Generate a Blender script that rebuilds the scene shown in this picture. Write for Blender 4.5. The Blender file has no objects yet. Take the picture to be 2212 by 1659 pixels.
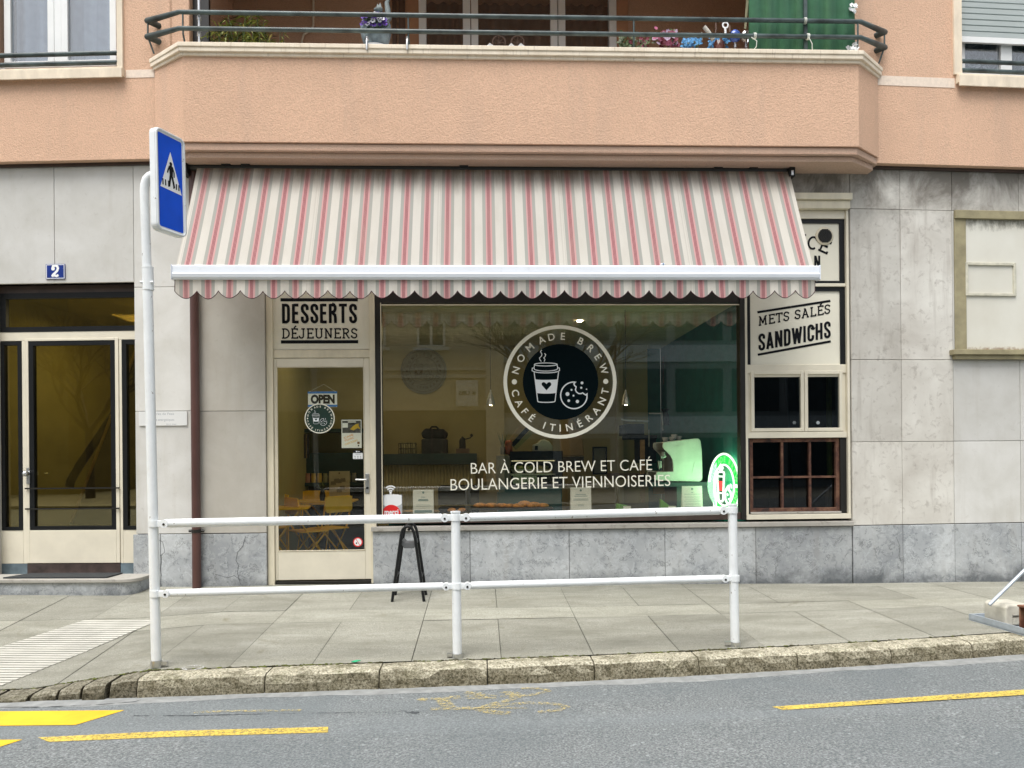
import bpy, bmesh, math, random
from math import sin, cos, pi, radians as RAD
from mathutils import Vector, Matrix
random.seed(7)
SC = bpy.context.scene
COL = SC.collection

# ------------------------------------------------------------------ camera, sky, sun, exposure
FPX, PCX, PCY = 1661.0, 1106.0, 985.0          # focal length / principal point on a 2212 px wide frame
YAW, ROLL = RAD(2.3), RAD(0.5)
CAM = Vector((0.0, -7.9, 1.5))
FW = Vector((sin(YAW), cos(YAW), 0)); RT = Vector((cos(YAW), -sin(YAW), 0)); UP = Vector((0, 0, 1))
cam = bpy.data.cameras.new("street_camera")
camo = bpy.data.objects.new("street_camera", cam); COL.objects.link(camo)
cxv = RT * cos(ROLL) - UP * sin(ROLL); cyv = RT * sin(ROLL) + UP * cos(ROLL)
m = Matrix.Identity(4)
for i in range(3):
    m[i][0] = cxv[i]; m[i][1] = cyv[i]; m[i][2] = -FW[i]; m[i][3] = CAM[i]
camo.matrix_world = m
cam.sensor_width = 36.0; cam.sensor_fit = 'HORIZONTAL'
cam.lens = 36.0 * FPX / 2212.0
cam.shift_y = (PCY - 829.5) / 2212.0
cam.clip_start = 0.05; cam.clip_end = 600.0
SC.camera = camo

SUN_EL, SUN_AZ = RAD(66), RAD(208)             # azimuth measured from +y clockwise: behind the camera, to the left
W = bpy.data.worlds.new("World"); SC.world = W; W.use_nodes = True
nt = W.node_tree; nt.nodes.clear()
sky = nt.nodes.new("ShaderNodeTexSky"); sky.sky_type = 'NISHITA'; sky.sun_disc = False
sky.sun_elevation = SUN_EL; sky.sun_rotation = SUN_AZ
sky.dust_density = 4.0; sky.air_density = 1.0; sky.ozone_density = 1.0
hs = nt.nodes.new("ShaderNodeHueSaturation"); hs.inputs['Saturation'].default_value = 0.26
bg = nt.nodes.new("ShaderNodeBackground"); bg.inputs['Strength'].default_value = 0.11
wo = nt.nodes.new("ShaderNodeOutputWorld")
nt.links.new(sky.outputs[0], hs.inputs['Color']); nt.links.new(hs.outputs[0], bg.inputs['Color'])
nt.links.new(bg.outputs[0], wo.inputs['Surface'])
sl = bpy.data.lights.new("sun", 'SUN'); sl.energy = 1.5; sl.angle = RAD(38); sl.color = (1.0, 0.975, 0.93)
so = bpy.data.objects.new("sun", sl); COL.objects.link(so)
sd = Vector((sin(SUN_AZ) * cos(SUN_EL), cos(SUN_AZ) * cos(SUN_EL), sin(SUN_EL)))
so.rotation_euler = sd.to_track_quat('Z', 'Y').to_euler()
SC.view_settings.view_transform = 'Standard'; SC.view_settings.look = 'None'
SC.view_settings.exposure = 0.95; SC.view_settings.gamma = 1.0
SC.render.engine = 'CYCLES'
SC.cycles.max_bounces = 8; SC.cycles.transparent_max_bounces = 16
SC.cycles.use_denoising = True
SC.cycles.caustics_reflective = False; SC.cycles.caustics_refractive = False

# ------------------------------------------------------------------ surveying helpers: a sight line met with a known plane
def sight(px, py):
    x = (px - PCX) / FPX; y = -(py - PCY) / FPX
    c, s = cos(ROLL), sin(ROLL)
    x, y = c * x + s * y, -s * x + c * y
    return FW + RT * x + UP * y
def S(px, py, out=0.0):                         # shop front plane y = -out -> (x, z)
    d = sight(px, py); t = (-out - CAM.y) / d.y; p = CAM + d * t
    return p.x, p.z
def P3(px, py, y):
    d = sight(px, py); t = (y - CAM.y) / d.y
    return CAM + d * t
LA, RA = RAD(4.0), RAD(3.0)
OL, OR_ = Vector((-2.9, 0, 0)), Vector((3.88, 0, 0))
ML = Matrix(((cos(LA), sin(LA), 0, OL.x), (-sin(LA), cos(LA), 0, OL.y), (0, 0, 1, 0), (0, 0, 0, 1)))   # local x along wall, y inward
MR = Matrix(((cos(RA), -sin(RA), 0, OR_.x), (sin(RA), cos(RA), 0, OR_.y), (0, 0, 1, 0), (0, 0, 0, 1)))
def _pl(M, px, py, out):
    n = -(M.to_3x3() @ Vector((0, 1, 0))); o = M.translation + n * out
    d = sight(px, py); t = (o - CAM).dot(n) / d.dot(n); p = CAM + d * t
    q = M.inverted() @ p
    return q.x, q.z
def L(px, py, out=0.0): return _pl(ML, px, py, out)
def R(px, py, out=0.0): return _pl(MR, px, py, out)

# ------------------------------------------------------------------ mesh builder
class MB:
    def __init__(s, M=None): s.v = []; s.f = []; s.mi = []; s.sm = []; s.M = M
    def add(s, vs, fs, m=0, smooth=False, M=None):
        b = len(s.v)
        for p in vs:
            p = Vector(p)
            if M is not None: p = M @ p
            if s.M is not None: p = s.M @ p
            s.v.append(p)
        for f in fs:
            s.f.append([b + i for i in f]); s.mi.append(m); s.sm.append(smooth)
        return s
    def box(s, x0, x1, y0, y1, z0, z1, m=0, M=None):
        if x0 > x1: x0, x1 = x1, x0
        if y0 > y1: y0, y1 = y1, y0
        if z0 > z1: z0, z1 = z1, z0
        return s.add([(x0,y0,z0),(x1,y0,z0),(x1,y1,z0),(x0,y1,z0),(x0,y0,z1),(x1,y0,z1),(x1,y1,z1),(x0,y1,z1)],
              [(0,3,2,1),(4,5,6,7),(0,1,5,4),(1,2,6,5),(2,3,7,6),(3,0,4,7)], m, False, M)
    def prism(s, poly, y0, y1, m=0, M=None, smooth=False):       # (x, z) outline run along y
        n = len(poly)
        a = sum(poly[i][0]*poly[(i+1)%n][1]-poly[(i+1)%n][0]*poly[i][1] for i in range(n))
        if a < 0: poly = poly[::-1]
        vs = [(x, y0, z) for x, z in poly] + [(x, y1, z) for x, z in poly]
        s.add(vs, [tuple(range(n)), tuple(range(2*n-1, n-1, -1))], m, False, M)
        b = len(s.v) - 2*n
        for i in range(n):
            j = (i+1) % n
            s.f.append([b+i, b+n+i, b+n+j, b+j]); s.mi.append(m); s.sm.append(smooth)
        return s
    def slab(s, poly, z0, z1, m=0, M=None):                      # (x, y) outline run along z
        n = len(poly)
        a = sum(poly[i][0]*poly[(i+1)%n][1]-poly[(i+1)%n][0]*poly[i][1] for i in range(n))
        if a < 0: poly = poly[::-1]
        vs = [(x, y, z0) for x, y in poly] + [(x, y, z1) for x, y in poly]
        fs = [tuple(range(n-1, -1, -1)), tuple(range(n, 2*n))] + [(i, (i+1)%n, n+(i+1)%n, n+i) for i in range(n)]
        return s.add(vs, fs, m, False, M)
    def tube(s, pts, r, seg=12, m=0, closed=False, M=None, cap=True, r2=None):
        pts = [Vector(p) for p in pts]; n = len(pts); vs = []; fs = []
        t0 = (pts[1]-pts[0]).normalized()
        ref = Vector((0,0,1)) if abs(t0.z) < .9 else Vector((1,0,0))
        nrm = t0.cross(ref).normalized()
        for i, p in enumerate(pts):
            if closed: t = (pts[(i+1)%n]-pts[i-1]).normalized()
            elif i == 0: t = t0
            elif i == n-1: t = (pts[-1]-pts[-2]).normalized()
            else:
                t = ((pts[i+1]-p).normalized()+(p-pts[i-1]).normalized())
                t = t.normalized() if t.length > 1e-6 else t0
            nrm = (nrm - t*nrm.dot(t)).normalized(); bn = t.cross(nrm)
            rr = r[i] if isinstance(r, (list, tuple)) else r
            k = 1.0
            if 0 < i < n-1 and not closed:
                cosang = max(.35, (pts[i+1]-p).normalized().dot(t)); k = 1.0/cosang
            for j in range(seg):
                a = 2*pi*j/seg
                vs.append(p + (nrm*cos(a) + bn*sin(a))*rr*(k if k < 1.6 else 1.6))
        for i in range(n if closed else n-1):
            for j in range(seg):
                a = i*seg+j; b = i*seg+(j+1)%seg; i2 = (i+1)%n
                fs.append((a, b, i2*seg+(j+1)%seg, i2*seg+j))
        s.add(vs, fs, m, True, M)
        if cap and not closed:
            s.add([vs[j] for j in range(seg-1,-1,-1)], [tuple(range(seg))], m, False, M)
            s.add(vs[(n-1)*seg:], [tuple(range(seg))], m, False, M)
        return s
    def lathe(s, prof, c=(0,0,0), seg=20, m=0, M=None, smooth=True, sy=1.0):
        vs = []; fs = []; n = len(prof)
        for r, z in prof:
            for j in range(seg):
                a = 2*pi*j/seg; vs.append((c[0]+r*cos(a), c[1]+r*sin(a)*sy, c[2]+z))
        for i in range(n-1):
            for j in range(seg):
                fs.append((i*seg+j, i*seg+(j+1)%seg, (i+1)*seg+(j+1)%seg, (i+1)*seg+j))
        s.add(vs, fs, m, smooth, M)
        if prof[0][0] > 1e-4: s.add([vs[j] for j in range(seg-1,-1,-1)], [tuple(range(seg))], m, False, M)
        if prof[-1][0] > 1e-4: s.add(vs[(n-1)*seg:], [tuple(range(seg))], m, False, M)
        return s
    def blob(s, c, rx, ry, rz, m=0, seg=12, rings=7, jit=0.0, M=None, rnd=random):
        vs = []; fs = []
        for i in range(rings+1):
            th = pi*i/rings
            for j in range(seg):
                a = 2*pi*j/seg; k = 1+rnd.uniform(-jit, jit) if 0 < i < rings else 1
                vs.append((c[0]+rx*sin(th)*cos(a)*k, c[1]+ry*sin(th)*sin(a)*k, c[2]-rz*cos(th)*k))
        for i in range(rings):
            for j in range(seg):
                fs.append((i*seg+j, i*seg+(j+1)%seg, (i+1)*seg+(j+1)%seg, (i+1)*seg+j))
        return s.add(vs, fs, m, True, M)
    def build(s, name, mats, parent=None, bevel=0.0, segs=2, weld=True):
        if not isinstance(mats, (list, tuple)): mats = [mats]
        off = Vector((0,0,0))
        p = parent
        while p is not None: off += p.location; p = p.parent
        me = bpy.data.meshes.new(name)
        me.from_pydata([tuple(v-off) for v in s.v], [], s.f)
        for mt in mats: me.materials.append(mt)
        me.polygons.foreach_set('material_index', s.mi)
        me.polygons.foreach_set('use_smooth', s.sm)
        me.update(); me.validate()
        o = bpy.data.objects.new(name, me); COL.objects.link(o)
        if parent is not None: o.parent = parent
        if bevel > 0:
            b = o.modifiers.new('bevel', 'BEVEL'); b.width = bevel; b.segments = segs; b.limit_method = 'ANGLE'; b.angle_limit = RAD(50)
        return o

def thing(name, label, cat, loc=(0,0,0), group=None):
    o = bpy.data.objects.new(name, None); COL.objects.link(o); o.location = loc
    o.empty_display_size = 0.1
    return tag(o, label, cat, group)
def tag(o, label, cat, group=None):
    o['label'] = label; o['category'] = cat
    if group: o['group'] = group
    return o
def struct(o, kind='structure'): o['kind'] = kind; return o
def dup(root, loc, rz=0.0, label=None, group=None):
    r = root.copy(); COL.objects.link(r); r.location = loc; r.rotation_euler = (0, 0, rz)
    if label: r['label'] = label
    if group: r['group'] = group
    for ch in list(root.children):
        c = ch.copy(); COL.objects.link(c); c.parent = r
        for g in list(ch.children):
            d = g.copy(); COL.objects.link(d); d.parent = c
    return r

# ------------------------------------------------------------------ lettering
_tc = {}
def glyphs(txt, bold=0.0):
    k = (txt, bold)
    if k in _tc: return _tc[k]
    cu = bpy.data.curves.new('t', 'FONT'); cu.body = txt; cu.size = 1.0; cu.offset = bold; cu.resolution_u = 4; cu.fill_mode = 'FRONT'
    ob = bpy.data.objects.new('t', cu); COL.objects.link(ob)
    dg = bpy.context.evaluated_depsgraph_get(); dg.update()
    me = bpy.data.meshes.new_from_object(ob.evaluated_get(dg))
    vs = [tuple(v.co) for v in me.vertices]; fs = [tuple(p.vertices) for p in me.polygons]
    bpy.data.objects.remove(ob); bpy.data.curves.remove(cu); bpy.data.meshes.remove(me)
    if vs:
        xs = [v[0] for v in vs]; ys = [v[1] for v in vs]; bb = (min(xs), max(xs), min(ys), max(ys))
    else: bb = (0, .3, 0, .7)
    _tc[k] = (vs, fs, bb)
    return _tc[k]
def frame(o, xdir, zdir):                       # 2-D (x, y) drawing plane placed in the world; local z = outward
    x = Vector(xdir).normalized(); y = Vector(zdir).normalized(); n = x.cross(y)
    M = Matrix.Identity(4)
    for i in range(3): M[i][0] = x[i]; M[i][1] = y[i]; M[i][2] = n[i]; M[i][3] = o[i]
    return M
def text(mb, txt, M, w=None, h=None, cx=0.0, cy=0.0, m=0, bold=0.0, rot=0.0, shear=0.0, caps=True):
    vs, fs, bb = glyphs(txt, bold)
    gw = bb[1]-bb[0]; gh = bb[3]-bb[2]
    if caps: _, _, hb = glyphs('H', bold); y0, y1 = hb[2], hb[3]
    else: y0, y1 = bb[2], bb[3]
    sy = (h/(y1-y0)) if h else w/gw
    sx = (w/gw) if w else sy
    c, s_ = cos(rot), sin(rot); out = []
    for v in vs:
        x = (v[0]-(bb[0]+bb[1])/2)*sx; y = (v[1]-(y0+y1)/2)*sy; y += x*shear
        out.append((cx+c*x-s_*y, cy+s_*x+c*y, 0))
    mb.add(out, fs, m, False, M)
def strip(mb, pts, w, M, m=0, z=0.0, closed=False):               # mitred ribbon, no overlaps inside one stroke
    n = len(pts); vs = []; fs = []
    P = [Vector((p[0], p[1])) for p in pts]
    if not closed:
        for i in range(1, n-1):
            a, b = (P[i]-P[i-1]).normalized(), (P[i+1]-P[i]).normalized()
            if a.dot(b) < -.2:                                # hairpin: two plain strokes that meet
                strip(mb, [tuple(p) for p in P[:i]]+[tuple(P[i]+a*w*.25)], w, M, m, z); strip(mb, [tuple(P[i]-b*w*.25)]+[tuple(p) for p in P[i+1:]], w, M, m, z+.00012); return
    for i in range(n):
        a = P[i]-P[i-1] if (i > 0 or closed) else P[1]-P[0]
        b = P[(i+1)%n]-P[i] if (i < n-1 or closed) else P[i]-P[i-1]
        a = a.normalized(); b = b.normalized(); t = (a+b)
        t = t.normalized() if t.length > 1e-4 else a
        k = 1/max(.45, t.dot(b)); nn = Vector((-t.y, t.x))*w/2*k
        vs += [(P[i].x+nn.x, P[i].y+nn.y, z), (P[i].x-nn.x, P[i].y-nn.y, z)]
    for i in range(n if closed else n-1):
        j = (i+1) % n
        fs.append((2*i, 2*i+1, 2*j+1, 2*j))
    mb.add(vs, fs, m, False, M)
def disc(mb, cx, cy, r, M, m=0, z=0.0, seg=24, r0=0.0):
    if r0 <= 0:
        mb.add([(cx+r*cos(2*pi*i/seg), cy+r*sin(2*pi*i/seg), z) for i in range(seg)], [tuple(range(seg))], m, False, M)
    else:
        vs = [(cx+q*cos(2*pi*i/seg), cy+q*sin(2*pi*i/seg), z) for q in (r0, r) for i in range(seg)]
        mb.add(vs, [(i, seg+i, seg+(i+1)%seg, (i+1)%seg) for i in range(seg)], m, False, M)
def poly(mb, pts, M, m=0, z=0.0):
    n = len(pts)
    a = sum(pts[i][0]*pts[(i+1)%n][1]-pts[(i+1)%n][0]*pts[i][1] for i in range(n))
    if a < 0: pts = pts[::-1]
    mb.add([(p[0], p[1], z) for p in pts], [tuple(range(n))], m, False, M)
def arc(cx, cy, r, a0, a1, n=10, ry=None):
    ry = r if ry is None else ry
    return [(cx+r*cos(RAD(a0+(a1-a0)*i/n)), cy+ry*sin(RAD(a0+(a1-a0)*i/n))) for i in range(n+1)]
# stroke alphabets on a 1-high cell: thin slab-serif (width w) and tall condensed
def _serif(x, y, d=.13): return [(x-d, y), (x+d, y)]
SLAB = {
 'D': (.72, [[(.16,0),(.16,1)], [(.02,1),(.3,1)]+arc(.3,.5,.38,88,-88,12,.5)+[(.02,0)]]),
 'E': (.62, [[(.14,0),(.14,1)], [(.02,1),(.58,1),(.58,.84)], [(.02,0),(.6,0),(.6,.17)], [(.14,.52),(.45,.52)], [(.45,.42),(.45,.62)]]),
 'J': (.55, [[(.2,1),(.52,1)], [(.38,1)]+arc(.2,.2,.18,0,-180,10,.2)+[(.03,.26)]]),
 'U': (.74, [[(.14,1)]+arc(.38,.26,.24,180,360,10,.26)+[(.62,1)], _serif(.14,1), _serif(.62,1)]),
 'N': (.76, [[(.15,0),(.15,1)], [(.15,1),(.62,0)], [(.62,0),(.62,1)], _serif(.15,0), [(.02,1),(.16,1)], _serif(.62,1)]),
 'R': (.7, [[(.15,0),(.15,1)], [(.02,1),(.36,1)]+arc(.36,.76,.22,88,-88,8,.24)+[(.15,.52)], [(.34,.52),(.6,0)], _serif(.15,0), [(.56,0),(.7,0)]]),
 'S': (.56, [[(.5,.8)]+arc(.28,.76,.22,20,230,10,.24)+[(.28,.5)]+arc(.28,.25,.23,50,-170,10,.25)+[(.04,.2)], [(.5,.76),(.5,.96)], [(.04,.06),(.04,.28)]]),
 'M': (.92, [[(.16,0),(.2,1)], [(.2,1),(.46,.2),(.72,1)], [(.72,1),(.76,0)], _serif(.16,0), _serif(.76,0), [(.06,1),(.21,1)], [(.71,1),(.86,1)]]),
 'T': (.66, [[(.33,0),(.33,1)], [(.03,.8),(.03,1),(.63,1),(.63,.8)], _serif(.33,0)]),
 'A': (.76, [[(.12,0),(.38,1),(.64,0)], [(.22,.34),(.54,.34)], _serif(.12,0,.11), _serif(.64,0,.11), [(.24,1),(.4,1)]]),
 'L': (.6, [[(.15,0),(.15,1)], [(.02,0),(.56,0),(.56,.2)], _serif(.15,1)]),
 'C': (.66, [[(.58,.78)]+arc(.36,.5,.3,48,312,14,.5), [(.58,.74),(.58,.98)]]),
 'I': (.3, [[(.15,0),(.15,1)], _serif(.15,0), _serif(.15,1)]),
 ' ': (.34, [])}
CND = {
 'D': (.40, [[(.07,.06),(.07,.94)]+[(.22,.94)]+arc(.2,.78,.13,70,0,4,.16)+arc(.2,.22,.13,0,-70,4,.16)+[(.22,.06),(.0,.06)]]),
 'E': (.34, [[(.07,0),(.07,1)], [(.07,.94),(.33,.94)], [(.07,.52),(.31,.52)], [(.07,.06),(.34,.06)]]),
 'S': (.38, [[(.33,.68),(.33,.78)]+arc(.2,.80,.13,0,180,8,.14)+[(.07,.74),(.1,.62),(.3,.38),(.33,.26)]+arc(.2,.20,.13,0,-180,8,.14)+[(.07,.22),(.07,.34)]]),
 'R': (.40, [[(.07,0),(.07,1)], [(.07,.94),(.2,.94)]+arc(.2,.78,.13,80,-80,8,.2)+[(.07,.54)], [(.2,.52),(.31,.42),(.33,.3),(.34,0)]]),
 'T': (.42, [[(.21,0),(.21,.94)], [(.0,.94),(.42,.94)]]),
 'A': (.44, [[(.06,0),(.22,.97),(.38,0)], [(.12,.25),(.32,.25)]]),
 'N': (.44, [[(.07,0),(.07,1)], [(.09,.97),(.35,.03)], [(.37,0),(.37,1)]]),
 'W': (.60, [[(.05,1),(.17,.04),(.30,.9),(.43,.04),(.55,1)]]),
 'I': (.15, [[(.07,0),(.07,1)]]),
 'C': (.40, [[(.33,.66),(.33,.8)]+arc(.2,.80,.13,0,180,8,.14)+arc(.2,.20,.13,180,360,8,.14)+[(.33,.34)]]),
 'H': (.42, [[(.07,0),(.07,1)], [(.07,.5),(.35,.5)], [(.35,0),(.35,1)]]),
 ' ': (.2, [])}
def strokes(mb, txt, alpha, M, cx, cy, w, h, sw, m=0, gap=.1, shear=0.0, rot=0.0):
    base = {'É': 'E', 'À': 'A'}
    tot = sum(alpha[base.get(c, c)][0] for c in txt)+gap*(len(txt)-1); x = 0.0; k = 0; sc = w/tot
    for c in txt:
        g = alpha[base.get(c, c)]; st = list(g[1])
        if c == 'É': st.append([(g[0]*.45, 1.12), (g[0]*.45+.2, 1.34)])
        for s_ in st:
            q = []
            for p in s_:
                X = (x+p[0])*sc-w/2; Y = (p[1]-.5)*h; Y += X*shear
                q.append((cx+cos(rot)*X-sin(rot)*Y, cy+sin(rot)*X+cos(rot)*Y))
            strip(mb, q, sw, M, m, 0.0002*(k % 7)); k += 1
        x += g[0]+gap

# ------------------------------------------------------------------ materials
def new_mat(name):
    mt = bpy.data.materials.new(name); mt.use_nodes = True; n = mt.node_tree.nodes
    return mt, mt.node_tree, n.get('Principled BSDF')
def nd(t, typ, **kw):
    n = t.nodes.new(typ)
    for k, v in kw.items():
        if k.startswith('i_'):
            key = k[2:].replace('_', ' ')
            n.inputs[key].default_value = v
        else: setattr(n, k, v)
    return n
def ramp(t, fac, stops, interp='LINEAR'):
    r = t.nodes.new('ShaderNodeValToRGB'); r.color_ramp.interpolation = interp
    el = r.color_ramp.elements
    while len(el) < len(stops): el.new(0.5)
    for e, (p, c) in zip(el, stops): e.position = p; e.color = (*c, 1) if len(c) == 3 else c
    t.links.new(fac, r.inputs[0]); return r
def mixc(t, fac, a, b, mode='MIX'):
    n = t.nodes.new('ShaderNodeMix'); n.data_type = 'RGBA'; n.blend_type = mode
    for k, v in ((0, fac), (6, a), (7, b)):
        if hasattr(v, 'is_linked') or hasattr(v, 'links'): t.links.new(v, n.inputs[k])
        else: n.inputs[k].default_value = v if k == 0 else ((*v, 1) if len(v) == 3 else v)
    return n.outputs[2]
def coords(t, sc=(1,1,1)):
    c = t.nodes.new('ShaderNodeTexCoord'); mp = t.nodes.new('ShaderNodeMapping'); mp.inputs['Scale'].default_value = sc
    t.links.new(c.outputs['Object'], mp.inputs[0]); return mp.outputs[0]
def noise(t, vec, scale, detail=4, rough=.55, dist=0.0):
    n = nd(t, 'ShaderNodeTexNoise', i_Scale=scale, i_Detail=detail, i_Roughness=rough, i_Distortion=dist)
    t.links.new(vec, n.inputs['Vector']); return n.outputs['Fac']
def bump(t, b, h, strength=.3, dist=.01):
    n = nd(t, 'ShaderNodeBump', i_Strength=strength, i_Distance=dist)
    t.links.new(h, n.inputs['Height']); t.links.new(n.outputs[0], b.inputs['Normal'])
def plain(name, col, rough=.5, metal=0.0, var=.12, vs=6.0, bmp=0.0, bs=60.0, spec=.5, sc=(1,1,1), coat=0.0):
    mt, t, b = new_mat(name); v = coords(t, sc)
    f = noise(t, v, vs, 5)
    d = tuple(max(0, c*(1-var)) for c in col); l = tuple(min(1, c*(1+var)) for c in col)
    r = ramp(t, f, [(.3, d), (.7, l)]); t.links.new(r.outputs[0], b.inputs['Base Color'])
    rr = nd(t, 'ShaderNodeMapRange'); t.links.new(noise(t, v, vs*3, 3), rr.inputs[0])
    rr.inputs['To Min'].default_value = max(.02, rough-.08); rr.inputs['To Max'].default_value = min(1, rough+.08)
    t.links.new(rr.outputs[0], b.inputs['Roughness'])
    b.inputs['Metallic'].default_value = metal; b.inputs['Specular IOR Level'].default_value = spec
    if coat: b.inputs['Coat Weight'].default_value = coat
    if bmp: bump(t, b, noise(t, v, bs, 4), bmp, .004)
    return mt
def emit(name, col, st):
    mt, t, b = new_mat(name); t.nodes.remove(b)
    e = nd(t, 'ShaderNodeEmission', i_Strength=st); e.inputs['Color'].default_value = (*col, 1)
    t.links.new(e.outputs[0], t.nodes['Material Output'].inputs[0]); return mt
def glass(name, tint=(.8,.86,.8), refl=.10, edge=.7, rough=0.0, gl=(1,1,1), wav=0.0):
    mt, t, b = new_mat(name); t.nodes.remove(b)
    tr = nd(t, 'ShaderNodeBsdfTransparent'); tr.inputs[0].default_value = (*tint, 1)
    g = nd(t, 'ShaderNodeBsdfGlossy'); g.inputs['Roughness'].default_value = rough; g.inputs['Color'].default_value = (*gl, 1)
    if wav:
        bp = nd(t, 'ShaderNodeBump', i_Strength=wav, i_Distance=.02); v = coords(t)
        t.links.new(noise(t, v, 3.0, 2), bp.inputs['Height']); t.links.new(bp.outputs[0], g.inputs['Normal'])
    lw = nd(t, 'ShaderNodeLayerWeight', i_Blend=.5); pw = nd(t, 'ShaderNodeMath', operation='POWER'); pw.inputs[1].default_value = 4.0
    t.links.new(lw.outputs['Facing'], pw.inputs[0])
    mr = nd(t, 'ShaderNodeMapRange'); mr.inputs['To Min'].default_value = refl; mr.inputs['To Max'].default_value = edge
    t.links.new(pw.outputs[0], mr.inputs[0])
    mx = nd(t, 'ShaderNodeMixShader'); t.links.new(mr.outputs[0], mx.inputs[0]); t.links.new(tr.outputs[0], mx.inputs[1]); t.links.new(g.outputs[0], mx.inputs[2])
    t.links.new(mx.outputs[0], t.nodes['Material Output'].inputs[0]); return mt
def m_stucco(name='salmon_roughcast', base=(.72,.475,.335)):
    mt, t, b = new_mat(name); v = coords(t); vs = coords(t, (2.2,2.2,.28))
    g = noise(t, v, 75, 3, .6); big = noise(t, v, 1.3, 5, .6); st = noise(t, vs, 1.6, 4, .6)
    k = lambda s: tuple(c*s for c in base)
    c1 = ramp(t, g, [(.34, k(.86)), (.55, k(1.01)), (.72, k(1.10))]).outputs[0]
    c2 = mixc(t, ramp(t, big, [(.35,(0,0,0)),(.75,(.55,.55,.55))]).outputs[0], c1, k(.80))
    c3 = mixc(t, ramp(t, st, [(.52,(0,0,0)),(.78,(.38,.38,.38))]).outputs[0], c2, (.48,.35,.275))
    t.links.new(c3, b.inputs['Base Color']); b.inputs['Roughness'].default_value = .92; b.inputs['Specular IOR Level'].default_value = .2
    bump(t, b, g, .75, .012); return mt
def m_stone(name, c0, c1, spots, rnd=.12, rough=.75, stain=(.30,.27,.22), stv=.3, vein=0.0, spot_lo=.62, soot_shade=False, splash=False):
    mt, t, b = new_mat(name); v = coords(t); geo = nd(t, 'ShaderNodeNewGeometry')
    f = noise(t, v, 1.7, 6, .62, .4); f2 = noise(t, v, 14, 5, .65, .6); f3 = noise(t, coords(t, (5,5,.55)), 1.3, 5, .65)
    c = ramp(t, f, [(.3, c0), (.68, c1)]).outputs[0]
    c = mixc(t, ramp(t, f2, [(spot_lo,(0,0,0)),(spot_lo+.16,(.55,.55,.55))]).outputs[0], c, spots)
    c = mixc(t, ramp(t, f3, [(.55,(0,0,0)),(.82,(stv,)*3)]).outputs[0], c, stain)
    if vein:
        w = noise(t, v, 7.0, 9, .7, .5)
        r = ramp(t, w, [(.42,(0,0,0)),(.455,(vein*.8,)*3),(.47,(0,0,0))]); c = mixc(t, r.outputs[0], c, (.62,.66,.68))
        w2 = noise(t, v, 9.0, 9, .72, .6)
        r2 = ramp(t, w2, [(.565,(0,0,0)),(.582,(vein*1.3,)*3),(.60,(0,0,0))]); c = mixc(t, r2.outputs[0], c, (.055,.06,.062))
    if splash:                                                # mud and soot splashed up from the pavement, ragged upper edge
        sz = t.nodes.new('ShaderNodeSeparateXYZ'); t.links.new(v, sz.inputs[0]); mz = nd(t, 'ShaderNodeMapRange'); t.links.new(sz.outputs[2], mz.inputs[0]); mz.inputs['From Min'].default_value = .52; mz.inputs['From Max'].default_value = .12
        ms = nd(t, 'ShaderNodeMath', operation='MULTIPLY'); t.links.new(mz.outputs[0], ms.inputs[0]); t.links.new(noise(t, coords(t,(1,1,1)), 3.2, 8, .75, .4), ms.inputs[1])
        c = mixc(t, ramp(t, ms.outputs[0], [(.26,(0,0,0)),(.50,(.8,.8,.8))]).outputs[0], c, (.085,.095,.105))
    if soot_shade:                                                  # old soot in blotches, plus painted shade thickening up towards the overhang
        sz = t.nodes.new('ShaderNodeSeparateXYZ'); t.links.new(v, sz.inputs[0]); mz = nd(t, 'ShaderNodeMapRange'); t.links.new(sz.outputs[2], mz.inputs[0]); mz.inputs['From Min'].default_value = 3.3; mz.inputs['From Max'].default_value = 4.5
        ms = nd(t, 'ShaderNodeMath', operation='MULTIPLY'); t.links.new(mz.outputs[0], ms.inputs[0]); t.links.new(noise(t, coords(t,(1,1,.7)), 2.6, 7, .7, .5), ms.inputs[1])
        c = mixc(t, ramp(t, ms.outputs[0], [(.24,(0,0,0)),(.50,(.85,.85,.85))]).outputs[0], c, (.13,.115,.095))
    mr = nd(t, 'ShaderNodeMapRange'); t.links.new(geo.outputs['Random Per Island'], mr.inputs[0])
    mr.inputs['To Min'].default_value = 1-rnd; mr.inputs['To Max'].default_value = 1+rnd*.5
    cm = t.nodes.new('ShaderNodeCombineColor'); [t.links.new(mr.outputs[0], cm.inputs[i]) for i in range(3)]
    c = mixc(t, 1.0, c, cm.outputs[0], 'MULTIPLY')
    t.links.new(c, b.inputs['Base Color']); b.inputs['Roughness'].default_value = rough; b.inputs['Specular IOR Level'].default_value = .35
    bump(t, b, noise(t, v, 60, 5), .18, .004); return mt
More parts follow.
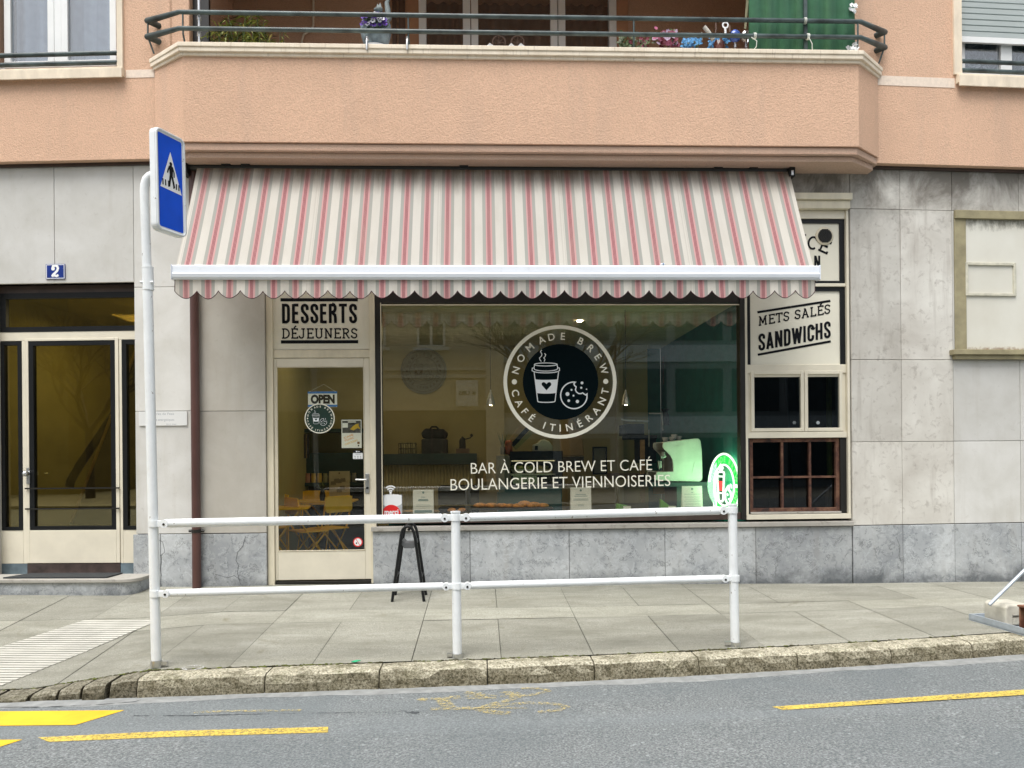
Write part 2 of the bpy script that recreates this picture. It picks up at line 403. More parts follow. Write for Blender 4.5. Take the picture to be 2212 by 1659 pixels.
def m_asphalt():
    mt, t, b = new_mat('asphalt'); v = coords(t)
    g = noise(t, v, 78, 3, .8); g2 = noise(t, v, 46, 2, .6); big = noise(t, v, .9, 6, .6, .6); vo = nd(t, 'ShaderNodeTexVoronoi', i_Scale=62.0); t.links.new(v, vo.inputs['Vector'])
    c = ramp(t, g, [(.34,(.085,.094,.097)),(.51,(.195,.212,.214)),(.68,(.36,.378,.378))]).outputs[0]
    c = mixc(t, ramp(t, vo.outputs['Color'], [(.90,(0,0,0)),(.93,(.75,.75,.75))]).outputs[0], c, (.38,.41,.41))
    c = mixc(t, ramp(t, g2, [(.56,(0,0,0)),(.70,(.5,.5,.5))]).outputs[0], c, (.095,.108,.114))
    c = mixc(t, ramp(t, big, [(.40,(0,0,0)),(.66,(.5,.5,.5))]).outputs[0], c, (.13,.152,.162))
    # tyre-polished bands run along the street
    c = mixc(t, ramp(t, noise(t, coords(t,(.06,1.3,1)), 1.5, 3, .5), [(.48,(0,0,0)),(.68,(.42,.42,.42))]).outputs[0], c, (.225,.252,.26))
    c = mixc(t, ramp(t, noise(t, coords(t,(1.5,.6,1)), 2.2, 6, .72, .6), [(.60,(0,0,0)),(.72,(.5,.5,.5))]).outputs[0], c, (.115,.132,.138))
    t.links.new(c, b.inputs['Base Color']); b.inputs['Roughness'].default_value = .85; b.inputs['Specular IOR Level'].default_value = .3
    bump(t, b, g, .7, .012); return mt
def m_pave(name='pavement_concrete', q=(1,1,1)):
    mt, t, b = new_mat(name); v = coords(t); geo = nd(t, 'ShaderNodeNewGeometry')
    g = noise(t, v, 120, 4, .75); bl = noise(t, coords(t,(.55,1.6,1)), 2.6, 6, .65, .4); st = noise(t, v, 4.2, 7, .72, 1.0); fine = noise(t, v, 24, 5, .7)
    c = ramp(t, g, [(.30,(.17,.168,.142)),(.5,(.325,.322,.285)),(.7,(.47,.468,.425))]).outputs[0]
    c = mixc(t, ramp(t, bl, [(.44,(0,0,0)),(.68,(.75,.75,.75))]).outputs[0], c, (.215,.213,.18))
    c = mixc(t, ramp(t, bl, [(.28,(.6,.6,.6)),(.42,(0,0,0))]).outputs[0], c, (.43,.43,.40))
    c = mixc(t, ramp(t, fine, [(.54,(0,0,0)),(.72,(.45,.45,.45))]).outputs[0], c, (.18,.18,.15))
    c = mixc(t, ramp(t, st, [(.58,(0,0,0)),(.74,(.6,.6,.6))]).outputs[0], c, (.185,.17,.115))
    mr = nd(t, 'ShaderNodeMapRange'); t.links.new(geo.outputs['Random Per Island'], mr.inputs[0])
    mr.inputs['To Min'].default_value = .86; mr.inputs['To Max'].default_value = 1.08
    cm = t.nodes.new('ShaderNodeCombineColor'); [t.links.new(mr.outputs[0], cm.inputs[i]) for i in range(3)]
    c = mixc(t, 1.0, c, cm.outputs[0], 'MULTIPLY'); c = mixc(t, 1.0, c, q, 'MULTIPLY')
    t.links.new(c, b.inputs['Base Color']); b.inputs['Roughness'].default_value = .9; b.inputs['Specular IOR Level'].default_value = .25
    bump(t, b, g, .5, .006); return mt
def m_kerb(name='mossy_granite', q=1.12, sc=68):
    mt, t, b = new_mat(name); v = coords(t); geo = nd(t, 'ShaderNodeNewGeometry'); kk = lambda c: tuple(x*q for x in c)
    g = noise(t, v, sc, 6, .8); bl = noise(t, v, 9, 5, .65, .5)
    c = ramp(t, g, [(.34,kk((.05,.044,.028))),(.43,kk((.29,.265,.185))),(.52,kk((.60,.56,.43))),(.64,kk((.80,.77,.64)))]).outputs[0]
    c = mixc(t, ramp(t, bl, [(.47,(0,0,0)),(.68,(.75,.75,.75))]).outputs[0], c, kk((.11,.098,.058)))
    c = mixc(t, ramp(t, noise(t, v, 5.5, 5, .65), [(.56,(0,0,0)),(.72,(.5,.5,.5))]).outputs[0], c, kk((.11,.115,.035)))
    # road dirt sits on the faces that look at the road
    sx = t.nodes.new('ShaderNodeSeparateXYZ'); t.links.new(geo.outputs['True Normal'], sx.inputs[0])
    dirt = nd(t, 'ShaderNodeMath', operation='MULTIPLY'); t.links.new(ramp(t, sx.outputs['Z'], [(.2,(1,1,1)),(.8,(0,0,0))]).outputs[0], dirt.inputs[0]); t.links.new(ramp(t, noise(t, v, 14, 5, .7), [(.28,(.5,)*3),(.6,(.92,)*3)]).outputs[0], dirt.inputs[1])
    c = mixc(t, dirt.outputs[0], c, mixc(t, ramp(t, g, [(.42,(0,0,0)),(.6,(1,1,1))]).outputs[0], kk((.055,.047,.026)), kk((.27,.235,.15))))
    t.links.new(c, b.inputs['Base Color']); b.inputs['Roughness'].default_value = .9; b.inputs['Specular IOR Level'].default_value = .2
    bump(t, b, g, .9, .02); return mt
def m_railpaint(name, col, chip=.66):
    mt, t, b = new_mat(name); v = coords(t)
    n = noise(t, coords(t,(1,1,.6)), 26, 5, .7); n2 = noise(t, v, 7, 5, .65); n3 = noise(t, coords(t,(1,1,.25)), 10, 5, .7)
    c = ramp(t, n2, [(.3,tuple(x*.90 for x in col)),(.65,col)]).outputs[0]
    c = mixc(t, ramp(t, n3, [(.56,(0,0,0)),(.76,(.30,.30,.30))]).outputs[0], c, (.42,.40,.35))
    msk = ramp(t, n, [(chip,(0,0,0)),(chip+.025,(1,1,1))]).outputs[0]
    c = mixc(t, msk, c, (.20,.15,.11))
    t.links.new(c, b.inputs['Base Color']); t.links.new(ramp(t, n2, [(.3,(.5,)*3),(.7,(.32,)*3)]).outputs[0], b.inputs['Roughness'])
    bump(t, b, n2, .12, .004); return mt
def m_paint(name, col, wear_lo=.34, wear_hi=.5, sc=70):
    mt, t, b = new_mat(name); v = coords(t); out = t.nodes['Material Output']
    f = noise(t, v, sc, 4, .7); f2 = noise(t, v, 5, 4)
    d = tuple(c*.78 for c in col)
    t.links.new(ramp(t, f2, [(.3,d),(.7,col)]).outputs[0], b.inputs['Base Color']); b.inputs['Roughness'].default_value = .75
    tr = nd(t, 'ShaderNodeBsdfTransparent'); mx = nd(t, 'ShaderNodeMixShader')
    r = ramp(t, f, [(wear_lo,(0,0,0)),(wear_hi,(1,1,1))])
    t.links.new(r.outputs[0], mx.inputs[0]); t.links.new(tr.outputs[0], mx.inputs[1]); t.links.new(b.outputs[0], mx.inputs[2])
    t.links.new(mx.outputs[0], out.inputs[0]); return mt
def m_awning(x0, period, zA):
    mt, t, b = new_mat('striped_canvas'); c = t.nodes.new('ShaderNodeTexCoord'); sx = t.nodes.new('ShaderNodeSeparateXYZ')
    t.links.new(c.outputs['Object'], sx.inputs[0])
    a = nd(t, 'ShaderNodeMath', operation='SUBTRACT'); t.links.new(sx.outputs[0], a.inputs[0]); a.inputs[1].default_value = x0
    d = nd(t, 'ShaderNodeMath', operation='DIVIDE'); t.links.new(a.outputs[0], d.inputs[0]); d.inputs[1].default_value = period
    f = nd(t, 'ShaderNodeMath', operation='FRACT'); t.links.new(d.outputs[0], f.inputs[0])
    wht, gry, pnk, drk = (.76,.73,.665), (.455,.455,.42), (.71,.40,.40), (.32,.085,.105)
    st = [(0,wht),(.195,gry),(.345,pnk)]
    for q in (.44,.492,.544): st += [(q-.016,drk),(q+.017,pnk)]
    st += [(.655,gry),(.805,wht)]
    r = ramp(t, f.outputs[0], st, 'CONSTANT')
    v = coords(t); w = noise(t, v, 240, 2); dirt = noise(t, coords(t,(4,1,1)), 1.5, 5, .6)
    cc = mixc(t, ramp(t, dirt, [(.45,(0,0,0)),(.8,(.28,.28,.28))]).outputs[0], r.outputs[0], (.50,.45,.37))
    cc = mixc(t, ramp(t, w, [(.3,(.16,.16,.16)),(.6,(0,0,0))]).outputs[0], cc, (.45,.42,.4))
    # patchy roller grime, with the balcony's shade on the cloth painted into it
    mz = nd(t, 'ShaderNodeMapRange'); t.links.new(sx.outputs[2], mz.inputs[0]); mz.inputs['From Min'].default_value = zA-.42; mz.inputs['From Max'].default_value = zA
    grime_shade = nd(t, 'ShaderNodeMath', operation='MULTIPLY'); t.links.new(mz.outputs[0], grime_shade.inputs[0]); t.links.new(noise(t, coords(t,(5,1,.6)), 1.4, 6, .7), grime_shade.inputs[1])
    cc = mixc(t, ramp(t, grime_shade.outputs[0], [(.16,(0,0,0)),(.55,(.8,.8,.8))]).outputs[0], cc, (.20,.155,.115))
    # stitched seams between the cloth widths
    sd_ = nd(t, 'ShaderNodeMath', operation='DIVIDE'); t.links.new(a.outputs[0], sd_.inputs[0]); sd_.inputs[1].default_value = period*6
    sf = nd(t, 'ShaderNodeMath', operation='FRACT'); t.links.new(sd_.outputs[0], sf.inputs[0])
    cc = mixc(t, ramp(t, sf.outputs[0], [(0,(.35,)*3),(.006,(.35,)*3),(.007,(0,0,0)),(.018,(0,0,0)),(.019,(.3,)*3),(.023,(.3,)*3),(.024,(0,0,0))], 'CONSTANT').outputs[0], cc, (.50,.46,.40))
    t.links.new(cc, b.inputs['Base Color']); b.inputs['Roughness'].default_value = .9; b.inputs['Specular IOR Level'].default_value = .1
    tl = nd(t, 'ShaderNodeBsdfTranslucent'); t.links.new(cc, tl.inputs[0]); mx = nd(t, 'ShaderNodeMixShader'); mx.inputs[0].default_value = .38
    t.links.new(b.outputs[0], mx.inputs[1]); t.links.new(tl.outputs[0], mx.inputs[2]); t.links.new(mx.outputs[0], t.nodes['Material Output'].inputs[0])
    bump(t, b, noise(t, coords(t,(3,.8,.8)), 1.6, 4), .5, .05); return mt
def m_rust(name, a=(.085,.034,.022), c=(.17,.085,.05), k=(.02,.015,.013)):
    mt, t, b = new_mat(name); v = coords(t)
    f = noise(t, v, 9, 6, .7, .5)
    t.links.new(ramp(t, f, [(.3,k),(.45,a),(.6,c),(.78,(.30,.21,.12))]).outputs[0], b.inputs['Base Color']); b.inputs['Roughness'].default_value = .8
    bump(t, b, noise(t, v, 70, 4), .4, .004); return mt
def m_bands(name, stops, axis=2, period=.1, rough=.8, off=0.0, interp='LINEAR', tr=0.0):
    mt, t, b = new_mat(name); c = t.nodes.new('ShaderNodeTexCoord'); sx = t.nodes.new('ShaderNodeSeparateXYZ'); t.links.new(c.outputs['Object'], sx.inputs[0])
    d = nd(t, 'ShaderNodeMath', operation='DIVIDE'); t.links.new(sx.outputs[axis], d.inputs[0]); d.inputs[1].default_value = period
    f = nd(t, 'ShaderNodeMath', operation='FRACT'); t.links.new(d.outputs[0], f.inputs[0])
    n = noise(t, coords(t), 12, 4); r = ramp(t, f.outputs[0], stops, interp)
    cc = mixc(t, ramp(t, n, [(.3,(.25,)*3),(.7,(0,)*3)]).outputs[0], r.outputs[0], (.1,.1,.1), 'MULTIPLY')
    t.links.new(cc, b.inputs['Base Color']); b.inputs['Roughness'].default_value = rough; return mt

M_STUCCO = m_stucco()
M_LOGGIA = m_stucco('shaded_loggia_roughcast', (.52,.33,.225))  # salmon roughcast again, darkened to carry the loggia's shade in its colour
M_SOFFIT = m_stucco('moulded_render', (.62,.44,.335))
M_CREAM = plain('sandstone_coping', (.76,.66,.52), .85, var=.14, vs=9, bmp=.3, sc=(1,1,.4))
M_BAND = plain('pale_painted_band', (.78,.66,.55), .85, var=.08, vs=30, bmp=.4)
M_STONE = m_stone('limestone_cladding', (.545,.535,.495), (.68,.675,.65), (.46,.44,.40), stv=.4, spot_lo=.60, stain=(.44,.41,.34))
M_STONEW = m_stone('warm_limestone_cladding', (.46,.43,.375), (.58,.56,.505), (.40,.36,.29), stv=.4, stain=(.40,.35,.27))
M_STONED = m_stone('sooty_shaded_limestone', (.48,.455,.41), (.67,.655,.605), (.27,.24,.21), stv=.65, spot_lo=.55, stain=(.25,.215,.18), soot_shade=True)
M_JOINT = plain('dark_mortar', (.17,.16,.14), .95)
M_PLINTH = m_stone('grey_marble', (.30,.32,.34), (.52,.54,.545), (.15,.165,.175), rnd=.2, rough=.55, vein=.6, spot_lo=.54, splash=True)
M_SILL = m_stone('worn_stone_sill', (.33,.315,.28), (.46,.44,.40), (.15,.13,.10), rnd=.1, spot_lo=.55)
M_ASPH = m_asphalt(); M_PAVE = m_pave(q=(.94,.935,.89)); M_PAVEL = m_pave('pale_pavement_concrete', (1.06,1.055,1.0)); M_KERB = m_kerb()
M_GUT = plain('gutter_concrete', (.265,.275,.27), .9, var=.2, vs=14, bmp=.4, bs=120)
M_YEL = m_paint('road_yellow', (.86,.54,.025), .16, .30)
M_YELW = m_paint('worn_road_yellow', (.70,.52,.10), .30, .54, 60)
M_YELF = m_paint('faint_road_yellow', (.66,.54,.22), .43, .72, 50)
M_TACT = m_paint('tactile_white', (.58,.57,.51), .14, .36, 40)
M_PCREAM = plain('cream_paint', (.70,.655,.535), .45, var=.06, vs=5, spec=.4)
M_PCREAMD = plain('aged_cream_paint', (.67,.615,.475), .55, var=.14, vs=7, sc=(1,1,.3))
M_PANEL = plain('sign_panel_enamel', (.76,.735,.62), .35, var=.05, vs=3, spec=.4)
M_BLACK = plain('black_paint', (.008,.009,.010), .4, var=.2, spec=.3)
M_INK = plain('black_vinyl', (.005,.006,.008), .6, spec=.15)
M_DARKF = plain('dark_bronze_frame', (.012,.011,.009), .4, var=.25)
M_DARKBR = plain('dark_brown_metal', (.055,.035,.028), .5, var=.3)
M_WPVC = plain('white_window_frame', (.80,.81,.80), .35, var=.03)
M_GREEN = plain('grey_green_rail_paint', (.055,.078,.078), .42, var=.6, vs=7, bmp=.1)
M_WHITE = m_railpaint('white_rail_paint', (.80,.83,.84))
M_ALU = plain('aluminium', (.70,.72,.74), .3, metal=.55, var=.05)
M_BAR = plain('white_lacquered_bar', (.74,.78,.84), .3, var=.03)
M_STEEL = plain('brushed_steel', (.55,.56,.56), .3, metal=.9, var=.06)
M_GLASS = glass('shop_glass', (.93,.92,.86), .085, .6)
M_DGLASS = glass('door_glass', (.96,.96,.91), .035, .6)
M_HGLASS = glass('amber_hall_glass', (.82,.77,.54), .15, .75, 0.0, (1,.88,.55), .006)
M_WGLASS = glass('window_glass', (.85,.88,.90), .16, .7)
M_KGLASS = glass('dark_sash_glass', (.5,.54,.56), .035, .4)
M_RUST = m_rust('rusty_muntin')
M_TEAL = plain('dark_teal_paint', (.008,.035,.042), .5, var=.2)
M_TEALW = plain('teal_wall_paint', (.010,.16,.16), .6, var=.15)
M_OLIVE = plain('ochre_wall_paint', (.36,.305,.145), .8, var=.1, vs=2)
M_HALL = plain('ochre_hall_plaster', (.38,.345,.125), .7, var=.15, vs=1.5)
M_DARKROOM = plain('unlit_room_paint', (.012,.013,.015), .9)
M_FLOOR = plain('brown_tile_floor', (.035,.028,.02), .4, var=.3, vs=3)
M_CEIL = plain('cream_ceiling', (.62,.55,.38), .8)
M_YELM = plain('yellow_lacquer', (.92,.52,.02), .4, var=.06)
M_WOOD = plain('pale_wood', (.42,.26,.12), .6, var=.25, vs=5, sc=(1,1,8))
M_DWOOD = plain('dark_wood', (.10,.055,.035), .55, var=.35, vs=4, sc=(6,6,.6))
M_BLUE = plain('sign_blue', (.0,.085,.66), .35, var=.08, spec=.2)
M_NBLUE = plain('enamel_blue', (.012,.035,.22), .2, var=.2)
M_SIGNW = plain('sign_white', (.84,.86,.87), .3, var=.02)
M_PAPER = plain('white_paper', (.80,.82,.83), .8, var=.02)
M_GREYINK = plain('grey_print', (.35,.37,.40), .8)
M_DECAL = plain('cream_vinyl', (.90,.88,.75), .5, var=.03)
M_DECALB = plain('dark_green_vinyl', (.002,.007,.009), .7, var=.02, spec=.05)
M_DECALT = plain('pale_blue_vinyl', (.84,.88,.90), .5, var=.02)
M_PIPE = plain('brown_downpipe', (.085,.04,.034), .35, var=.2, sc=(1,1,.3))
M_RED = plain('red_vinyl', (.72,.02,.02), .35)

# ------------------------------------------------------------------ ground heights
def zb(x):                                                   # road surface at the kerb
    return -.056 if x < 0 else (-.056+.0053*x*x if x < 4 else .0288+.02*min(x-4, 30))
def ry(x): return -2.54+(x+2.234)*.0538                      # line of the railing
def zt(x):                                                   # top of the kerb
    if x < -2.25: return max(-.03, .07+(x+2.25)*.13)
    return .068+(.0044*x*x if 0 < x < 4 else (.0704+.02*(x-4) if x >= 4 else 0))
def zw(x): return .206-.0115*(max(min(x, 8), -8)+2.2) if x > -2.2 else .206
def zp(x, y):                                                # pavement
    y0 = ry(x)-.05; t_ = max(0, min(1.3, (y-y0)/(0-y0)))
    return (zt(x)+.003)*(1-t_)+zw(x)*t_
def zr(x, y):                                                # road
    d = max(0, (ry(x)-.27)-y)
    return zb(max(min(x, 12), -12))+.012*min(d, 3)
def G(px, py, surf):
    d = sight(px, py); z = 0.0
    for _ in range(8):
        p = CAM+d*((z-CAM.z)/d.z); z = surf(p.x, p.y)
    return p
def sheet(pts, surf, dz, mb, m=0):
    n = len(pts)
    cs = [Vector((p[0], p[1], surf(p[0], p[1])+dz)) for p in pts]
    a = sum(cs[i].x*cs[(i+1)%n].y-cs[(i+1)%n].x*cs[i].y for i in range(n))
    if a < 0: cs.reverse()
    mb.add(cs, [tuple(range(n))], m)

g = MB(); g.add([(-250,-250,-.40),(250,-250,-.40),(250,250,-.40),(-250,250,-.40)], [(0,1,2,3)])
struct(g.build('ground', M_ASPH))
# road: one draped sheet from the gutter out past the far side of the street
g = MB(); xs = [-120,-60,-30,-15,-12]+[-10+i*.5 for i in range(41)]+[12,15,30,60,120]; ds = [.0,.12,.3,.6,1,1.5,2,2.5,3,4,6,9,12.5]
vs = [(x, ry(x)-.26-d, zr(x, ry(x)-.27-d)) for x in xs for d in ds]; nD = len(ds)
g.add(vs, [(i*nD+j, i*nD+j+1, (i+1)*nD+j+1, (i+1)*nD+j) for i in range(len(xs)-1) for j in range(nD-1)], 0, True)
struct(g.build('road', M_ASPH))
g = MB(); xs = [-20]+[-6+i*.25 for i in range(61)]+[20]
gv = []
for x in xs: 
    e = .020*sin(x*3.1)+.012*sin(x*11)+.008*sin(x*23)
    gv += [(x, ry(x)-.25, zr(x, ry(x)-.3)+.004), (x, ry(x)-.37+e, zr(x, ry(x)-.37)+.0012)]
g.add(gv, [(2*i, 2*i+1, 2*i+3, 2*i+2) for i in range(len(xs)-1)])
struct(g.build('gutter', M_GUT))
# far pavement on the other side of the street
g = MB(); g.slab([(-120,-14.5),(120,-14.5),(120,-40),(-120,-40)], -.3, .08); struct(g.build('far_pavement', M_PAVE))

# kerb stones (granite on the right, small dark setts where the kerb drops to the crossing)
def stone(mb, x0, x1, d0, d1, top, bot, rough=.006, m=0):
    n = max(2, int((x1-x0)/.09)); rows = []
    for i in range(n+1):
        x = x0+(x1-x0)*i/n; rj = lambda: random.uniform(-rough, rough)
        e = .004 if i in (0, n) else 0
        rows.append([(x, ry(x)-d0, bot(x)), (x, ry(x)-d0+rj(), top(x)-e), (x, ry(x)-d1+.03+rj(), top(x)-e+rj()*.5),
                     (x, ry(x)-d1+.008+rj(), top(x)-.012-e+rj()), (x, ry(x)-d1-.008+rj()*1.6, (top(x)+bot(x))/2), (x, ry(x)-d1-.016+rj(), bot(x)-.02)])
    vs = [p for r in rows for p in r]; k = 6
    fs = [(i*k+j, (i+1)*k+j, (i+1)*k+j+1, i*k+j+1) for i in range(n) for j in range(k-1)]
    fs += [tuple(range(k)), tuple(range(n*k+k-1, n*k-1, -1))]
    mb.add(vs, fs, m, False)
kb = MB()
cuts = [S(px, 1455, 2.78)[0] for px in (298,569,816,1053,1291,1527,1753,1970,2160)]+[4.4,5.2,6.0,6.9,7.7]
for i in range(len(cuts)-1):
    stone(kb, cuts[i]+.003, cuts[i+1]-.003, .055, .25, zt, zb)
kx = [-3.75,-3.45,-3.16,-2.93,-2.75,-2.60,-2.44,-2.25]
for i in range(len(kx)-1):
    a, b_ = kx[i], kx[i+1]; k = random.uniform(.94, 1.03); w_ = random.uniform(-.012,.012)
    stone(kb, a+.008+random.uniform(0,.008), b_-.008, .055, .25+w_, lambda x, k=k: max(zb(x)+.018, (zt(x)+.004)*k), zb, .005, 1)
struct(kb.build('kerb', [M_KERB, m_kerb('dark_sett_stone', .6, 60)], bevel=.004))

# pavement: mortar bed, then slabs with open joints
pv = MB(); xs = [-30,-12]+[-6+i*.1 for i in range(121)]+[8,12,30]; ts = [0,.25,.5,.75,1,1.25]
def pq(x, t_): y0 = ry(max(min(x,8),-8))-.053; return (x, y0+(0.35-y0)*t_/1.25 if t_ > 1 else y0-y0*t_)
bed = [(pq(x,t_)[0], pq(x,t_)[1], zp(*pq(x,t_))-.02) for x in xs for t_ in ts]; k = len(ts)
pv.add(bed, [(i*k+j, (i+1)*k+j, (i+1)*k+j+1, i*k+j+1) for i in range(len(xs)-1) for j in range(k-1)], 1)
# cross joints sighted on the photo: x at the kerb, x at the wall
kj = [-8,-7.3,-6.6,-5.9,-5.2,-4.6,-4.0,-3.4,-2.86,-2.30,-1.74,-1.18,-.50,.13,.79,1.42,2.06,2.72,3.38,4.05,4.7,5.4,6.1,6.8,7.5,8.2]
rows_ = [(0,.44),(.44,.60),(.60,1.0),(1.0,1.14)]
for r_, (t0, t1) in enumerate(rows_):
    js = kj if r_ in (0,2) else ([x+.012*((i*7)%5-2) for i, x in enumerate(kj)] if r_ != 1 else kj[::2])
    for i in range(len(js)-1):
        a, b_ = js[i]+.0025, js[i+1]-.0025; n = 8
        top = []; 
        tt = [t0+.0012, t1-.0012]
        vs = []
        for ii in range(n+1):
            x = a+(b_-a)*ii/n
            for t_ in (tt[0], (tt[0]+tt[1])/2, tt[1]):
                xx, yy = pq(x, t_); vs.append((xx, yy, zp(xx, yy)+(((i*13+r_*5) % 4)-1.5)*.0008))
        pv.add(vs, [(ii*3+j, (ii+1)*3+j, (ii+1)*3+j+1, ii*3+j+1) for ii in range(n) for j in range(2)], 2 if (r_ == 1 or (r_ == 2 and i in (3, 17))) else 0)
struct(pv.build('pavement', [M_PAVE, plain('joint_sand', (.10,.10,.075), .95, var=.5, vs=5), M_PAVEL]))

# painted markings, each a thin sheet 4 mm above the asphalt
def marking(name, label, pts, mat, dz=.003):
    mb = MB(); q = [G(px, py, zr) for px, py in pts] if not isinstance(pts[0], Vector) else pts
    sheet([(p.x, p.y) for p in q], zr, dz, mb); o = mb.build(name, mat); o['label'] = label; return struct(o)
a_, b_, c_, d_ = [G(*p, zr) for p in ((269,1535),(163,1567),(0,1568.6),(0,1538))]
u_ = (c_-b_).normalized(); marking('crossing_stripe', 'fresh yellow zebra crossing bar nearest the kerb', [a_, b_, b_+u_*3.2, a_+u_*3.2], M_YEL)
a_, b_ = G(49,1598.6,zr), G(0,1614,zr); dd = (b_-a_).normalized(); u2 = u_
marking('crossing_stripe', 'second yellow zebra crossing bar, only its corner in view', [a_, a_+dd*.55, a_+dd*.55+u2*3, a_+u2*3], M_YEL)
marking('lane_line', 'worn yellow cycle lane dash in front of the zebra bars', [(82,1594),(360,1580),(709,1571),(709,1583),(360,1593),(105,1603.5)], M_YELW)
e_ = G(2212,1491,zr)-G(1667,1527.5,zr); f_ = G(2212,1503,zr)-G(1692,1534.5,zr)
marking('lane_line', 'yellow cycle lane dash running out to the right', [G(1667,1527.5,zr), G(1692,1534.5,zr), G(1692,1534.5,zr)+f_*1.7, G(1667,1527.5,zr)+e_*1.7], M_YELW)
mb = MB(); 
def roadstroke(pts, wpx, wz=.005):
    q = [G(px, py, zr) for px, py in pts]
    strip(mb, [(p.x, p.y) for p in q], wpx, Matrix.Identity(4), 0, 0.0)
for pts, w_ in [([(420,1540),(520,1537),(650,1535.5)], .035)]: roadstroke(pts, w_)
for i, v in enumerate(mb.v): v.z = zr(v.x, v.y)+.005
o = mb.build('faded_lane_line', M_YELF); o['label'] = 'almost worn away thin yellow line by the kerb'; struct(o)
mb = MB()
cv = lambda x, y: ((1600+x/3.16)/1.8228, (2660+y/3.16)/1.8228)
for pts, w_ in [([(130,310),(240,298),(420,292),(560,285)],.035), ([(160,312),(235,302)],.07), ([(430,290),(480,350),(540,410)],.09), ([(300,428),(560,420),(900,418)],.045), ([(690,412),(800,408)],.05),
                ([(520,275),(670,272)],.04), ([(590,293),(680,295)],.03), ([(730,225),(860,232),(1000,262),(1110,275)],.07), ([(720,262),(900,265)],.03), ([(750,293),(1120,288)],.03),
                ([(900,420),(1080,360),(1300,310),(1400,270)],.05), ([(900,420),(1160,380),(1500,350),(1720,356),(1900,370),(1990,400),(1900,440),(1640,466)],.045), ([(1000,412),(1500,414)],.03), ([(900,425),(1000,450),(1140,470),(1300,478)],.07),
                ([(1160,220),(1340,212)],.03), ([(1170,270),(1300,268)],.035), ([(1310,225),(1370,270)],.10), ([(1400,262),(1560,248),(1700,222),(1780,195)],.04), ([(1420,168),(1600,170),(1780,190)],.035)]:
    roadstroke([cv(*p) for p in pts], w_)
for i, v in enumerate(mb.v): v.z = zr(v.x, v.y)+.005+.0004*(i//8 % 5)
o = mb.build('bicycle_marking', M_YELF); o['label'] = 'half worn yellow bicycle symbol painted on the asphalt'; struct(o)
mb = MB()
for pts, w_ in [([(275,1547),(420,1546.5),(560,1543),(700,1541),(830,1540),(905,1539)],.012), ([(0,1529),(100,1528),(200,1524),(290,1517),(305,1513)],.012), ([(862,1537),(905,1541)],.03)]: roadstroke(pts, w_)
for v in mb.v: v.z = zr(v.x, v.y)+.004
struct(mb.build('asphalt_seam', m_paint('bitumen_seam', (.07,.08,.088), .40, .6, 12)))
# ribbed tactile strip leading to the crossing
mb = MB(); p0, p1, p2, p3 = G(180,1342,zp), G(345,1341,zp), G(0,1484,zp), G(-260,1484,zp)
nR_ = 30
for i in range(nR_):
    f0, f1 = i/nR_, (i+.62)/nR_
    q = [p0.lerp(p3, f0), p1.lerp(p2, f0), p1.lerp(p2, f1), p0.lerp(p3, f1)]
    cs = [Vector((p.x, p.y, zp(p.x, p.y)+.004)) for p in q]; tp = [c+Vector((0,0,.004)) for c in cs]
    mb.add(cs+tp, [(0,1,5,4),(1,2,6,5),(2,3,7,6),(3,0,4,7),(7,6,5,4)])
o = mb.build('tactile_paving', M_TACT); o['label'] = 'white ribbed tactile guide strip on the pavement'; struct(o)
# =================================================================== the building
BLD = thing('apartment_building', 'salmon rendered apartment building with stone clad ground floor above which a long balcony juts out', 'building')
XD0 = S(574, 900)[0]; XW1 = S(1838, 900)[0]
ZPL = .742                                                   # plinth top
Z1 = lambda py, px=1106: S(px, py)[1]
X1 = lambda px, py=900: S(px, py)[0]
LX = lambda px, py=900, out=0.0: L(px, py, out)[0]
RX = lambda px, py=900, out=0.0: R(px, py, out)[0]
ZPB = 4.505                                                  # underside of the salmon wall
UE1, UE0 = LX(292), LX(-14)                                  # entrance opening
ZLI = L(150, 611)[1]
sw = MB()
def slabs(mb, xs, zs, M=None, m=0, out=0.0, gap=.0022, th=.03):
    for i in range(len(xs)-1):
        for j in range(len(zs)-1):
            a, b, c, d = xs[i]+gap, xs[i+1]-gap, zs[j]+gap, zs[j+1]-gap
            e = .003
            o = -out-random.uniform(0, .0016)
            vs = [(a,o+e,c),(b,o+e,c),(b,o+e,d),(a,o+e,d),(a+e,o,c+e),(b-e,o,c+e),(b-e,o,d-e),(a+e,o,d-e),(a,o+th,c),(b,o+th,c),(b,o+th,d),(a,o+th,d)]
            mb.add(vs, [(4,5,6,7),(0,1,5,4),(1,2,6,5),(2,3,7,6),(3,0,4,7),(8,9,1,0),(9,10,2,1),(10,11,3,2),(11,8,0,3)], m, False, M)
ZJ1, ZJ2, ZJ3 = R(1950,453)[1], R(1950,777)[1], R(1950,954)[1]
# left of the hinge: pier beside the entrance, slabs over the lintel, then more wall out of frame
zj = L(350, 620)[1]; zj2 = L(350, 888)[1]
slabs(sw, [UE1, 0.0], [ZPL, zj2, zj, ZPB+.02], ML, 0)
slabs(sw, [UE0-.9, UE0, LX(117,450), UE1], [ZLI, ZPB+.02], ML, 0)
slabs(sw, [UE0-3.6, UE0-2.7, UE0-1.8, UE0-.9, UE0], [ZPL, zj2, ZLI], ML, 0)
slabs(sw, [UE0-3.6, UE0-2.7, UE0-1.8, UE0-.9], [ZLI, ZPB+.02], ML, 0)
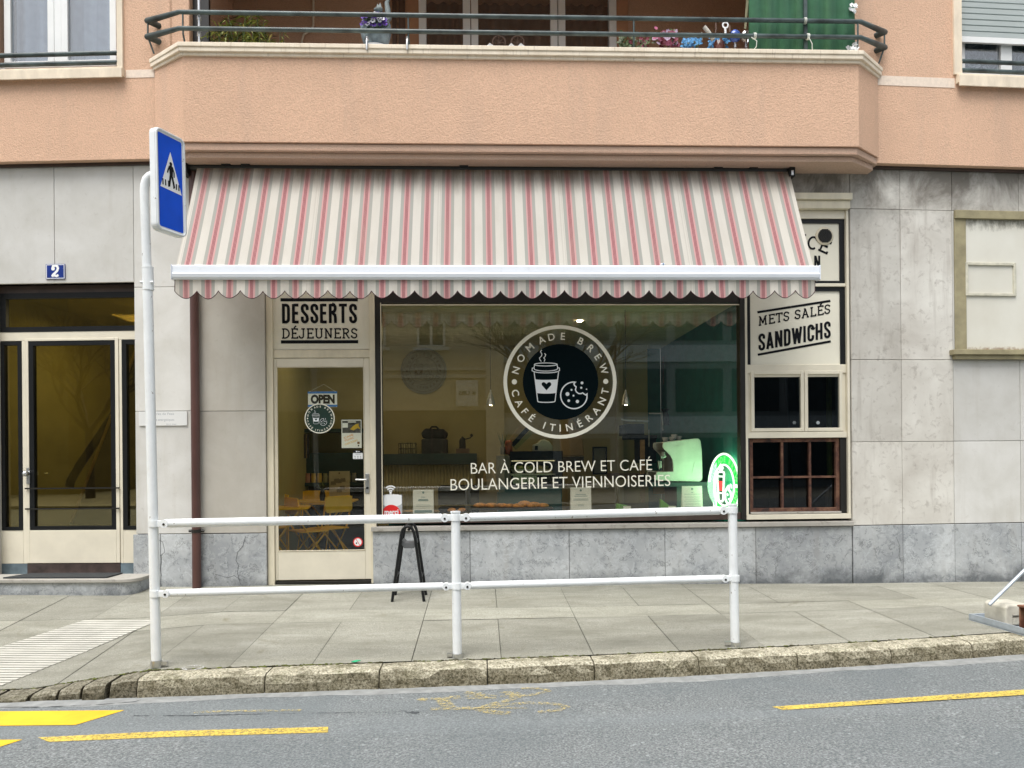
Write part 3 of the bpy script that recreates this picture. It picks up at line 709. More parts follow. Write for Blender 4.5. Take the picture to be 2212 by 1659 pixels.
# shop front pier, band over the shop, right-hand wall
slabs(sw, [-2.9, XD0], [ZPL, Z1(888,500), Z1(620,500), ZPB], None, 1)
ZTOPJ = Z1(420, 1780)
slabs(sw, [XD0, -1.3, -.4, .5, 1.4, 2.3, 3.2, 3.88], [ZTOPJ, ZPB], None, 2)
rx = [0, RX(1948), RX(2060), RX(2204), RX(2345), 3.4, 4.3, 5.2, 6.1, 7.0]
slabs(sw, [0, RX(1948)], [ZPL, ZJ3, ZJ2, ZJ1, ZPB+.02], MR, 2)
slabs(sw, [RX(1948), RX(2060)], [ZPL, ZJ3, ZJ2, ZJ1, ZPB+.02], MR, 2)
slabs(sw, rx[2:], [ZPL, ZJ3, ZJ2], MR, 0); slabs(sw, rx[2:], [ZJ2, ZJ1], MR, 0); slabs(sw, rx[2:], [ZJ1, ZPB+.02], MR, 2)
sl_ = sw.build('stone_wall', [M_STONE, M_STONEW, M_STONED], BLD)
bk = MB()                                                     # masonry behind the slabs
bk.box(UE1, 0.02, .032, .2, -.2, ZPB, M=ML); bk.box(UE0-5, UE0, .032, .2, -.2, ZPB, M=ML); bk.box(UE0, UE1, .032, .2, ZLI, ZPB, M=ML)
bk.box(-2.9, XD0, .032, .2, -.2, ZPB); bk.box(XD0, 3.88, .032, .2, ZTOPJ, ZPB); bk.box(XW1, 3.9, .033, .2, -.2, ZTOPJ)
bk.box(-.02, 8.5, .032, .2, -.2, ZPB, M=MR)
bk.build('backing_wall', M_JOINT, BLD)
# marble plinth
pl = MB()
slabs(pl, [UE1-.03, LX(345), 0], [-.1, ZPL-.004], ML, 0, .006); slabs(pl, [UE0-3.6, UE0-2.7, UE0-1.8, UE0-.9, UE0+.03], [-.1, ZPL-.004], ML, 0, .006)
pl.build('plinth', M_PLINTH, BLD); pl = MB(); slabs(pl, [-2.9, XD0], [-.1, ZPL-.004], None, 0, .004); pl.build('plinth', M_PLINTH, BLD); pl = MB()
XDR = X1(803)
slabs(pl, [XDR, X1(1013), X1(1227), X1(1434), X1(1630), X1(1838)], [-.1, ZPL-.004], None, 0, .004)
pl.build('plinth', M_PLINTH, BLD); pl = MB(); slabs(pl, [0]+rx[1:], [-.1, ZPL-.004], MR, 0, .005)
pl.build('plinth', M_PLINTH, BLD)
b2 = MB(); b2.box(XDR, XW1, .032, .2, -.2, ZPL-.01); b2.build('plinth_core', M_JOINT, BLD)
jz_sill = S(1106,1133,.06*-1)[1]-.001; sl2 = MB(); sl2.box(XDR-.012, XW1+.01, -.035, .12, ZPL-.001, jz_sill)
sl2.build('shop_sill', M_SILL, BLD, .006)
# hairline cracks in the marble beside the downpipe
M_CRACK = plain('crack_shadow', (.07,.075,.08), .9)
def crack(M, pts, w, out):
    mb, ck = MB(), MB(); strip(mb, pts, w, frame((0,0,0),(1,0,0),(0,0,1)))
    vs = [(v.x, -out, v.z) for v in mb.v]; ck.add(vs, mb.f, 0, False, M); ck.build('wall_crack', M_CRACK, BLD)
fl = lambda pts: [L(px, py) for px, py in pts]
crack(ML, fl([(341,1165),(352,1170),(355,1182),(357,1192),(349,1199),(350,1214),(347,1228),(350,1245)]), .004, .0085)
crack(None, [S(*p) for p in [(531,1158),(525,1180),(514,1192),(510,1210),(516,1222),(513,1236),(520,1262)]], .004, .0065)
crack(None, [S(*p) for p in [(465,1240),(492,1248),(506,1243),(520,1252)]], .003, .0065)
crack(MR, [R(*p) for p in [(1935,1160),(1943,1180),(1941,1200),(1946,1215)]], .003, .0075)
crack(ML, fl([(333,1095),(329,1120),(324,1147)]), .003, .003)

# ------------------------------------------------ salmon upper walls
ZT = 7.4
up = MB()
wl0, wl1 = LX(-22, 60, .1), LX(254, 60, .1); zs0 = L(120, 150, .1)[1]
up.box(-9, wl0, -.1, .2, ZPB, ZT, M=ML); up.box(wl1, .03, -.1, .2, ZPB, ZT, M=ML); up.box(wl0, wl1, -.1, .2, ZPB, zs0, M=ML)
wr0, wr1 = RX(2075, 60, .1), RX(2075, 60, .1)+1.9; zr0 = R(2100, 168, .1)[1]
up.box(-.03, wr0, -.1, .2, ZPB, ZT, M=MR); up.box(wr1, 8.5, -.1, .2, ZPB, ZT, M=MR); up.box(wr0, wr1, -.1, .2, ZPB, zr0, M=MR)
up.box(-2.87, 3.85, -.098, .2, ZPB+.001, 5.0)
up.build('upper_wall', M_STUCCO, BLD)
bd = MB(); bd.box(LX(272,160,.1), LX(334,160,.1), -.104, -.09, L(300,168,.1)[1], L(300,151,.1)[1], M=ML)
bd.build('painted_band', M_BAND, BLD); bd = MB(); bd.box(RX(1896,185,.1), RX(2062,185,.1), -.104, -.09, R(1980,187,.1)[1], R(1980,166.5,.1)[1], M=MR)
bd.build('painted_band', M_BAND, BLD)
# dark strips standing in for the shadow line under the upper wall
dg_ = MB(); dg_.box(-9, .02, -.03, .03, ZPB-.03, ZPB-.002, M=ML); dg_.build('shadow_line_strip', M_DARKBR, BLD); dg_ = MB(); dg_.box(-.02, 8.5, -.03, .03, ZPB-.03, ZPB-.002, M=MR)
dg_.build('shadow_line_strip', M_DARKBR, BLD)

# ------------------------------------------------ upper windows
def curtain(x0, x1, z0, z1, y, M, amp=.02, n=60, wl=.16):
    mb = MB(); vs = []
    for i in range(n+1):
        x = x0+(x1-x0)*i/n; yy = y+amp*sin(x/wl*2*pi+.8*sin(x*5)); vs += [(x, yy, z0), (x, yy, z1)]
    mb.add(vs, [(2*i, 2*i+2, 2*i+3, 2*i+1) for i in range(n)], 0, True, M); return mb
f = MB(); Y = .02
def fr(mb, M, x0, x1, z0, z1, y0, y1, w, m=0):               # rectangular frame
    mb.box(x0, x0+w, y0, y1, z0, z1, m, M); mb.box(x1-w, x1, y0, y1, z0, z1, m, M)
    mb.box(x0+w, x1-w, y0, y1, z0, z0+w, m, M); mb.box(x0+w, x1-w, y0, y1, z1-w, z1, m, M)
lx = lambda px, py=60: L(px, py, -Y)[0]
lz = lambda py, px=130: L(px, py, -Y)[1]
fr(f, ML, lx(-20), lx(253), lz(151), ZT-.05, Y, Y+.07, .05)
for a, b in ((11, 119), (134, 253)):
    fr(f, ML, lx(a)+.002, lx(b), lz(147), ZT-.12, Y-.02, Y+.04, lx(17+14)-lx(17))
f.box(lx(119), lx(134), Y-.015, Y+.05, lz(146), ZT-.12, 0, ML)
win = f.build('window', M_WPVC, BLD, .004)
f = MB()
for a, b in ((13, 119), (146, 252)): f.box(lx(a), lx(b), Y+.005, Y+.013, lz(139), ZT-.14, 0, ML)
f.build('pane', M_WGLASS, win)
curtain(lx(15), lx(252), lz(143), ZT-.1, Y+.14, ML).build('curtain', m_bands('net_curtain', [(0,(.20,.25,.33)),(.5,(.32,.38,.47)),(1,(.20,.25,.33))], 0, .17), win)
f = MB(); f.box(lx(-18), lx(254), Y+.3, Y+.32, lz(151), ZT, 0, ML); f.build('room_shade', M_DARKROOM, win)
f = MB(); z_ = L(120,158,.1)[1]
f.box(LX(-30,150,.1), LX(270,150,.1), -.15, .02, L(120,163,.16)[1]-.005, L(120,152,.1)[1], 0, ML)
f.box(LX(-30,150,.1), LX(270,150,.1), -.165, -.15, L(120,170,.16)[1], L(120,156,.1)[1], 0, ML)
f.box(wl1+.001, LX(267,60,.1), -.125, .02, L(120,152,.1)[1]+.001, ZT, 0, ML)
f.build('window_surround', M_CREAM, win, .004)
f = MB()
for ya, yb in ((121.3,114.6),(141.3,135.2)):
    a = L(0, ya, .1); b = L(253, yb, .1); d = (b[1]-a[1])/(b[0]-a[0])
    zz = (a[1]+b[1])/2
    f.tube([(wl0, -.105, zz), (wl1+.005, -.105, zz)], .022, 12, 0, M=ML)
f.build('guard_bar', M_GREEN, win)
# right-hand window with its roller shutter half down
f = MB(); rxf = lambda px, py=120: R(px, py, -Y)[0]; rzf = lambda py, px=2120: R(px, py, -Y)[1]
fr(f, MR, rxf(2074)+.002, wr1, rzf(166), ZT-.1, Y, Y+.07, .055)
f.box(rxf(2160), rxf(2184), Y-.015, Y+.05, rzf(162), ZT-.12, 0, MR)
win = f.build('window', M_WPVC, BLD, .004)
f = MB(); f.box(rxf(2076), wr1-.02, Y+.01, Y+.018, rzf(163), ZT-.1, 0, MR); f.build('pane', M_WGLASS, win)
def m_lace():
    mt, t, b = new_mat('lace_curtain'); v = coords(t); vo = nd(t, 'ShaderNodeTexVoronoi', i_Scale=14.0); t.links.new(coords(t,(1,1,.8)), vo.inputs['Vector'])
    w = noise(t, v, 9, 5, .6, 1.5)
    t.links.new(ramp(t, w, [(.40,(.05,.07,.075)),(.55,(.14,.18,.19)),(.66,(.46,.52,.54))]).outputs[0], b.inputs['Base Color']); return mt
curtain(rxf(2074), wr1, rzf(164), ZT-.2, Y+.1, MR, .015).build('curtain', m_lace(), win)
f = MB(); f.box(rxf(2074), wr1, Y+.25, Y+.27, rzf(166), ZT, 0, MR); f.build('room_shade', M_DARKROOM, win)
f = MB(); za = R(2140, 95, .03)[1]; zb_ = za+.06
f.box(wr0+.004, wr1, -.05, -.02, za, zb_, 1, MR)
n_ = 18
for i in range(n_):
    z0 = zb_+i*.062
    f.prism([(-.048,z0+.004),(-.034,z0),(-.026,z0),(-.026,z0+.058),(-.036,z0+.058),(-.052,z0+.05)], wr0+.004, wr1, 0, MR @ Matrix(((0,1,0,0),(1,0,0,0),(0,0,1,0),(0,0,0,1))))
f.build('roller_shutter', [plain('shutter_slat_grey', (.47,.52,.51), .5, var=.06, sc=(.5,1,12)), M_WPVC], win)
f = MB()
f.box(RX(2064,170,.1), wr1+.1, -.15, .02, R(2140,178,.16)[1]-.003, R(2140,166,.1)[1], 0, MR)
f.box(RX(2064,170,.1), wr1+.1, -.165, -.15, R(2140,187.5,.16)[1], R(2140,170,.1)[1], 0, MR)
f.box(RX(2058,100,.1), wr0-.001, -.125, .02, R(2140,166,.1)[1]+.001, ZT, 0, MR)
f.build('window_surround', M_CREAM, win, .004)
f = MB()
for py in (135, 154.5): zz = R(2140, py, .1)[1]; f.tube([(wr0-.005, -.105, zz), (wr1, -.105, zz)], .022, 12, 0, M=MR)
f.build('guard_bar', M_GREEN, win)

# ------------------------------------------------ loggia behind the balcony
XLg0, XLg1 = -2.87, 3.85; YB = 1.25
ZB = S(1106, 99, .36)[1]                                      # coping top
lg = MB()
px0, px1 = 905, 1331
dx0, dx1 = P3(px0, 60, YB).x, P3(px1, 60, YB).x
lg.box(XLg0, dx0, YB, YB+.2, ZB-.89, ZT); lg.box(dx1, XLg1, YB, YB+.2, ZB-.89, ZT)
lg.box(XLg0-.2, XLg0, -.09, YB, ZB-.89, ZT); lg.box(XLg1, XLg1+.2, -.09, YB, ZB-.89, ZT)
lg.box(XLg0, XLg1, -.09, YB+.2, ZB-.98, ZB-.90)
lg.box(XLg0-.2, XLg1+.2, -.1, YB+.2, ZB+1.45, ZB+1.65)
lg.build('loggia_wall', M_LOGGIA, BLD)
f = MB(); q = lambda px: P3(px, 60, YB).x
fr(f, None, dx0, dx1, ZB-.89, ZT, YB-.03, YB+.06, q(921)-q(905))
for a, b in ((1000,1016),(1018,1033),(1189,1204),(1206,1221)): f.box(q(a), q(b), YB-.02, YB+.05, ZB-.89, ZT)
bw = f.build('balcony_door', M_WPVC, BLD, .005)
f = MB(); f.box(dx0+.05, dx1-.05, YB+.03, YB+.036, ZB-1.05, ZT-.05); f.build('pane', M_WGLASS, bw)
curtain(dx0, dx1, ZB-.89, ZT, YB+.16, None, .03, 90, .13).build('curtain', m_bands('dark_curtain', [(0,(.035,.045,.05)),(.5,(.075,.085,.09)),(1,(.035,.045,.05))], 0, .13), bw)
f = MB(); f.box(q(866), dx0-.001, YB-.02, YB, ZB-.89, ZT, 0); f.box(q(862), q(876), YB-.06, YB-.02, ZB-.89, ZT, 1); f.box(q(848), q(856), YB-.03, YB, ZB+.14, ZT, 1)
M_JAMB = plain('brown_jamb_render', (.42,.22,.125), .85); f.build('door_surround', [M_JAMB, M_DWOOD], bw); f = MB(); f.box(dx1+.001, q(1356), YB-.02, YB, ZB-.89, ZT, 0); f.build('door_surround', M_JAMB, bw)
f = MB(); f.box(XLg0+.001, XLg0+.16, -.02, .03, ZB-1, ZT); f.build('shutter_guide', M_DARKF, BLD)

# ------------------------------------------------ balcony
PF = .38
def plan(ins, out=PF, wall=.05):
    xl0 = S(331, 240, .14)[0]+ins; xl1 = S(396, 240, out)[0]+ins*.5
    xr1 = S(1855, 240, out)[0]-ins*.5; xr0 = S(1899, 240, .12)[0]-ins
    return [(xl0, wall), (xl0, -.10), (xl1, -out+ins), (xr1, -out+ins), (xr0, -.10), (xr0, wall)]
def ring(ins, z0, z1, mb, th=.16, m=0):
    o = plan(ins); i = plan(ins+th)
    mb.slab(o[1:5]+i[4:0:-1], z0, z1, m)
ZF = lambda py, out=PF: S(1106, py, out)[1]
bal = MB()
ring(0, ZF(311), ZF(127), bal)
bal.slab(plan(.12), ZF(311)+.01, ZF(311)+.12)
bal.build('balcony_parapet', M_STUCCO, BLD, .004)
mo = MB()
o = plan(.022); mo.slab(o, ZF(325), ZF(311)-.006); o = plan(.012); mo.slab(o, ZF(327.5), ZF(325)-.003); o = plan(.06); mo.slab(o, ZF(340), ZF(327.5)-.003)
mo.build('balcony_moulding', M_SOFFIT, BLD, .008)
co = MB()
def cring(e, z0, z1, th=.26):
    o = plan(-e); i = plan(th); co.slab(o[1:5]+i[4:0:-1], z0, z1)
cring(.055, ZF(108.5, .43), ZF(99, .43)); cring(.045, ZF(119, .42), ZF(108.5, .42)-.004); cring(.022, ZF(127, .40)-.004, ZF(119, .41)-.002)
def m_coping():
    mt, t, b = new_mat('streaked_coping'); v = coords(t)
    f1 = noise(t, coords(t,(14,14,.5)), 2.5, 5, .75); c = ramp(t, noise(t, v, 8, 4), [(.3,(.74,.64,.50)),(.7,(.86,.77,.63))]).outputs[0]
    c = mixc(t, ramp(t, f1, [(.56,(0,0,0)),(.68,(.5,.5,.5))]).outputs[0], c, (.30,.225,.16))
    t.links.new(c, b.inputs['Base Color']); b.inputs['Roughness'].default_value = .85; bump(t, b, noise(t, v, 60, 4), .3, .004); return mt
co.build('balcony_coping', m_coping(), BLD, .006)
# tube railing: two rails following the plan, returned to the wall at both ends
rl = MB(); RR = .021
def railpath(yf, dz):
    ol, orr = .33, .33
    a = S(387, yf[0], ol); b = S(1859, yf[1], orr)
    c = S(319.5, yf[2], .17); d = S(1910.5, yf[3], .15)
    z = (a[1]+b[1]+c[1]+d[1])/4
    return [(c[0]+.34, .25, z), (c[0], -.17, z), (a[0], -ol, z), (b[0], -orr, z), (d[0], -.15, z), (d[0]-.34, .25, z)]
P1 = railpath((25, 38, 54, 70), 0); P2 = railpath((60, 73, 88, 103), 0)
rl.tube(P1, RR, 12); rl.tube(P2, RR, 12)
for p in (P1, P2):
    for k in (0, -1): rl.tube([p[k], (p[k][0], p[k][1]+.9, p[k][2])], RR, 10)
rail = rl.build('balcony_railing', M_GREEN, BLD)
def bal_at(x, top, dy=0):
    bst = MB(); bst.tube([(x, -.33, P1[2][2]), (x, -.33, P2[2][2]), (x, -.325, P2[2][2]-.05), (x+.004, -.30, ZB+.03), (x+.004, -.28, ZB-.02)], .009, 8); bst.build('baluster', M_GREEN, rail)
for px in (395, 882, 1369, 1853): bal_at(S(px, 50, .33)[0], 0)
for k in (1, 4): bst = MB(); bst.tube([P1[k], P2[k], (P2[k][0]+(.05 if k == 1 else -.05), P2[k][1]+.02, ZB-.01)], .009, 8); bst.build('baluster', M_GREEN, rail)
for k, s_ in ((0, 1), (5, -1)): bst = MB(); bst.tube([(P1[k][0]-.08*s_, P1[k][1]-.1, P1[k][2]), (P1[k][0]-.08*s_, P1[k][1]-.1, ZB-.02)], .02, 8); bst.build('baluster', M_GREEN, rail)

# ------------------------------------------------ entrance door (left)
EO = -.10
ex = lambda px, py=900: L(px, py, EO)[0]
ez = lambda py, px=150: L(px, py, EO)[1]
E0, E1 = UE0+.0, UE1+.005; ye = -EO
f = MB()
f.box(E0, E1, ye, ye+.06, ez(735), ez(716), 0, ML)                                             # transom bar
f.box(E0, ex(2), ye, ye+.06, ez(1217), ez(735)-.001, 0, ML); f.box(ex(48), ex(56.5), ye, ye+.06, ez(1217), ez(735)-.001, 0, ML)
f.box(ex(258), ex(264), ye, ye+.06, ez(1217), ez(735)-.001, 0, ML)
f.box(ex(2)+.001, ex(48)-.001, ye, ye+.06, ez(1217), ez(1145), 0, ML); f.box(ex(264)+.001, E1, ye, ye+.06, ez(1217), ez(1145), 0, ML)
# door leaf
d0, d1 = ex(57.3), ex(257.4)
f.box(d0, ex(63), ye-.008, ye+.05, ez(1216), ez(731), 0, ML); f.box(ex(250), d1, ye-.008, ye+.05, ez(1216), ez(731), 0, ML)
f.box(ex(63)+.0005, ex(250)-.0005, ye-.008, ye+.05, ez(1216), ez(1145), 0, ML); f.box(ex(63)+.0005, ex(250)-.0005, ye-.008, ye+.05, ez(736), ez(731), 0, ML)
ed = f.build('entrance_door', M_PCREAM, BLD, .003)
f = MB()
def gasket(x0, x1, z0, z1, w, open_r=False):
    f.box(x0, x0+w, ye-.004, ye+.05, z0, z1, 0, ML)
    if not open_r: f.box(x1-w, x1, ye-.004, ye+.05, z0, z1, 0, ML)
    e = x1 if open_r else x1-w
    f.box(x0+w, e, ye-.004, ye+.05, z0, z0+w*.8, 0, ML); f.box(x0+w, e, ye-.004, ye+.05, z1-w*.9, z1, 0, ML)
wg = ex(22)-ex(12)
gasket(ex(63)+.001, ex(250)-.001, ez(1145)+.001, ez(736)-.001, wg); gasket(ex(2)+.001, ex(48)-.001, ez(1145)+.001, ez(736)-.001, wg*.85); gasket(ex(264)+.001, E1, ez(1145)+.001, ez(736)-.001, wg, True)
gasket(ex(2), E1, ez(716)+.001, ez(632), wg*1.3, True)
f.box(E0, E1, ye-.0, ye+.06, ez(632)+.001, ZLI+.02, 1, ML)
f.build('window_gasket', [M_BLACK, M_DARKBR], ed)
f = MB()
for a, b, c, d_ in ((74,240,1136,745),(10,41,1137,745),(272,292,1137,745),(18,292,706,644)): f.box(ex(a), ex(b), ye+.02, ye+.026, ez(c), ez(d_), 0, ML)
f.build('pane', M_HGLASS, ed)
f = MB(); f.box(E0, ex(56.5), ye-.001, ye+.05, ez(1243), ez(1217)-.001, 1, ML); f.box(ex(57), ex(257.5), ye-.006, ye+.05, ez(1243), ez(1217)-.001, 0, ML); f.box(ex(258), E1, ye-.001, ye+.05, ez(1243), ez(1217)-.001, 1, ML)
f.build('kick_plate', [plain('scuffed_brown_kickplate', (.05,.035,.032), .5, var=.5, vs=10), plain('slate_base', (.11,.15,.175), .7, var=.35, vs=8)], ed)
f = MB(); zk = ez(1022); f.lathe([(.0,-.035),(.02,-.03),(.03,-.012),(.03,.01),(.018,.028),(0,.034)], (0,0,0), 16, 0, ML @ Matrix.Translation((ex(61.5), ye-.055, zk)) @ Matrix.Rotation(pi/2,4,'X'))
f.box(ex(58), ex(65), ye-.016, ye-.008, ez(1044), ez(1010), 0, ML)
f.tube([(ex(84), ye+.08, zk), (ex(93), ye+.08, zk-.003)], .009, 8, 0, M=ML)
for py in (1054, 1098): f.box(ex(56), ex(259), ye-.03, ye-.022, ez(py+2), ez(py-1), 1, ML)
for py in (1054, 1098):
    for a in (57.5, 255): f.box(ex(a), ex(a+2.5), ye-.022, ye-.006, ez(py+2), ez(py-1), 1, ML)
f.build('door_handle', [M_STEEL, M_DARKF], ed)
# reveal + threshold step with rounded nose
f = MB(); f.box(UE0, UE0+.002, .0, ye, .3, ZLI, 0, ML); f.box(UE0-.2, UE1, .0, ye, ZLI-.0, ZLI+.025, 0, ML); f.box(UE0+.002, UE1+.05, .002, ye+.3, -.1, ez(1243)-.001, 0, ML)
f.build('entrance_reveal', M_STONEW, BLD)
f = MB(); st1 = L(297, 1262, .32)[0]; zt_ = ez(1243)+.0; zst = L(150, 1251, .34)[1]
o = [(UE0-1, .0), (UE0-1, -.36)]+[(st1-.16+.16*sin(a*pi/16), -.36+.16*(1-cos(a*pi/16))) for a in range(9)]+[(st1, .0)]
f.slab(o, zst-.035, zst, 0, ML)
o = [(UE0-1, .0), (UE0-1, -.335)]+[(st1-.18+.155*sin(a*pi/16), -.335+.155*(1-cos(a*pi/16))) for a in range(9)]+[(st1-.025, .0)]
f.slab(o, -.1, zst-.036, 1, ML)
f.build('entrance_step', [M_SILL, M_PLINTH], BLD, .006)
# hall behind it: walls, floor, stair flank and handrail
f = MB(); h0, h1 = UE0-.5, -.3; hy = 3.4
f.box(h0, h1, hy, hy+.1, .2, 3.4, 0, ML); f.box(h0-.1, h0, .2, hy, .2, 3.4, 0, ML); f.box(h1, h1+.1, .2, hy, .2, 3.4, 0, ML)
f.box(h0, h1, .18, hy, 3.4, 3.5, 0, ML); f.box(h0, h1, .18, hy, .3, .4, 1, ML)
hall = f.build('entrance_hall', [M_HALL, M_FLOOR], BLD)
f = MB(); yh = 1.6
pp = [P3(*p, yh) for p in [(146,1145),(150,1132),(246,884),(330,668)]]; pq_ = [P3(*p, yh) for p in [(400,668),(400,1145)]]
f.prism([(p.x, p.z) for p in pp+pq_], yh, yh+1.1, 0)
q1, q2 = P3(154,1128,yh-.01), P3(330,662,yh-.01); f.tube([q1, q2], .018, 8, 1)
f.build('stair_flank', [plain('stair_side_dark', (.05,.047,.035), .6), plain('stair_edge', (.55,.40,.16), .6)], hall)
f = MB(); f.tube([P3(150,1052,yh+.1), P3(152,1040,yh+.1), P3(172,1005,yh+.1), P3(245,897,yh+.1), P3(330,772,yh+.1)], .05, 10); f.build('handrail', M_DARKF, hall)
f = MB(); a, b = P3(70,842,3.0), P3(98,935,3.0); f.box(a.x, b.x, 3.0, 3.04, b.z, a.z, 0); f.box(a.x+.03, b.x-.03, 2.985, 3.0, b.z+.03, a.z-.03, 1); f.build('notice_board', [M_DARKF, plain('grey_board', (.28,.30,.22), .6)], hall)

# ------------------------------------------------ shop front joinery, set back 6 cm
JO = -.06; jy = .06
jx = lambda px, py=900: S(px, py, JO)[0]
jz = lambda py, px=700: S(px, py, JO)[1]
f = MB()
zdb = .205                                                    # threshold
f.box(XD0+.001, jx(592), jy-.03, jy+.08, zdb, jz(600), 0)                         # left post
f.box(jx(800), jx(812), jy-.03, jy+.08, zdb, jz(600), 0)                       # right post
f.box(jx(592)+.0005, jx(800)-.0005, jy-.012, jy+.07, jz(773), jz(756), 0)                     # rail over the leaf
f.box(jx(592)+.0005, jx(800)-.0005, jy-.012, jy+.07, zdb, zdb+.03, 1)
f.box(XD0+.001, jx(812), jy-.03, jy+.1, jz(600)+.001, ZTOPJ, 0)
dfm = f.build('door_frame', [M_PCREAMD, M_DARKF], BLD, .004)
f = MB(); yl = jy-.004
f.box(jx(592)+.002, jx(598), yl, yl+.05, jz(1252), jz(774), 0); f.box(jx(787), jx(800)-.002, yl, yl+.05, jz(1252), jz(774), 0)
f.box(jx(598)+.0005, jx(787)-.0005, yl, yl+.05, jz(792), jz(774), 0); f.box(jx(598)+.0005, jx(787)-.0005, yl, yl+.05, jz(1252), jz(1190), 0)
sd = f.build('shop_door', M_PCREAM, BLD, .004)
f = MB(); fr(f, None, jx(598), jx(787), jz(1190), jz(792), yl-.006, yl+.02, .008); f.build('glazing_bead', M_PCREAMD, sd, .002)
f = MB(); f.box(jx(599), jx(786), yl+.022, yl+.03, jz(1189), jz(793)); f.build('pane', M_DGLASS, sd)
f = MB(); f.box(jx(788.5), jx(796.5), yl-.012, yl-.001, jz(1066), jz(1024), 0)
f.lathe([(.011,0),(.011,.055)], (0,0,0), 12, 0, Matrix.Translation((jx(792.5), yl-.01, jz(1037))) @ Matrix.Rotation(pi/2,4,'X'))
f.tube([(jx(792.5), yl-.062, jz(1037)), (jx(787), yl-.066, jz(1037)), (jx(769), yl-.055, jz(1036.5))], .010, 10, 0)
f.lathe([(.012,0),(.012,.012),(.006,.016)], (0,0,0), 12, 1, Matrix.Translation((jx(792.5), yl-.012, jz(1055))) @ Matrix.Rotation(pi/2,4,'X'))
f.build('door_handle', [M_STEEL, M_DARKF], sd, .002)
for py in (775, 1000, 1200):
    f = MB(); f.tube([(jx(590.5), yl-.01, jz(py+7)), (jx(590.5), yl-.01, jz(py-7))], .009, 8); f.build('hinge', M_PCREAMD, sd)
# sign panel over the door
f = MB(); f.box(jx(592)+.001, jx(800)-.001, jy+.002, jy+.03, jz(755), jz(601)); tp = f.build('fascia_panel', M_PANEL, BLD)
FS = lambda px, py, out: frame((S(px,py,out)[0], -out, S(px,py,out)[1]), (1,0,0), (0,0,1))
UPX = 1/ (FPX/7.96)                                           # metres per photo pixel on the shop plane
mb = MB(); M = FS(690, 692, JO+.001)
k = 7.96/FPX
for y0, y1 in ((644.5,651.5),(734.5,741.5)): poly(mb, [(-82*k,(692-y1)*k),(82*k,(692-y1)*k),(82*k,(692-y0)*k),(-82*k,(692-y0)*k)], M)
strokes(mb, 'DESSERTS', CND, M, 0, (692-677.5)*k, 158*k, 41*k, 6.2*k, gap=.115)
strokes(mb, 'DÉJEUNERS', SLAB, M, 0, (692-720)*k, 160*k, 19.5*k, 2.9*k, gap=.14)
mb.build('lettering', M_INK, tp)
# big shop window
f = MB(); wy = jy-.02
f.box(jx(812)+.001, jx(826), wy, wy+.1, jz(1133), jz(600), 0); f.box(jx(1597), jx(1608), wy-.02, wy+.1, jz(1133), jz(600), 0)
f.box(jx(826)+.0005, jx(1597)-.0005, wy, wy+.1, jz(1133), jz(1117), 1); f.box(jx(826)+.0005, jx(1597)-.0005, wy+.0, wy+.1, jz(655), jz(600), 0)
f.box(jx(812), jx(1608), wy-.02, wy+.1, jz(600)+.001, ZTOPJ, 0)
shw = f.build('shop_window', [M_DARKF, M_DARKBR], BLD, .004)
f = MB(); f.box(jx(824), jx(826)-.0005, wy-.004, wy+.0, jz(1120), jz(655), 0); f.box(jx(826), jx(1597), wy-.006, wy-.001, jz(661), jz(658.5), 0); f.build('glazing_bead', M_PCREAMD, shw)
f = MB(); f.box(jx(825), jx(1598), wy+.03, wy+.038, jz(1119), jz(654)); f.build('pane', M_GLASS, shw)
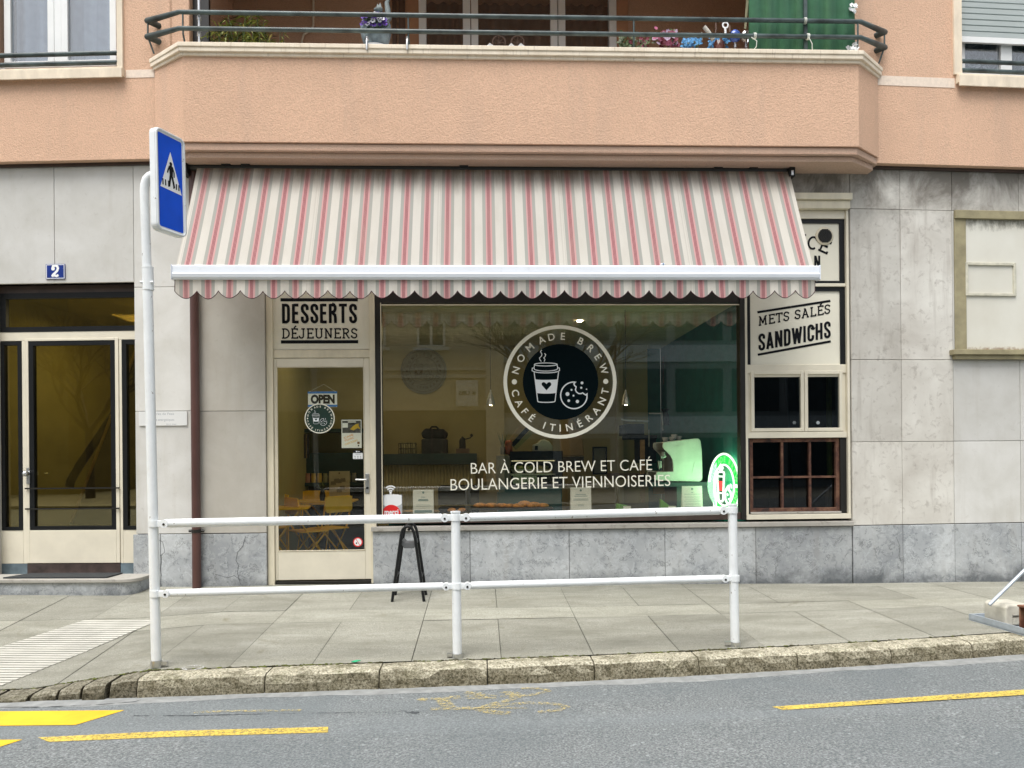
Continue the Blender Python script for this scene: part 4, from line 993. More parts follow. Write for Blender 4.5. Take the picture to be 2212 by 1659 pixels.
# round logo and lettering stuck on the pane
GY = wy+.029                                                  # just in front of the glass
def logo(R_, M, ring=True, mbl=None, mbd=None, mbt=None, lz=0.0):
    """cream ring and letters -> mbl, dark disc -> mbd, pale cup and cookie -> mbt"""
    s = R_/745.0; P = lambda x, y: ((x-815)*s, (875-y)*s)
    if ring: disc(mbl, 0, 0, R_, M, 0, lz, 64, R_*.936)
    A1 = list(zip('NOMADEBREW', (165,148.5,131,113.5,100.5,86,62.5,47,33,16.5)))
    for c, a in A1: text(mbl, c, M, h=93*s, cx=600*s*cos(RAD(a)), cy=600*s*sin(RAD(a)), rot=RAD(a-90), bold=.012)
    A2 = list(zip('CAFÉITINÉRANT', (193.5,207,219.5,231.5,249.5,260,269.5,281,295,308.5,321,335,348)))
    for c, a in A2: text(mbl, c, M, h=93*s, cx=606*s*cos(RAD(a)), cy=606*s*sin(RAD(a)), rot=RAD(a+90), bold=.012)
    for a in (180, 0): disc(mbl, 602*s*cos(RAD(a)), 4*s, 34*s, M, 0, lz, 20)
    if mbd is not None: disc(mbd, 6*s, 0, 497*s, M, 0, lz-.0006, 64)
    t_ = mbt if mbt is not None else mbl; w = 14*s; q = lambda pts: [P(*p) for p in pts]; z = lz
    strip(t_, q([(575,455),(560,475),(578,510),(572,535),(545,560),(555,590),(570,605)]), 10*s, M, 0, z)
    strip(t_, q([(612,500),(628,515),(620,540),(602,560),(618,580),(606,607)]), 10*s, M, 0, z)
    strip(t_, q([(628+150*cos(RAD(a)), 645+20*sin(RAD(a))) for a in range(0,360,15)]), 11*s, M, 0, z, True)
    strip(t_, q([(480,650),(472,690)]+[(628+155*cos(RAD(a)), 700+32*sin(RAD(a))) for a in range(165,10,-15)]+[(785,690),(776,650)]), 11*s, M, 0, z+.0002)
    strip(t_, q([(472,690),(450,692),(446,725),(470,738)]+[(628+180*cos(RAD(a)), 722+34*sin(RAD(a))) for a in range(155,20,-15)]+[(790,738),(808,725),(806,692),(785,690)]), 11*s, M, 0, z+.0004)
    strip(t_, q([(474,745),(518,1128),(530,1136)]+[(632+110*cos(RAD(a)), 1132+10*sin(RAD(a))) for a in range(160,15,-20)]+[(745,1128),(795,745)]), 12*s, M, 0, z)
    heart = [(634,985),(572,915),(572,890),(590,876),(612,880),(634,902),(656,880),(678,876),(696,890),(698,915)]
    top = [(484,836)]+[(635+150*cos(RAD(a)), 836+12*sin(RAD(a))) for a in range(165,10,-15)]+[(784,836)]
    bot = [(762,1014)]+[(635+130*cos(RAD(a)), 1014+14*sin(RAD(a))) for a in range(15,170,15)]+[(506,1014)]
    # band split left / right so the heart stays open
    n = len(top)
    poly(t_, q([p for p in top if p[0] <= 634]+[(634,848),(634,902)]+[(612,880),(590,876),(572,890),(572,915),(634,985),(634,1028)]+[p for p in bot if p[0] < 634]), M, 0, z+.0006)
    poly(t_, q([(634,848)]+[p for p in top if p[0] > 634]+[p for p in bot if p[0] > 634]+[(634,1028),(634,985),(698,915),(696,890),(678,876),(656,880),(634,902)]), M, 0, z+.0006)
    ck_ = [(1015,880)]+[(995+175*cos(RAD(a)), 1052+175*sin(RAD(a))) for a in range(-88,-358,-10)]+[(1168,1035),(1150,1048),(1130,1035),(1110,1020),(1090,1030),(1060,1030),(1030,1010),(1015,980),(1025,940),(1005,925),(995,900)]
    strip(t_, q(ck_), 16*s, M, 0, z, True)
    for x, y, r in ((910,1035,26),(964,980,13),(989,1056,13),(926,1122,18),(1040,1133,22),(1103,890,19),(1092,953,15),(1162,973,9)): disc(t_, *P(x,y), r*s, M, 0, z, 16)
lc = S(1210, 825, -GY); kg = (7.9+GY)/FPX
M = frame((lc[0], GY, lc[1]), (1,0,0), (0,0,1))
a, b, c = MB(), MB(), MB(); logo(123*kg, M, True, a, b, c, .001)
a.build('logo_ring', M_DECAL, shw); b.build('logo_disc', M_DECALB, shw); c.build('logo_drawing', M_DECALT, shw)
mb = MB()
def wtext(t_, x0, x1, y0, y1, bold=0.0, sh=0.0): text(mb, t_, M, w=(x1-x0)*kg, h=(y1-y0)*kg, cx=((x0+x1)/2-1210)*kg, cy=(825-(y0+y1)/2)*kg, bold=bold, rot=RAD(.6))
wtext('BAR À COLD BREW ET CAFÉ', 1015, 1409, 997, 1020, -.006); wtext('BOULANGERIE ET VIENNOISERIES', 971, 1449, 1031, 1055, -.006)
mb.build('lettering', M_DECAL, shw)
# wifi and card-payment stickers low on the left of the pane
mb = MB(); Mw = M
px_ = lambda x, y: ((x-1210)*kg, (825-y)*kg)
for r0 in (5.2, 10, 15): strip(mb, [px_(842.5+r0*cos(RAD(a)), 1062-r0*sin(RAD(a))) for a in range(48,134,12)], 3.0*kg, M, 0, .001)
disc(mb, *px_(842.5,1061.5), 2.6*kg, M, 0, .001, 12)
mb.build('sticker', M_SIGNW, shw)
mb = MB(); poly(mb, [px_(824,1066),(px_(867,1066)),px_(867,1117),px_(824,1117)], M, 1, .0006)
poly(mb, [px_(825,1067)]+[px_(845+21*cos(RAD(a)), 1068-3.5*sin(RAD(a))) for a in range(170,-1,-17)]+[px_(866,1085)]+[px_(845+20*cos(RAD(a)), 1085-(-6)*sin(RAD(a))) for a in range(0,181,18)], M, 0, .0012)
for cx_, w_ in ((838,9),(851,10)): text(mb, 'WI' if cx_ == 838 else 'FI', M, w=w_*kg, h=7*kg, cx=px_(cx_,0)[0], cy=px_(0,1077)[1], m=2); 
for i, v in enumerate(mb.v): pass
mb.build('sticker', [M_SIGNW, plain('grey_sticker', (.42,.44,.45), .5, var=.15, vs=60), M_GREYINK], shw)
mb = MB(); disc(mb, *px_(843.5,1107), 20*kg, M, 0, .0018, 40)
for v in mb.v: pass
text(mb, 'merci', M @ Matrix.Translation((0,0,.0026)), w=30*kg, h=12*kg, cx=px_(844,0)[0], cy=px_(0,1103)[1], m=1, bold=.03, caps=False)
mb.build('sticker', [M_RED, M_SIGNW], shw)
# right-hand unit: cornice, two sign panels, casement and rusty sash
f = MB(); r0_, r1_ = jx(1608)+.001, XW1
f.box(jx(1608), r1_+.012, -.06, jy+.02, Z1(434,1780), ZTOPJ-.001, 0)
f.box(jx(1608)+.02, r1_, -.03, jy+.02, Z1(452,1780), Z1(434,1780)-.003, 0)
f.box(jx(1608), jx(1613.5), jy-.035, jy+.08, jz(1122), jz(470), 1); f.box(jx(1826.5), r1_-.001, jy-.05, jy+.08, jz(1122), Z1(452,1780)-.003, 1)
f.box(jx(1613.5)+.0005, jx(1826.5)-.0005, jy-.03, jy+.08, jz(620), jz(613), 1); f.box(jx(1613.5)+.0005, jx(1826.5)-.0005, jy-.02, jy+.08, jz(811), jz(792), 1)
f.box(jx(1613.5)+.0005, jx(1826.5)-.0005, jy-.03, jy+.08, jz(470), Z1(452,1780)-.003, 1)
f.box(jx(1613.5)+.0005, jx(1826.5)-.0005, jy-.03, jy+.08, jz(954), jz(941), 1)
f.box(jx(1608), r1_-.001, jy-.055, jy+.08, jz(1133), jz(1122)-.0005, 1)
rf = f.build('window_unit', [M_PCREAMD, M_PCREAM], BLD, .004)
f = MB()
for a, b, c, d_ in ((1613.5,1826.5,613,470),(1613.5,1826.5,792,620)):
    x0, x1, z0, z1 = jx(a)+.001, jx(b)-.001, jz(c)+.001, jz(d_)-.001
    f.box(x0, x0+8*k, jy-.012, jy+.03, z0, z1); f.box(x1-11*k, x1, jy-.012, jy+.03, z0, z1)
    f.box(x0+8*k, x1-11*k, jy-.012, jy+.03, z1-9*k, z1)
    if c == 613: f.box(x0+8*k, x1-11*k, jy-.012, jy+.03, z0, z0+6*k)
f.build('panel_frame', M_BLACK, rf)
f = MB(); f.box(jx(1620), jx(1817), jy+.002, jy+.02, jz(608), jz(476)); up_ = f.build('fascia_panel', M_PANEL, BLD)
mb = MB(); M = FS(1745, 560, JO+.001); q = lambda x, y: ((x-1745)*k, (560-y)*k)
for c, x, y, r in (('I',1737,520,-3),('C',1756,524,-12),('E',1783,531,-24)):
    strokes(mb, c, SLAB, M, *q(x, y), 22*k if c != 'I' else 9*k, 26*k, 4.4*k, rot=RAD(r))
strokes(mb, 'N', CND, M, *q(1766, 566), 13*k, 28*k, 4.5*k)
mb.build('lettering', M_INK, up_)
f = MB(); vc = S(1781, 510, JO+.004); M = FS(1781, 510, JO+.002)
f.lathe([(0,.012),(17*k,.012),(20*k,.004),(20*k,0)], (0,0,0), 28, 0, Matrix.Translation((vc[0], jy-.002, vc[1])) @ Matrix.Rotation(pi/2,4,'X'))
for i in range(-6,7):
    w_ = math.sqrt(max(0, 15.5**2-(i*2.3)**2))*k; f.box(vc[0]-w_, vc[0]+w_, jy-.022, jy-.0155, vc[1]+(i*2.3-.9)*k, vc[1]+(i*2.3+.7)*k, 1)
f.build('vent_grille', [M_PCREAMD, M_BLACK], up_)
f = MB(); f.box(jx(1621), jx(1816), jy+.002, jy+.02, jz(792), jz(629)); lp = f.build('fascia_panel', M_PANEL, BLD)
mb = MB(); M = FS(1716, 708, JO+.001); q = lambda x, y: ((x-1716)*k, (708-y)*k); sh = .19
for ya, yb in ((674,649),(767,738)): strip(mb, [q(1634,ya), q(1797,yb)], 5*k, M)
strokes(mb, 'METS SALÉS', SLAB, M, *q(1716,680), 160*k, 18.5*k, 3.0*k, gap=.13, shear=.17)
strokes(mb, 'SANDWICHS', CND, M, *q(1716,726), 160*k, 36*k, 5.6*k, gap=.1, shear=.18)
mb.build('lettering', M_INK, lp)
f = MB(); c0 = jy-.012
fr(f, None, jx(1613.5)+.001, jx(1826.5)-.001, jz(941)+.0005, jz(811)-.0005, c0+.004, c0+.06, 8*k)
for a, b in ((1621,1735.5),(1736.5,1819)): fr(f, None, jx(a), jx(b), jz(946)+.03, jz(806), c0-.014, c0+.04, 7.5*k)
cs = f.build('casement_window', M_PCREAM, BLD, .004)
f = MB()
for a, b in ((1627,1730),(1743,1812)): f.box(jx(a), jx(b), c0+.012, c0+.018, jz(941), jz(810))
f.build('pane', M_KGLASS, cs)
for px in (1716, 1767): mb = MB(); disc(mb, 0, 0, 0.02, FS(px, 913, JO-.0+.0), 0, 0, 6); mb.build('sticker', M_PAPER, cs)
f = MB(); g0 = jy+.015
f.box(jx(1613.5)+.001, jx(1618), g0-.03, g0+.04, jz(1121), jz(955), 1); f.box(jx(1813), jx(1826.5)-.001, g0-.03, g0+.04, jz(1121), jz(955), 1)
fr(f, None, jx(1618)+.001, jx(1813)-.001, jz(1117), jz(955), g0-.01, g0+.03, 8*k, 0)
for px in (1690, 1750): f.box(jx(px)-2.4*k, jx(px)+2.4*k, g0-.006, g0+.03, jz(1113)+.002, jz(960), 0)
f.box(jx(1624), jx(1808), g0-.009, g0+.028, jz(1043), jz(1038.5), 0)
f.box(jx(1618)+.001, jx(1813)-.001, g0-.05, g0+.03, jz(1121), jz(1117)-.0005, 2)
rs = f.build('rusty_sash', [M_RUST, M_DARKF, M_SILL], BLD, .002)
f = MB(); f.box(jx(1620), jx(1811), g0+.034, g0+.04, jz(1116), jz(957)); f.build('pane', M_KGLASS, rs)
f = MB(); dk0, dk1 = 2.825, 3.9                               # kitchen behind the right-hand windows
f.box(dk0-.02, dk0, .16, 2.4, .2, 3.2); f.box(dk1, dk1+.05, .25, 2.4, .2, 3.2); f.box(dk0, dk1, 2.4, 2.45, .2, 3.2); f.box(dk0, dk1, .16, 2.4, .15, .2); f.box(dk0, dk1, .16, 2.4, 3.2, 3.25)
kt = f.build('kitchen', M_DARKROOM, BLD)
f = MB(); a = P3(1797, 811, .5); b = P3(1797, 1030, .5); f.box(a.x, 3.86, .5, .55, b.z, 3.1, 0); f.build('kitchen_pillar', plain('moss_green_plaster', (.30,.33,.06), .8, var=.25), kt)
f = MB(); b = P3(1786, 1050, .45); f.prism([(P3(1788,1050,.45).x, b.z),(3.85, b.z),(3.85,.3),(P3(1784,1118,.45).x,.3)], .45, .5, 0); f.build('cupboard', M_DWOOD, kt)
f = MB(); f.prism([(P3(*p,1.2).x, P3(*p,1.2).z) for p in [(1697,800),(1716,800),(1728,945),(1742,1110),(1722,1110),(1708,945)]], 1.2, 1.25); f.build('curtain_strip', plain('blue_grey_cloth', (.07,.095,.12), .9), kt)
# blind window / empty showcase on the right
f = MB(); no = .02
n0, n1 = RX(2060,600), RX(2060,600)+1.25
f.box(n0, n1, -no-.02, -.004, R(2130,475)[1], R(2130,457)[1], 0, MR); f.box(n0, RX(2085,600), -no, -.004, R(2130,762)[1], R(2130,475)[1]-.0005, 0, MR); f.box(n1-.1, n1, -no, -.004, R(2130,762)[1], R(2130,475)[1]-.0005, 0, MR)
f.box(RX(2050,760), n1+.08, -.085, -.004, R(2130,768)[1], R(2130,757)[1], 0, MR); f.box(RX(2056,760), n1+.05, -.06, -.004, R(2130,777)[1], R(2130,768)[1]-.0005, 0, MR)
sc_ = f.build('blind_window', plain('olive_stone_trim', (.30,.265,.16), .85, var=.2, vs=8, bmp=.3), BLD, .005)
f = MB(); f.box(RX(2085,600)+.001, n1-.101, -.007, .02, R(2130,757)[1]+.0005, R(2130,475)[1]-.001, 0, MR)
def m_board():
    mt, t, b = new_mat('mildewed_board'); v = coords(t)
    c = ramp(t, noise(t, v, 2, 4), [(.3,(.62,.60,.52)),(.7,(.70,.69,.62))]).outputs[0]
    sx = t.nodes.new('ShaderNodeSeparateXYZ'); t.links.new(coords(t), sx.inputs[0])
    ztop = R(2130,475)[1]; zbot = R(2130,757)[1]
    for z0, z1, col, am, sc in ((ztop-.28, ztop, (.20,.19,.15), .9, (1,1,.5)), (zbot+.10, zbot, (.25,.16,.10), 1.0, (1,1,1))):
        mr = nd(t, 'ShaderNodeMapRange'); t.links.new(sx.outputs[2], mr.inputs[0]); mr.inputs['From Min'].default_value = z0; mr.inputs['From Max'].default_value = z1
        n = noise(t, coords(t, sc), 16, 6, .75); ml = nd(t, 'ShaderNodeMath', operation='MULTIPLY'); t.links.new(mr.outputs[0], ml.inputs[0]); t.links.new(n, ml.inputs[1])
        c = mixc(t, ramp(t, ml.outputs[0], [(.30,(0,0,0)),(.52,(am,)*3)]).outputs[0], c, col)
    t.links.new(c, b.inputs['Base Color']); b.inputs['Roughness'].default_value = .8; return mt
M_BOARD = m_board(); f.build('board', M_BOARD, sc_)
f = MB(); fr(f, MR, RX(2083,600), RX(2192,600), R(2130,640)[1], R(2130,568)[1], -.025, -.0065, .03); f.build('small_frame', plain('weathered_white_strip', (.56,.54,.44), .8, var=.2, vs=12), sc_, .004)

# ------------------------------------------------ the café room behind the glass
f = MB(); c0x, c1x = -2.5, jx(1604); cy1 = 3.5; cz0, cz1 = .2, 3.14
xt = P3(1385, 900, cy1).x                                     # cream back wall ends here, teal beyond
f.box(c0x, xt, cy1, cy1+.1, cz0, cz1, 0); f.box(xt, 2.785, cy1+.4, cy1+.5, cz0, cz1, 1)
f.box(xt-.001, xt+.1, cy1-.0, cy1+.4, cz0, cz1, 0)
f.box(c0x-.1, c0x, .16, cy1, cz0, cz1, 0); f.box(2.787, 2.80, .145, cy1+.4, cz0, cz1, 1)
f.box(c0x, 2.80, .14, cy1+.4, cz1, cz1+.1, 2); f.box(c0x, 2.785, .14, cy1+.4, cz0-.1, cz0, 3)
room = f.build('cafe_room', [M_OLIVE, M_TEALW, M_CEIL, M_FLOOR], BLD)
f = MB(); a, b = P3(1290,1000,cy1-.02), P3(1312,1060,cy1-.02)
for px0, px1, mm in ((1225,1240,0),(1332,1345,0),(1530,1552,1)):
    f.box(P3(px0,900,cy1-.02).x, P3(px1,900,cy1-.02).x, cy1-.06, cy1-.001, cz0, cz1-.001, mm)
f.build('wall_pilaster', [plain('pale_pilaster', (.46,.40,.26), .8), plain('teal_pilaster', (.04,.17,.19), .6)], room)
# =================================================================== street things
# ---- awning
AO0, AO1 = .14, .72
xa0, za0 = S(412, 366, AO0); xa1, za1 = S(1700, 368, AO0); zA = (za0+za1)/2
xb0, zbt = S(374, 574, AO1); xb1, _ = S(1767, 574, AO1)
zb1, zb0 = S(1106, 574, AO1)[1], S(1106, 605, AO1)[1]
zv = S(1106, 645, AO1)[1]; zvt = S(1106, 630.5, AO1)[1]
xs0, xs1 = xb0+.015, xb1-.03
NP = 30; PER = (xs1-xs0)/NP
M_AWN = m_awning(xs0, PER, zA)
aw = thing('awning', 'red, pink, grey and white striped awning with scalloped edge over the café front', 'awning')
mb = MB(); vs = []; nx, ny = 120, 10
for i in range(nx+1):
    for j in range(ny+1):
        x = xs0+(xs1-xs0)*i/nx; t_ = j/ny; sag = -.014*sin(pi*t_)*(1+.25*sin(x*2.1))+.007*t_*sin(x*5.3+.6*sin(x*1.9))*sin(pi*min(1,t_*1.02))
        vs.append((x, -AO0+(-AO1+.03+AO0)*t_, zA+(zb1-.002-zA)*t_+sag))
mb.add(vs, [(i*(ny+1)+j, i*(ny+1)+j+1, (i+1)*(ny+1)+j+1, (i+1)*(ny+1)+j) for i in range(nx) for j in range(ny)], 0, True)
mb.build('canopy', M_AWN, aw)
mb = MB(); vs = []; n_ = NP*16
sc_z = lambda u: zv+(zvt-zv)*(abs(2*(u-round(u)))**0 and (1-abs(sin(pi*u)))**1.0*1.0)
prof = []
for i in range(n_+1):
    u = i/16.0; x = xs0+PER*u; c_ = abs(sin(pi*u)); yy = -AO1+.012*sin(u*1.7)+.006*sin(u*5.1)-.01
    prof.append((x, yy, zvt+.006-(zvt+.006-zv)*(c_**.85)+.002*sin(u*2.9)))
    vs += [(x, -AO1, zb0+.012), (x, yy*.4-AO1*.6, (zb0+prof[-1][2])/2), prof[-1]]
mb.add(vs, [(3*i+j, 3*i+j+1, 3*i+j+4, 3*i+j+3) for i in range(n_) for j in (0,1)], 0, True)
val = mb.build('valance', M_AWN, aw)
mb = MB(); mb.tube(prof, .0035, 6); mb.tube([prof[0], (prof[0][0], -AO1, zb0)], .003, 6); mb.tube([prof[-1], (prof[-1][0], -AO1, zb0)], .003, 6)
mb.build('edge_binding', plain('dark_red_binding', (.05,.012,.018), .8), val)
mb = MB(); h = zb1-zb0
sec = [(-AO1-.035,zb0+.02),(-AO1-.042,zb0+h*.38),(-AO1-.03,zb0+h*.45),(-AO1-.028,zb1-.012),(-AO1-.018,zb1),(-AO1+.03,zb1),(-AO1+.04,zb0+.03),(-AO1+.02,zb0),(-AO1-.02,zb0)]
MX = Matrix(((0,1,0,0),(1,0,0,0),(0,0,1,0),(0,0,0,1)))
mb.prism(sec, xb0, xb1, 0, MX); mb.build('front_bar', M_BAR, aw, .004)
mb = MB(); mb.box(xb0-.006, xb0+.0, -AO1-.044, -AO1+.042, zb0-.002, zb1+.002); mb.box(xb1, xb1+.008, -AO1-.044, -AO1+.042, zb0-.002, zb1+.002); mb.build('end_cap', M_BAR, aw, .004)
mb = MB(); mb.tube([(xa0-.02,-.10,zA+.03),(xa1+.03,-.10,zA+.03)], .042, 16); mb.build('roller_tube', M_DARKF, aw)
mb = MB(); mb.box(xa0-.04, xa1+.06, -.155, -.145, zA+.045, zA+.075); mb.build('cover_strip', plain('pinkish_trim', (.35,.24,.19), .6), aw)
for px in (488, 530, 1002, 1552, 1628):
    b = MB(); x = S(px, 362, .16)[0]; b.box(x-.045, x+.045, -.17, -.02, zA+.02, zA+.085); b.box(x-.02, x+.02, -.175, -.15, zA+.05, zA+.10); b.build('bracket', M_DARKF, aw, .006)
for s_, x in ((-1, xa0-.05), (1, xa1+.04)):
    b = MB(); b.box(x-.03, x+.03, -.18, -.02, zA-.06, zA+.07); b.box(x-.012, x+.012, -.185, -.18, zA-.05, zA-.0, 1); b.build('end_bracket', [M_BLACK, M_ALU], aw, .006)
for px in (560, 1500):
    b = MB(); x = S(px, 500, .4)[0]; e = -1 if px < 1000 else 1
    b.tube([(x, -.08, zA-.25), (x+e*.45, -.27, zA-.58), (x+e*.1, -AO1+.06, zb1-.10)], .022, 10); b.build('folding_arm', M_ALU, aw)

# ---- brown downpipe, house number, plaque
dp = thing('downpipe', 'dark brown round downpipe on the pier left of the café door', 'drainpipe')
xd = S(422, 900, .055)[0]
mb = MB(); mb.tube([(xd,-.055,zw(xd)-.02),(xd,-.055,ZPB)], .043, 20); mb.build('pipe', M_PIPE, dp)
for py in (1147, 560):
    b = MB(); z = S(422, py, .06)[1]; b.tube([(xd,-.055,z-.016),(xd,-.055,z+.016)], .048, 20); b.tube([(xd-.075,-.05,z),(xd-.045,-.05,z)], .014, 8); b.tube([(xd+.045,-.05,z),(xd+.075,-.05,z)], .014, 8)
    b.box(xd-.01, xd+.01, -.03, .01, z-.01, z+.01); b.build('pipe_clamp', M_DARKF, dp)
x0, z0 = L(99, 603, .012); x1, z1 = L(140, 570, .012)
hn = thing('house_number_plate', 'blue enamel house number plate with a white 2 over the entrance', 'number plate')
mb = MB(); mb.box(x0, x1, -.012, -.002, z0, z1, 0, ML)
MP = ML @ frame(((x0+x1)/2, -.0125, (z0+z1)/2), (1,0,0), (0,0,1)); w, h = x1-x0, z1-z0
poly_ = [(-w*.46,-h*.45),(w*.46,-h*.45),(w*.46,h*.45),(-w*.46,h*.45)]; strip(mb, poly_, .006, MP, 1, 0, True)
bx = lambda x, y: (x*w, y*h)
mb.build('plate', [M_NBLUE, M_SIGNW], hn, .001)
mb = MB(); t2 = [(-.13,.22),(-.1,.34),(0,.38),(.1,.33),(.13,.2),(.09,.05),(0,-.08),(-.10,-.2),(-.14,-.28),(-.05,-.25),(.07,-.29),(.15,-.22)]
strip(mb, [bx(x*1.1, y*1.05) for x, y in t2], .024, MP, 0, .0006); disc(mb, *bx(-.115,.19), .019, MP, 0, .0009, 14); strip(mb, [bx(-.15,-.29), bx(.16,-.29)], .014, MP, 0, .0012)
mb.build('numeral', M_SIGNW, hn)
x0, z0 = L(300, 920, .014); x1, z1 = L(404, 888, .014)
pq2 = thing('wall_plaque', 'small white plaque with grey handwriting half behind the sign pole', 'plaque')
mb = MB(); mb.box(x0, x1, -.014, -.003, z0, z1, 0, ML); mb.build('plate', plain('plaque_white', (.70,.71,.70), .35, var=.02), pq2, .001)
MP = ML @ frame(((x0+x1)/2, -.0143, (z0+z1)/2), (1,0,0), (0,0,1)); w, h = x1-x0, z1-z0; mb = MB()
kk = w/104
for t_, xa, xb, y, hh in (('rres de Fées', 335, 376, 894.0, 4.6), ('ns énergétiques', 334, 376.5, 906.5, 4.6), ('6ème étage', 359, 381, 916, 2.4)):
    text(mb, t_, MP, w=(xb-xa)*kk, h=hh*kk*1.1, cx=((xa+xb)/2-352)*kk, cy=(904-y)*kk, shear=.0)
mb.build('lettering', M_GREYINK, pq2)

# ---- railing, sign pole and crossing sign
def post_pt(px, py, x_guess):
    y = ry(x_guess); 
    for _ in range(4): p = P3(px, py, y); y = ry(p.x)
    return p
B1, B2, B3 = post_pt(338,1440,-2.2), post_pt(988,1417,-.2), post_pt(1588,1392,1.8)
T1, T2, T3 = post_pt(333,1131,-2.2), post_pt(984,1118,-.2), post_pt(1582,1102,1.8)
Q1, Q2, Q3 = post_pt(336,1282,-2.2), post_pt(987,1265.5,-.2), post_pt(1586,1249,1.8)
sg = thing('crossing_sign', 'blue pedestrian crossing sign on a bent white pole', 'road sign', tuple(B1))
mb = MB(); U1, U2 = post_pt(319, 620, -2.3), post_pt(312, 415, -2.3)
yq = U2.y
A = [B1+Vector((0,0,-.03)), U1]
mb.tube([B1, U1], .033, 18)
mb.tube([U1-Vector((0,0,.02)), U2, P3(313,400,yq), P3(317,388,yq), P3(324,381,yq), P3(333,378.5,yq), P3(350,378.5,yq+.03)], .030, 18)
mb.build('pole', M_WHITE, sg)
mb = MB(); ca, cb = post_pt(320.5, 627, -2.3), post_pt(319, 580, -2.3); mb.tube([ca, cb], .037, 18); mb.tube([cb, cb+Vector((0,0,.012))], .038, 18)
for e in (-1, 1): mb.tube([ca+Vector((e*.045,-.025,.05)), ca+Vector((e*.018,-.02,.05))], .009, 8)
mb.build('sleeve', M_WHITE, sg)
mb = MB(); mb.tube([B1-Vector((0,0,.03)), B1+Vector((0,0,.045))], .037, 18); mb.box(B1.x+.03, B1.x+.075, B1.y-.012, B1.y+.012, B1.z+.012, B1.z+.036); mb.build('ground_socket', M_STEEL, sg)
yl_, yr_ = yq-.06, yq+.20
TLc, TRc, BRc, BLc = P3(331.5,270,yl_), P3(398,304,yr_), P3(400.5,515,yr_), P3(339,494,yl_)
SW = (TRc-TLc).length; SH = (TLc-BLc).length; SW = ((TRc-TLc).length+(BRc-BLc).length)/2
xd_ = ((TRc-TLc)+(BRc-BLc)).normalized(); cen = (TLc+TRc+BRc+BLc)/4
yd_ = ((TLc-BLc)+(TRc-BRc)); yd_ = (yd_-xd_*yd_.dot(xd_)*.0).normalized()
MS = Matrix.Identity(4); n_ = xd_.cross(yd_).normalized()
for i in range(3): MS[i][0] = xd_[i]; MS[i][1] = yd_[i]; MS[i][2] = n_[i]; MS[i][3] = cen[i]
def rrect(w, h, r, n=6):
    o = []
    for cx_, cy_, a in ((w/2-r,h/2-r,0),(-w/2+r,h/2-r,90),(-w/2+r,-h/2+r,180),(w/2-r,-h/2+r,270)): o += arc(cx_, cy_, r, a, a+90, n)
    return o
mb = MB(); MXY = MS @ Matrix(((1,0,0,0),(0,0,1,0),(0,-1,0,0),(0,0,0,1)))    # prism() local (x,z)->sign (x,y); y -> -outward
ro = rrect(SW, SH, .045)
mb.prism(ro, -.002, .045, 0, MXY)
sp = mb.build('sign_panel', M_WHITE, sg, .004)
mb = MB()
for i, (w_, h_, r_) in enumerate(((SW-.004,SH-.004,.043),)):
    o, i_ = rrect(w_, h_, r_), rrect(w_-.030, h_-.030, .03); nn = len(o)
    mb.add([(x,y,.003) for x,y in o]+[(x,y,.014) for x,y in [(x*.985,y*.99) for x,y in o]]+[(x,y,.012) for x,y in i_]+[(x,y,.0) for x,y in i_], [(q_*nn+j, q_*nn+(j+1)%nn, (q_+1)*nn+(j+1)%nn, (q_+1)*nn+j) for q_ in range(3) for j in range(nn)], 0, True, MS)
mb.build('sign_rim', M_WHITE, sp)
mb = MB(); poly(mb, rrect(SW-.055, SH-.06, .012), MS, 0, .0035); mb.build('blue_face', M_BLUE, sp)
mb = MB(); bl = lambda s, t_: ((s-.5)*SW, (.5-t_)*SH)               # fractions of the panel, from its top-left
Tt, Tl, Tr = bl(.50,.190), bl(.145,.570), bl(.865,.580)
poly(mb, [Tt, Tl, Tr], MS, 0, .005); mb.build('white_triangle', M_SIGNW, sp)
mb = MB(); tp_ = lambda x, y: (Tl[0]+(Tr[0]-Tl[0])*x, Tl[1]+.006+(Tt[1]-Tl[1])*y)
for i, x in enumerate((.12,.24,.38,.62,.74,.86)): strip(mb, [tp_(x, .045), tp_(x-.005+.01*(i > 3), .20)], .011, MS, 0, .0060+.0001*i)
disc(mb, *tp_(.50,.665), .013, MS, 0, .0068, 14)
poly(mb, [tp_(.46,.63),tp_(.54,.63),tp_(.60,.52),tp_(.58,.36),tp_(.44,.36),tp_(.42,.52)], MS, 0, .0069)
strip(mb, [tp_(.48,.38),tp_(.44,.22),tp_(.40,.06)], .017, MS, 0, .0070); strip(mb, [tp_(.53,.38),tp_(.60,.20),tp_(.64,.07)], .017, MS, 0, .0071)
strip(mb, [tp_(.44,.60),tp_(.36,.47),tp_(.33,.40)], .011, MS, 0, .0072); strip(mb, [tp_(.57,.60),tp_(.645,.46),tp_(.64,.34)], .010, MS, 0, .0073)
mb.build('walking_figure', M_INK, sp)

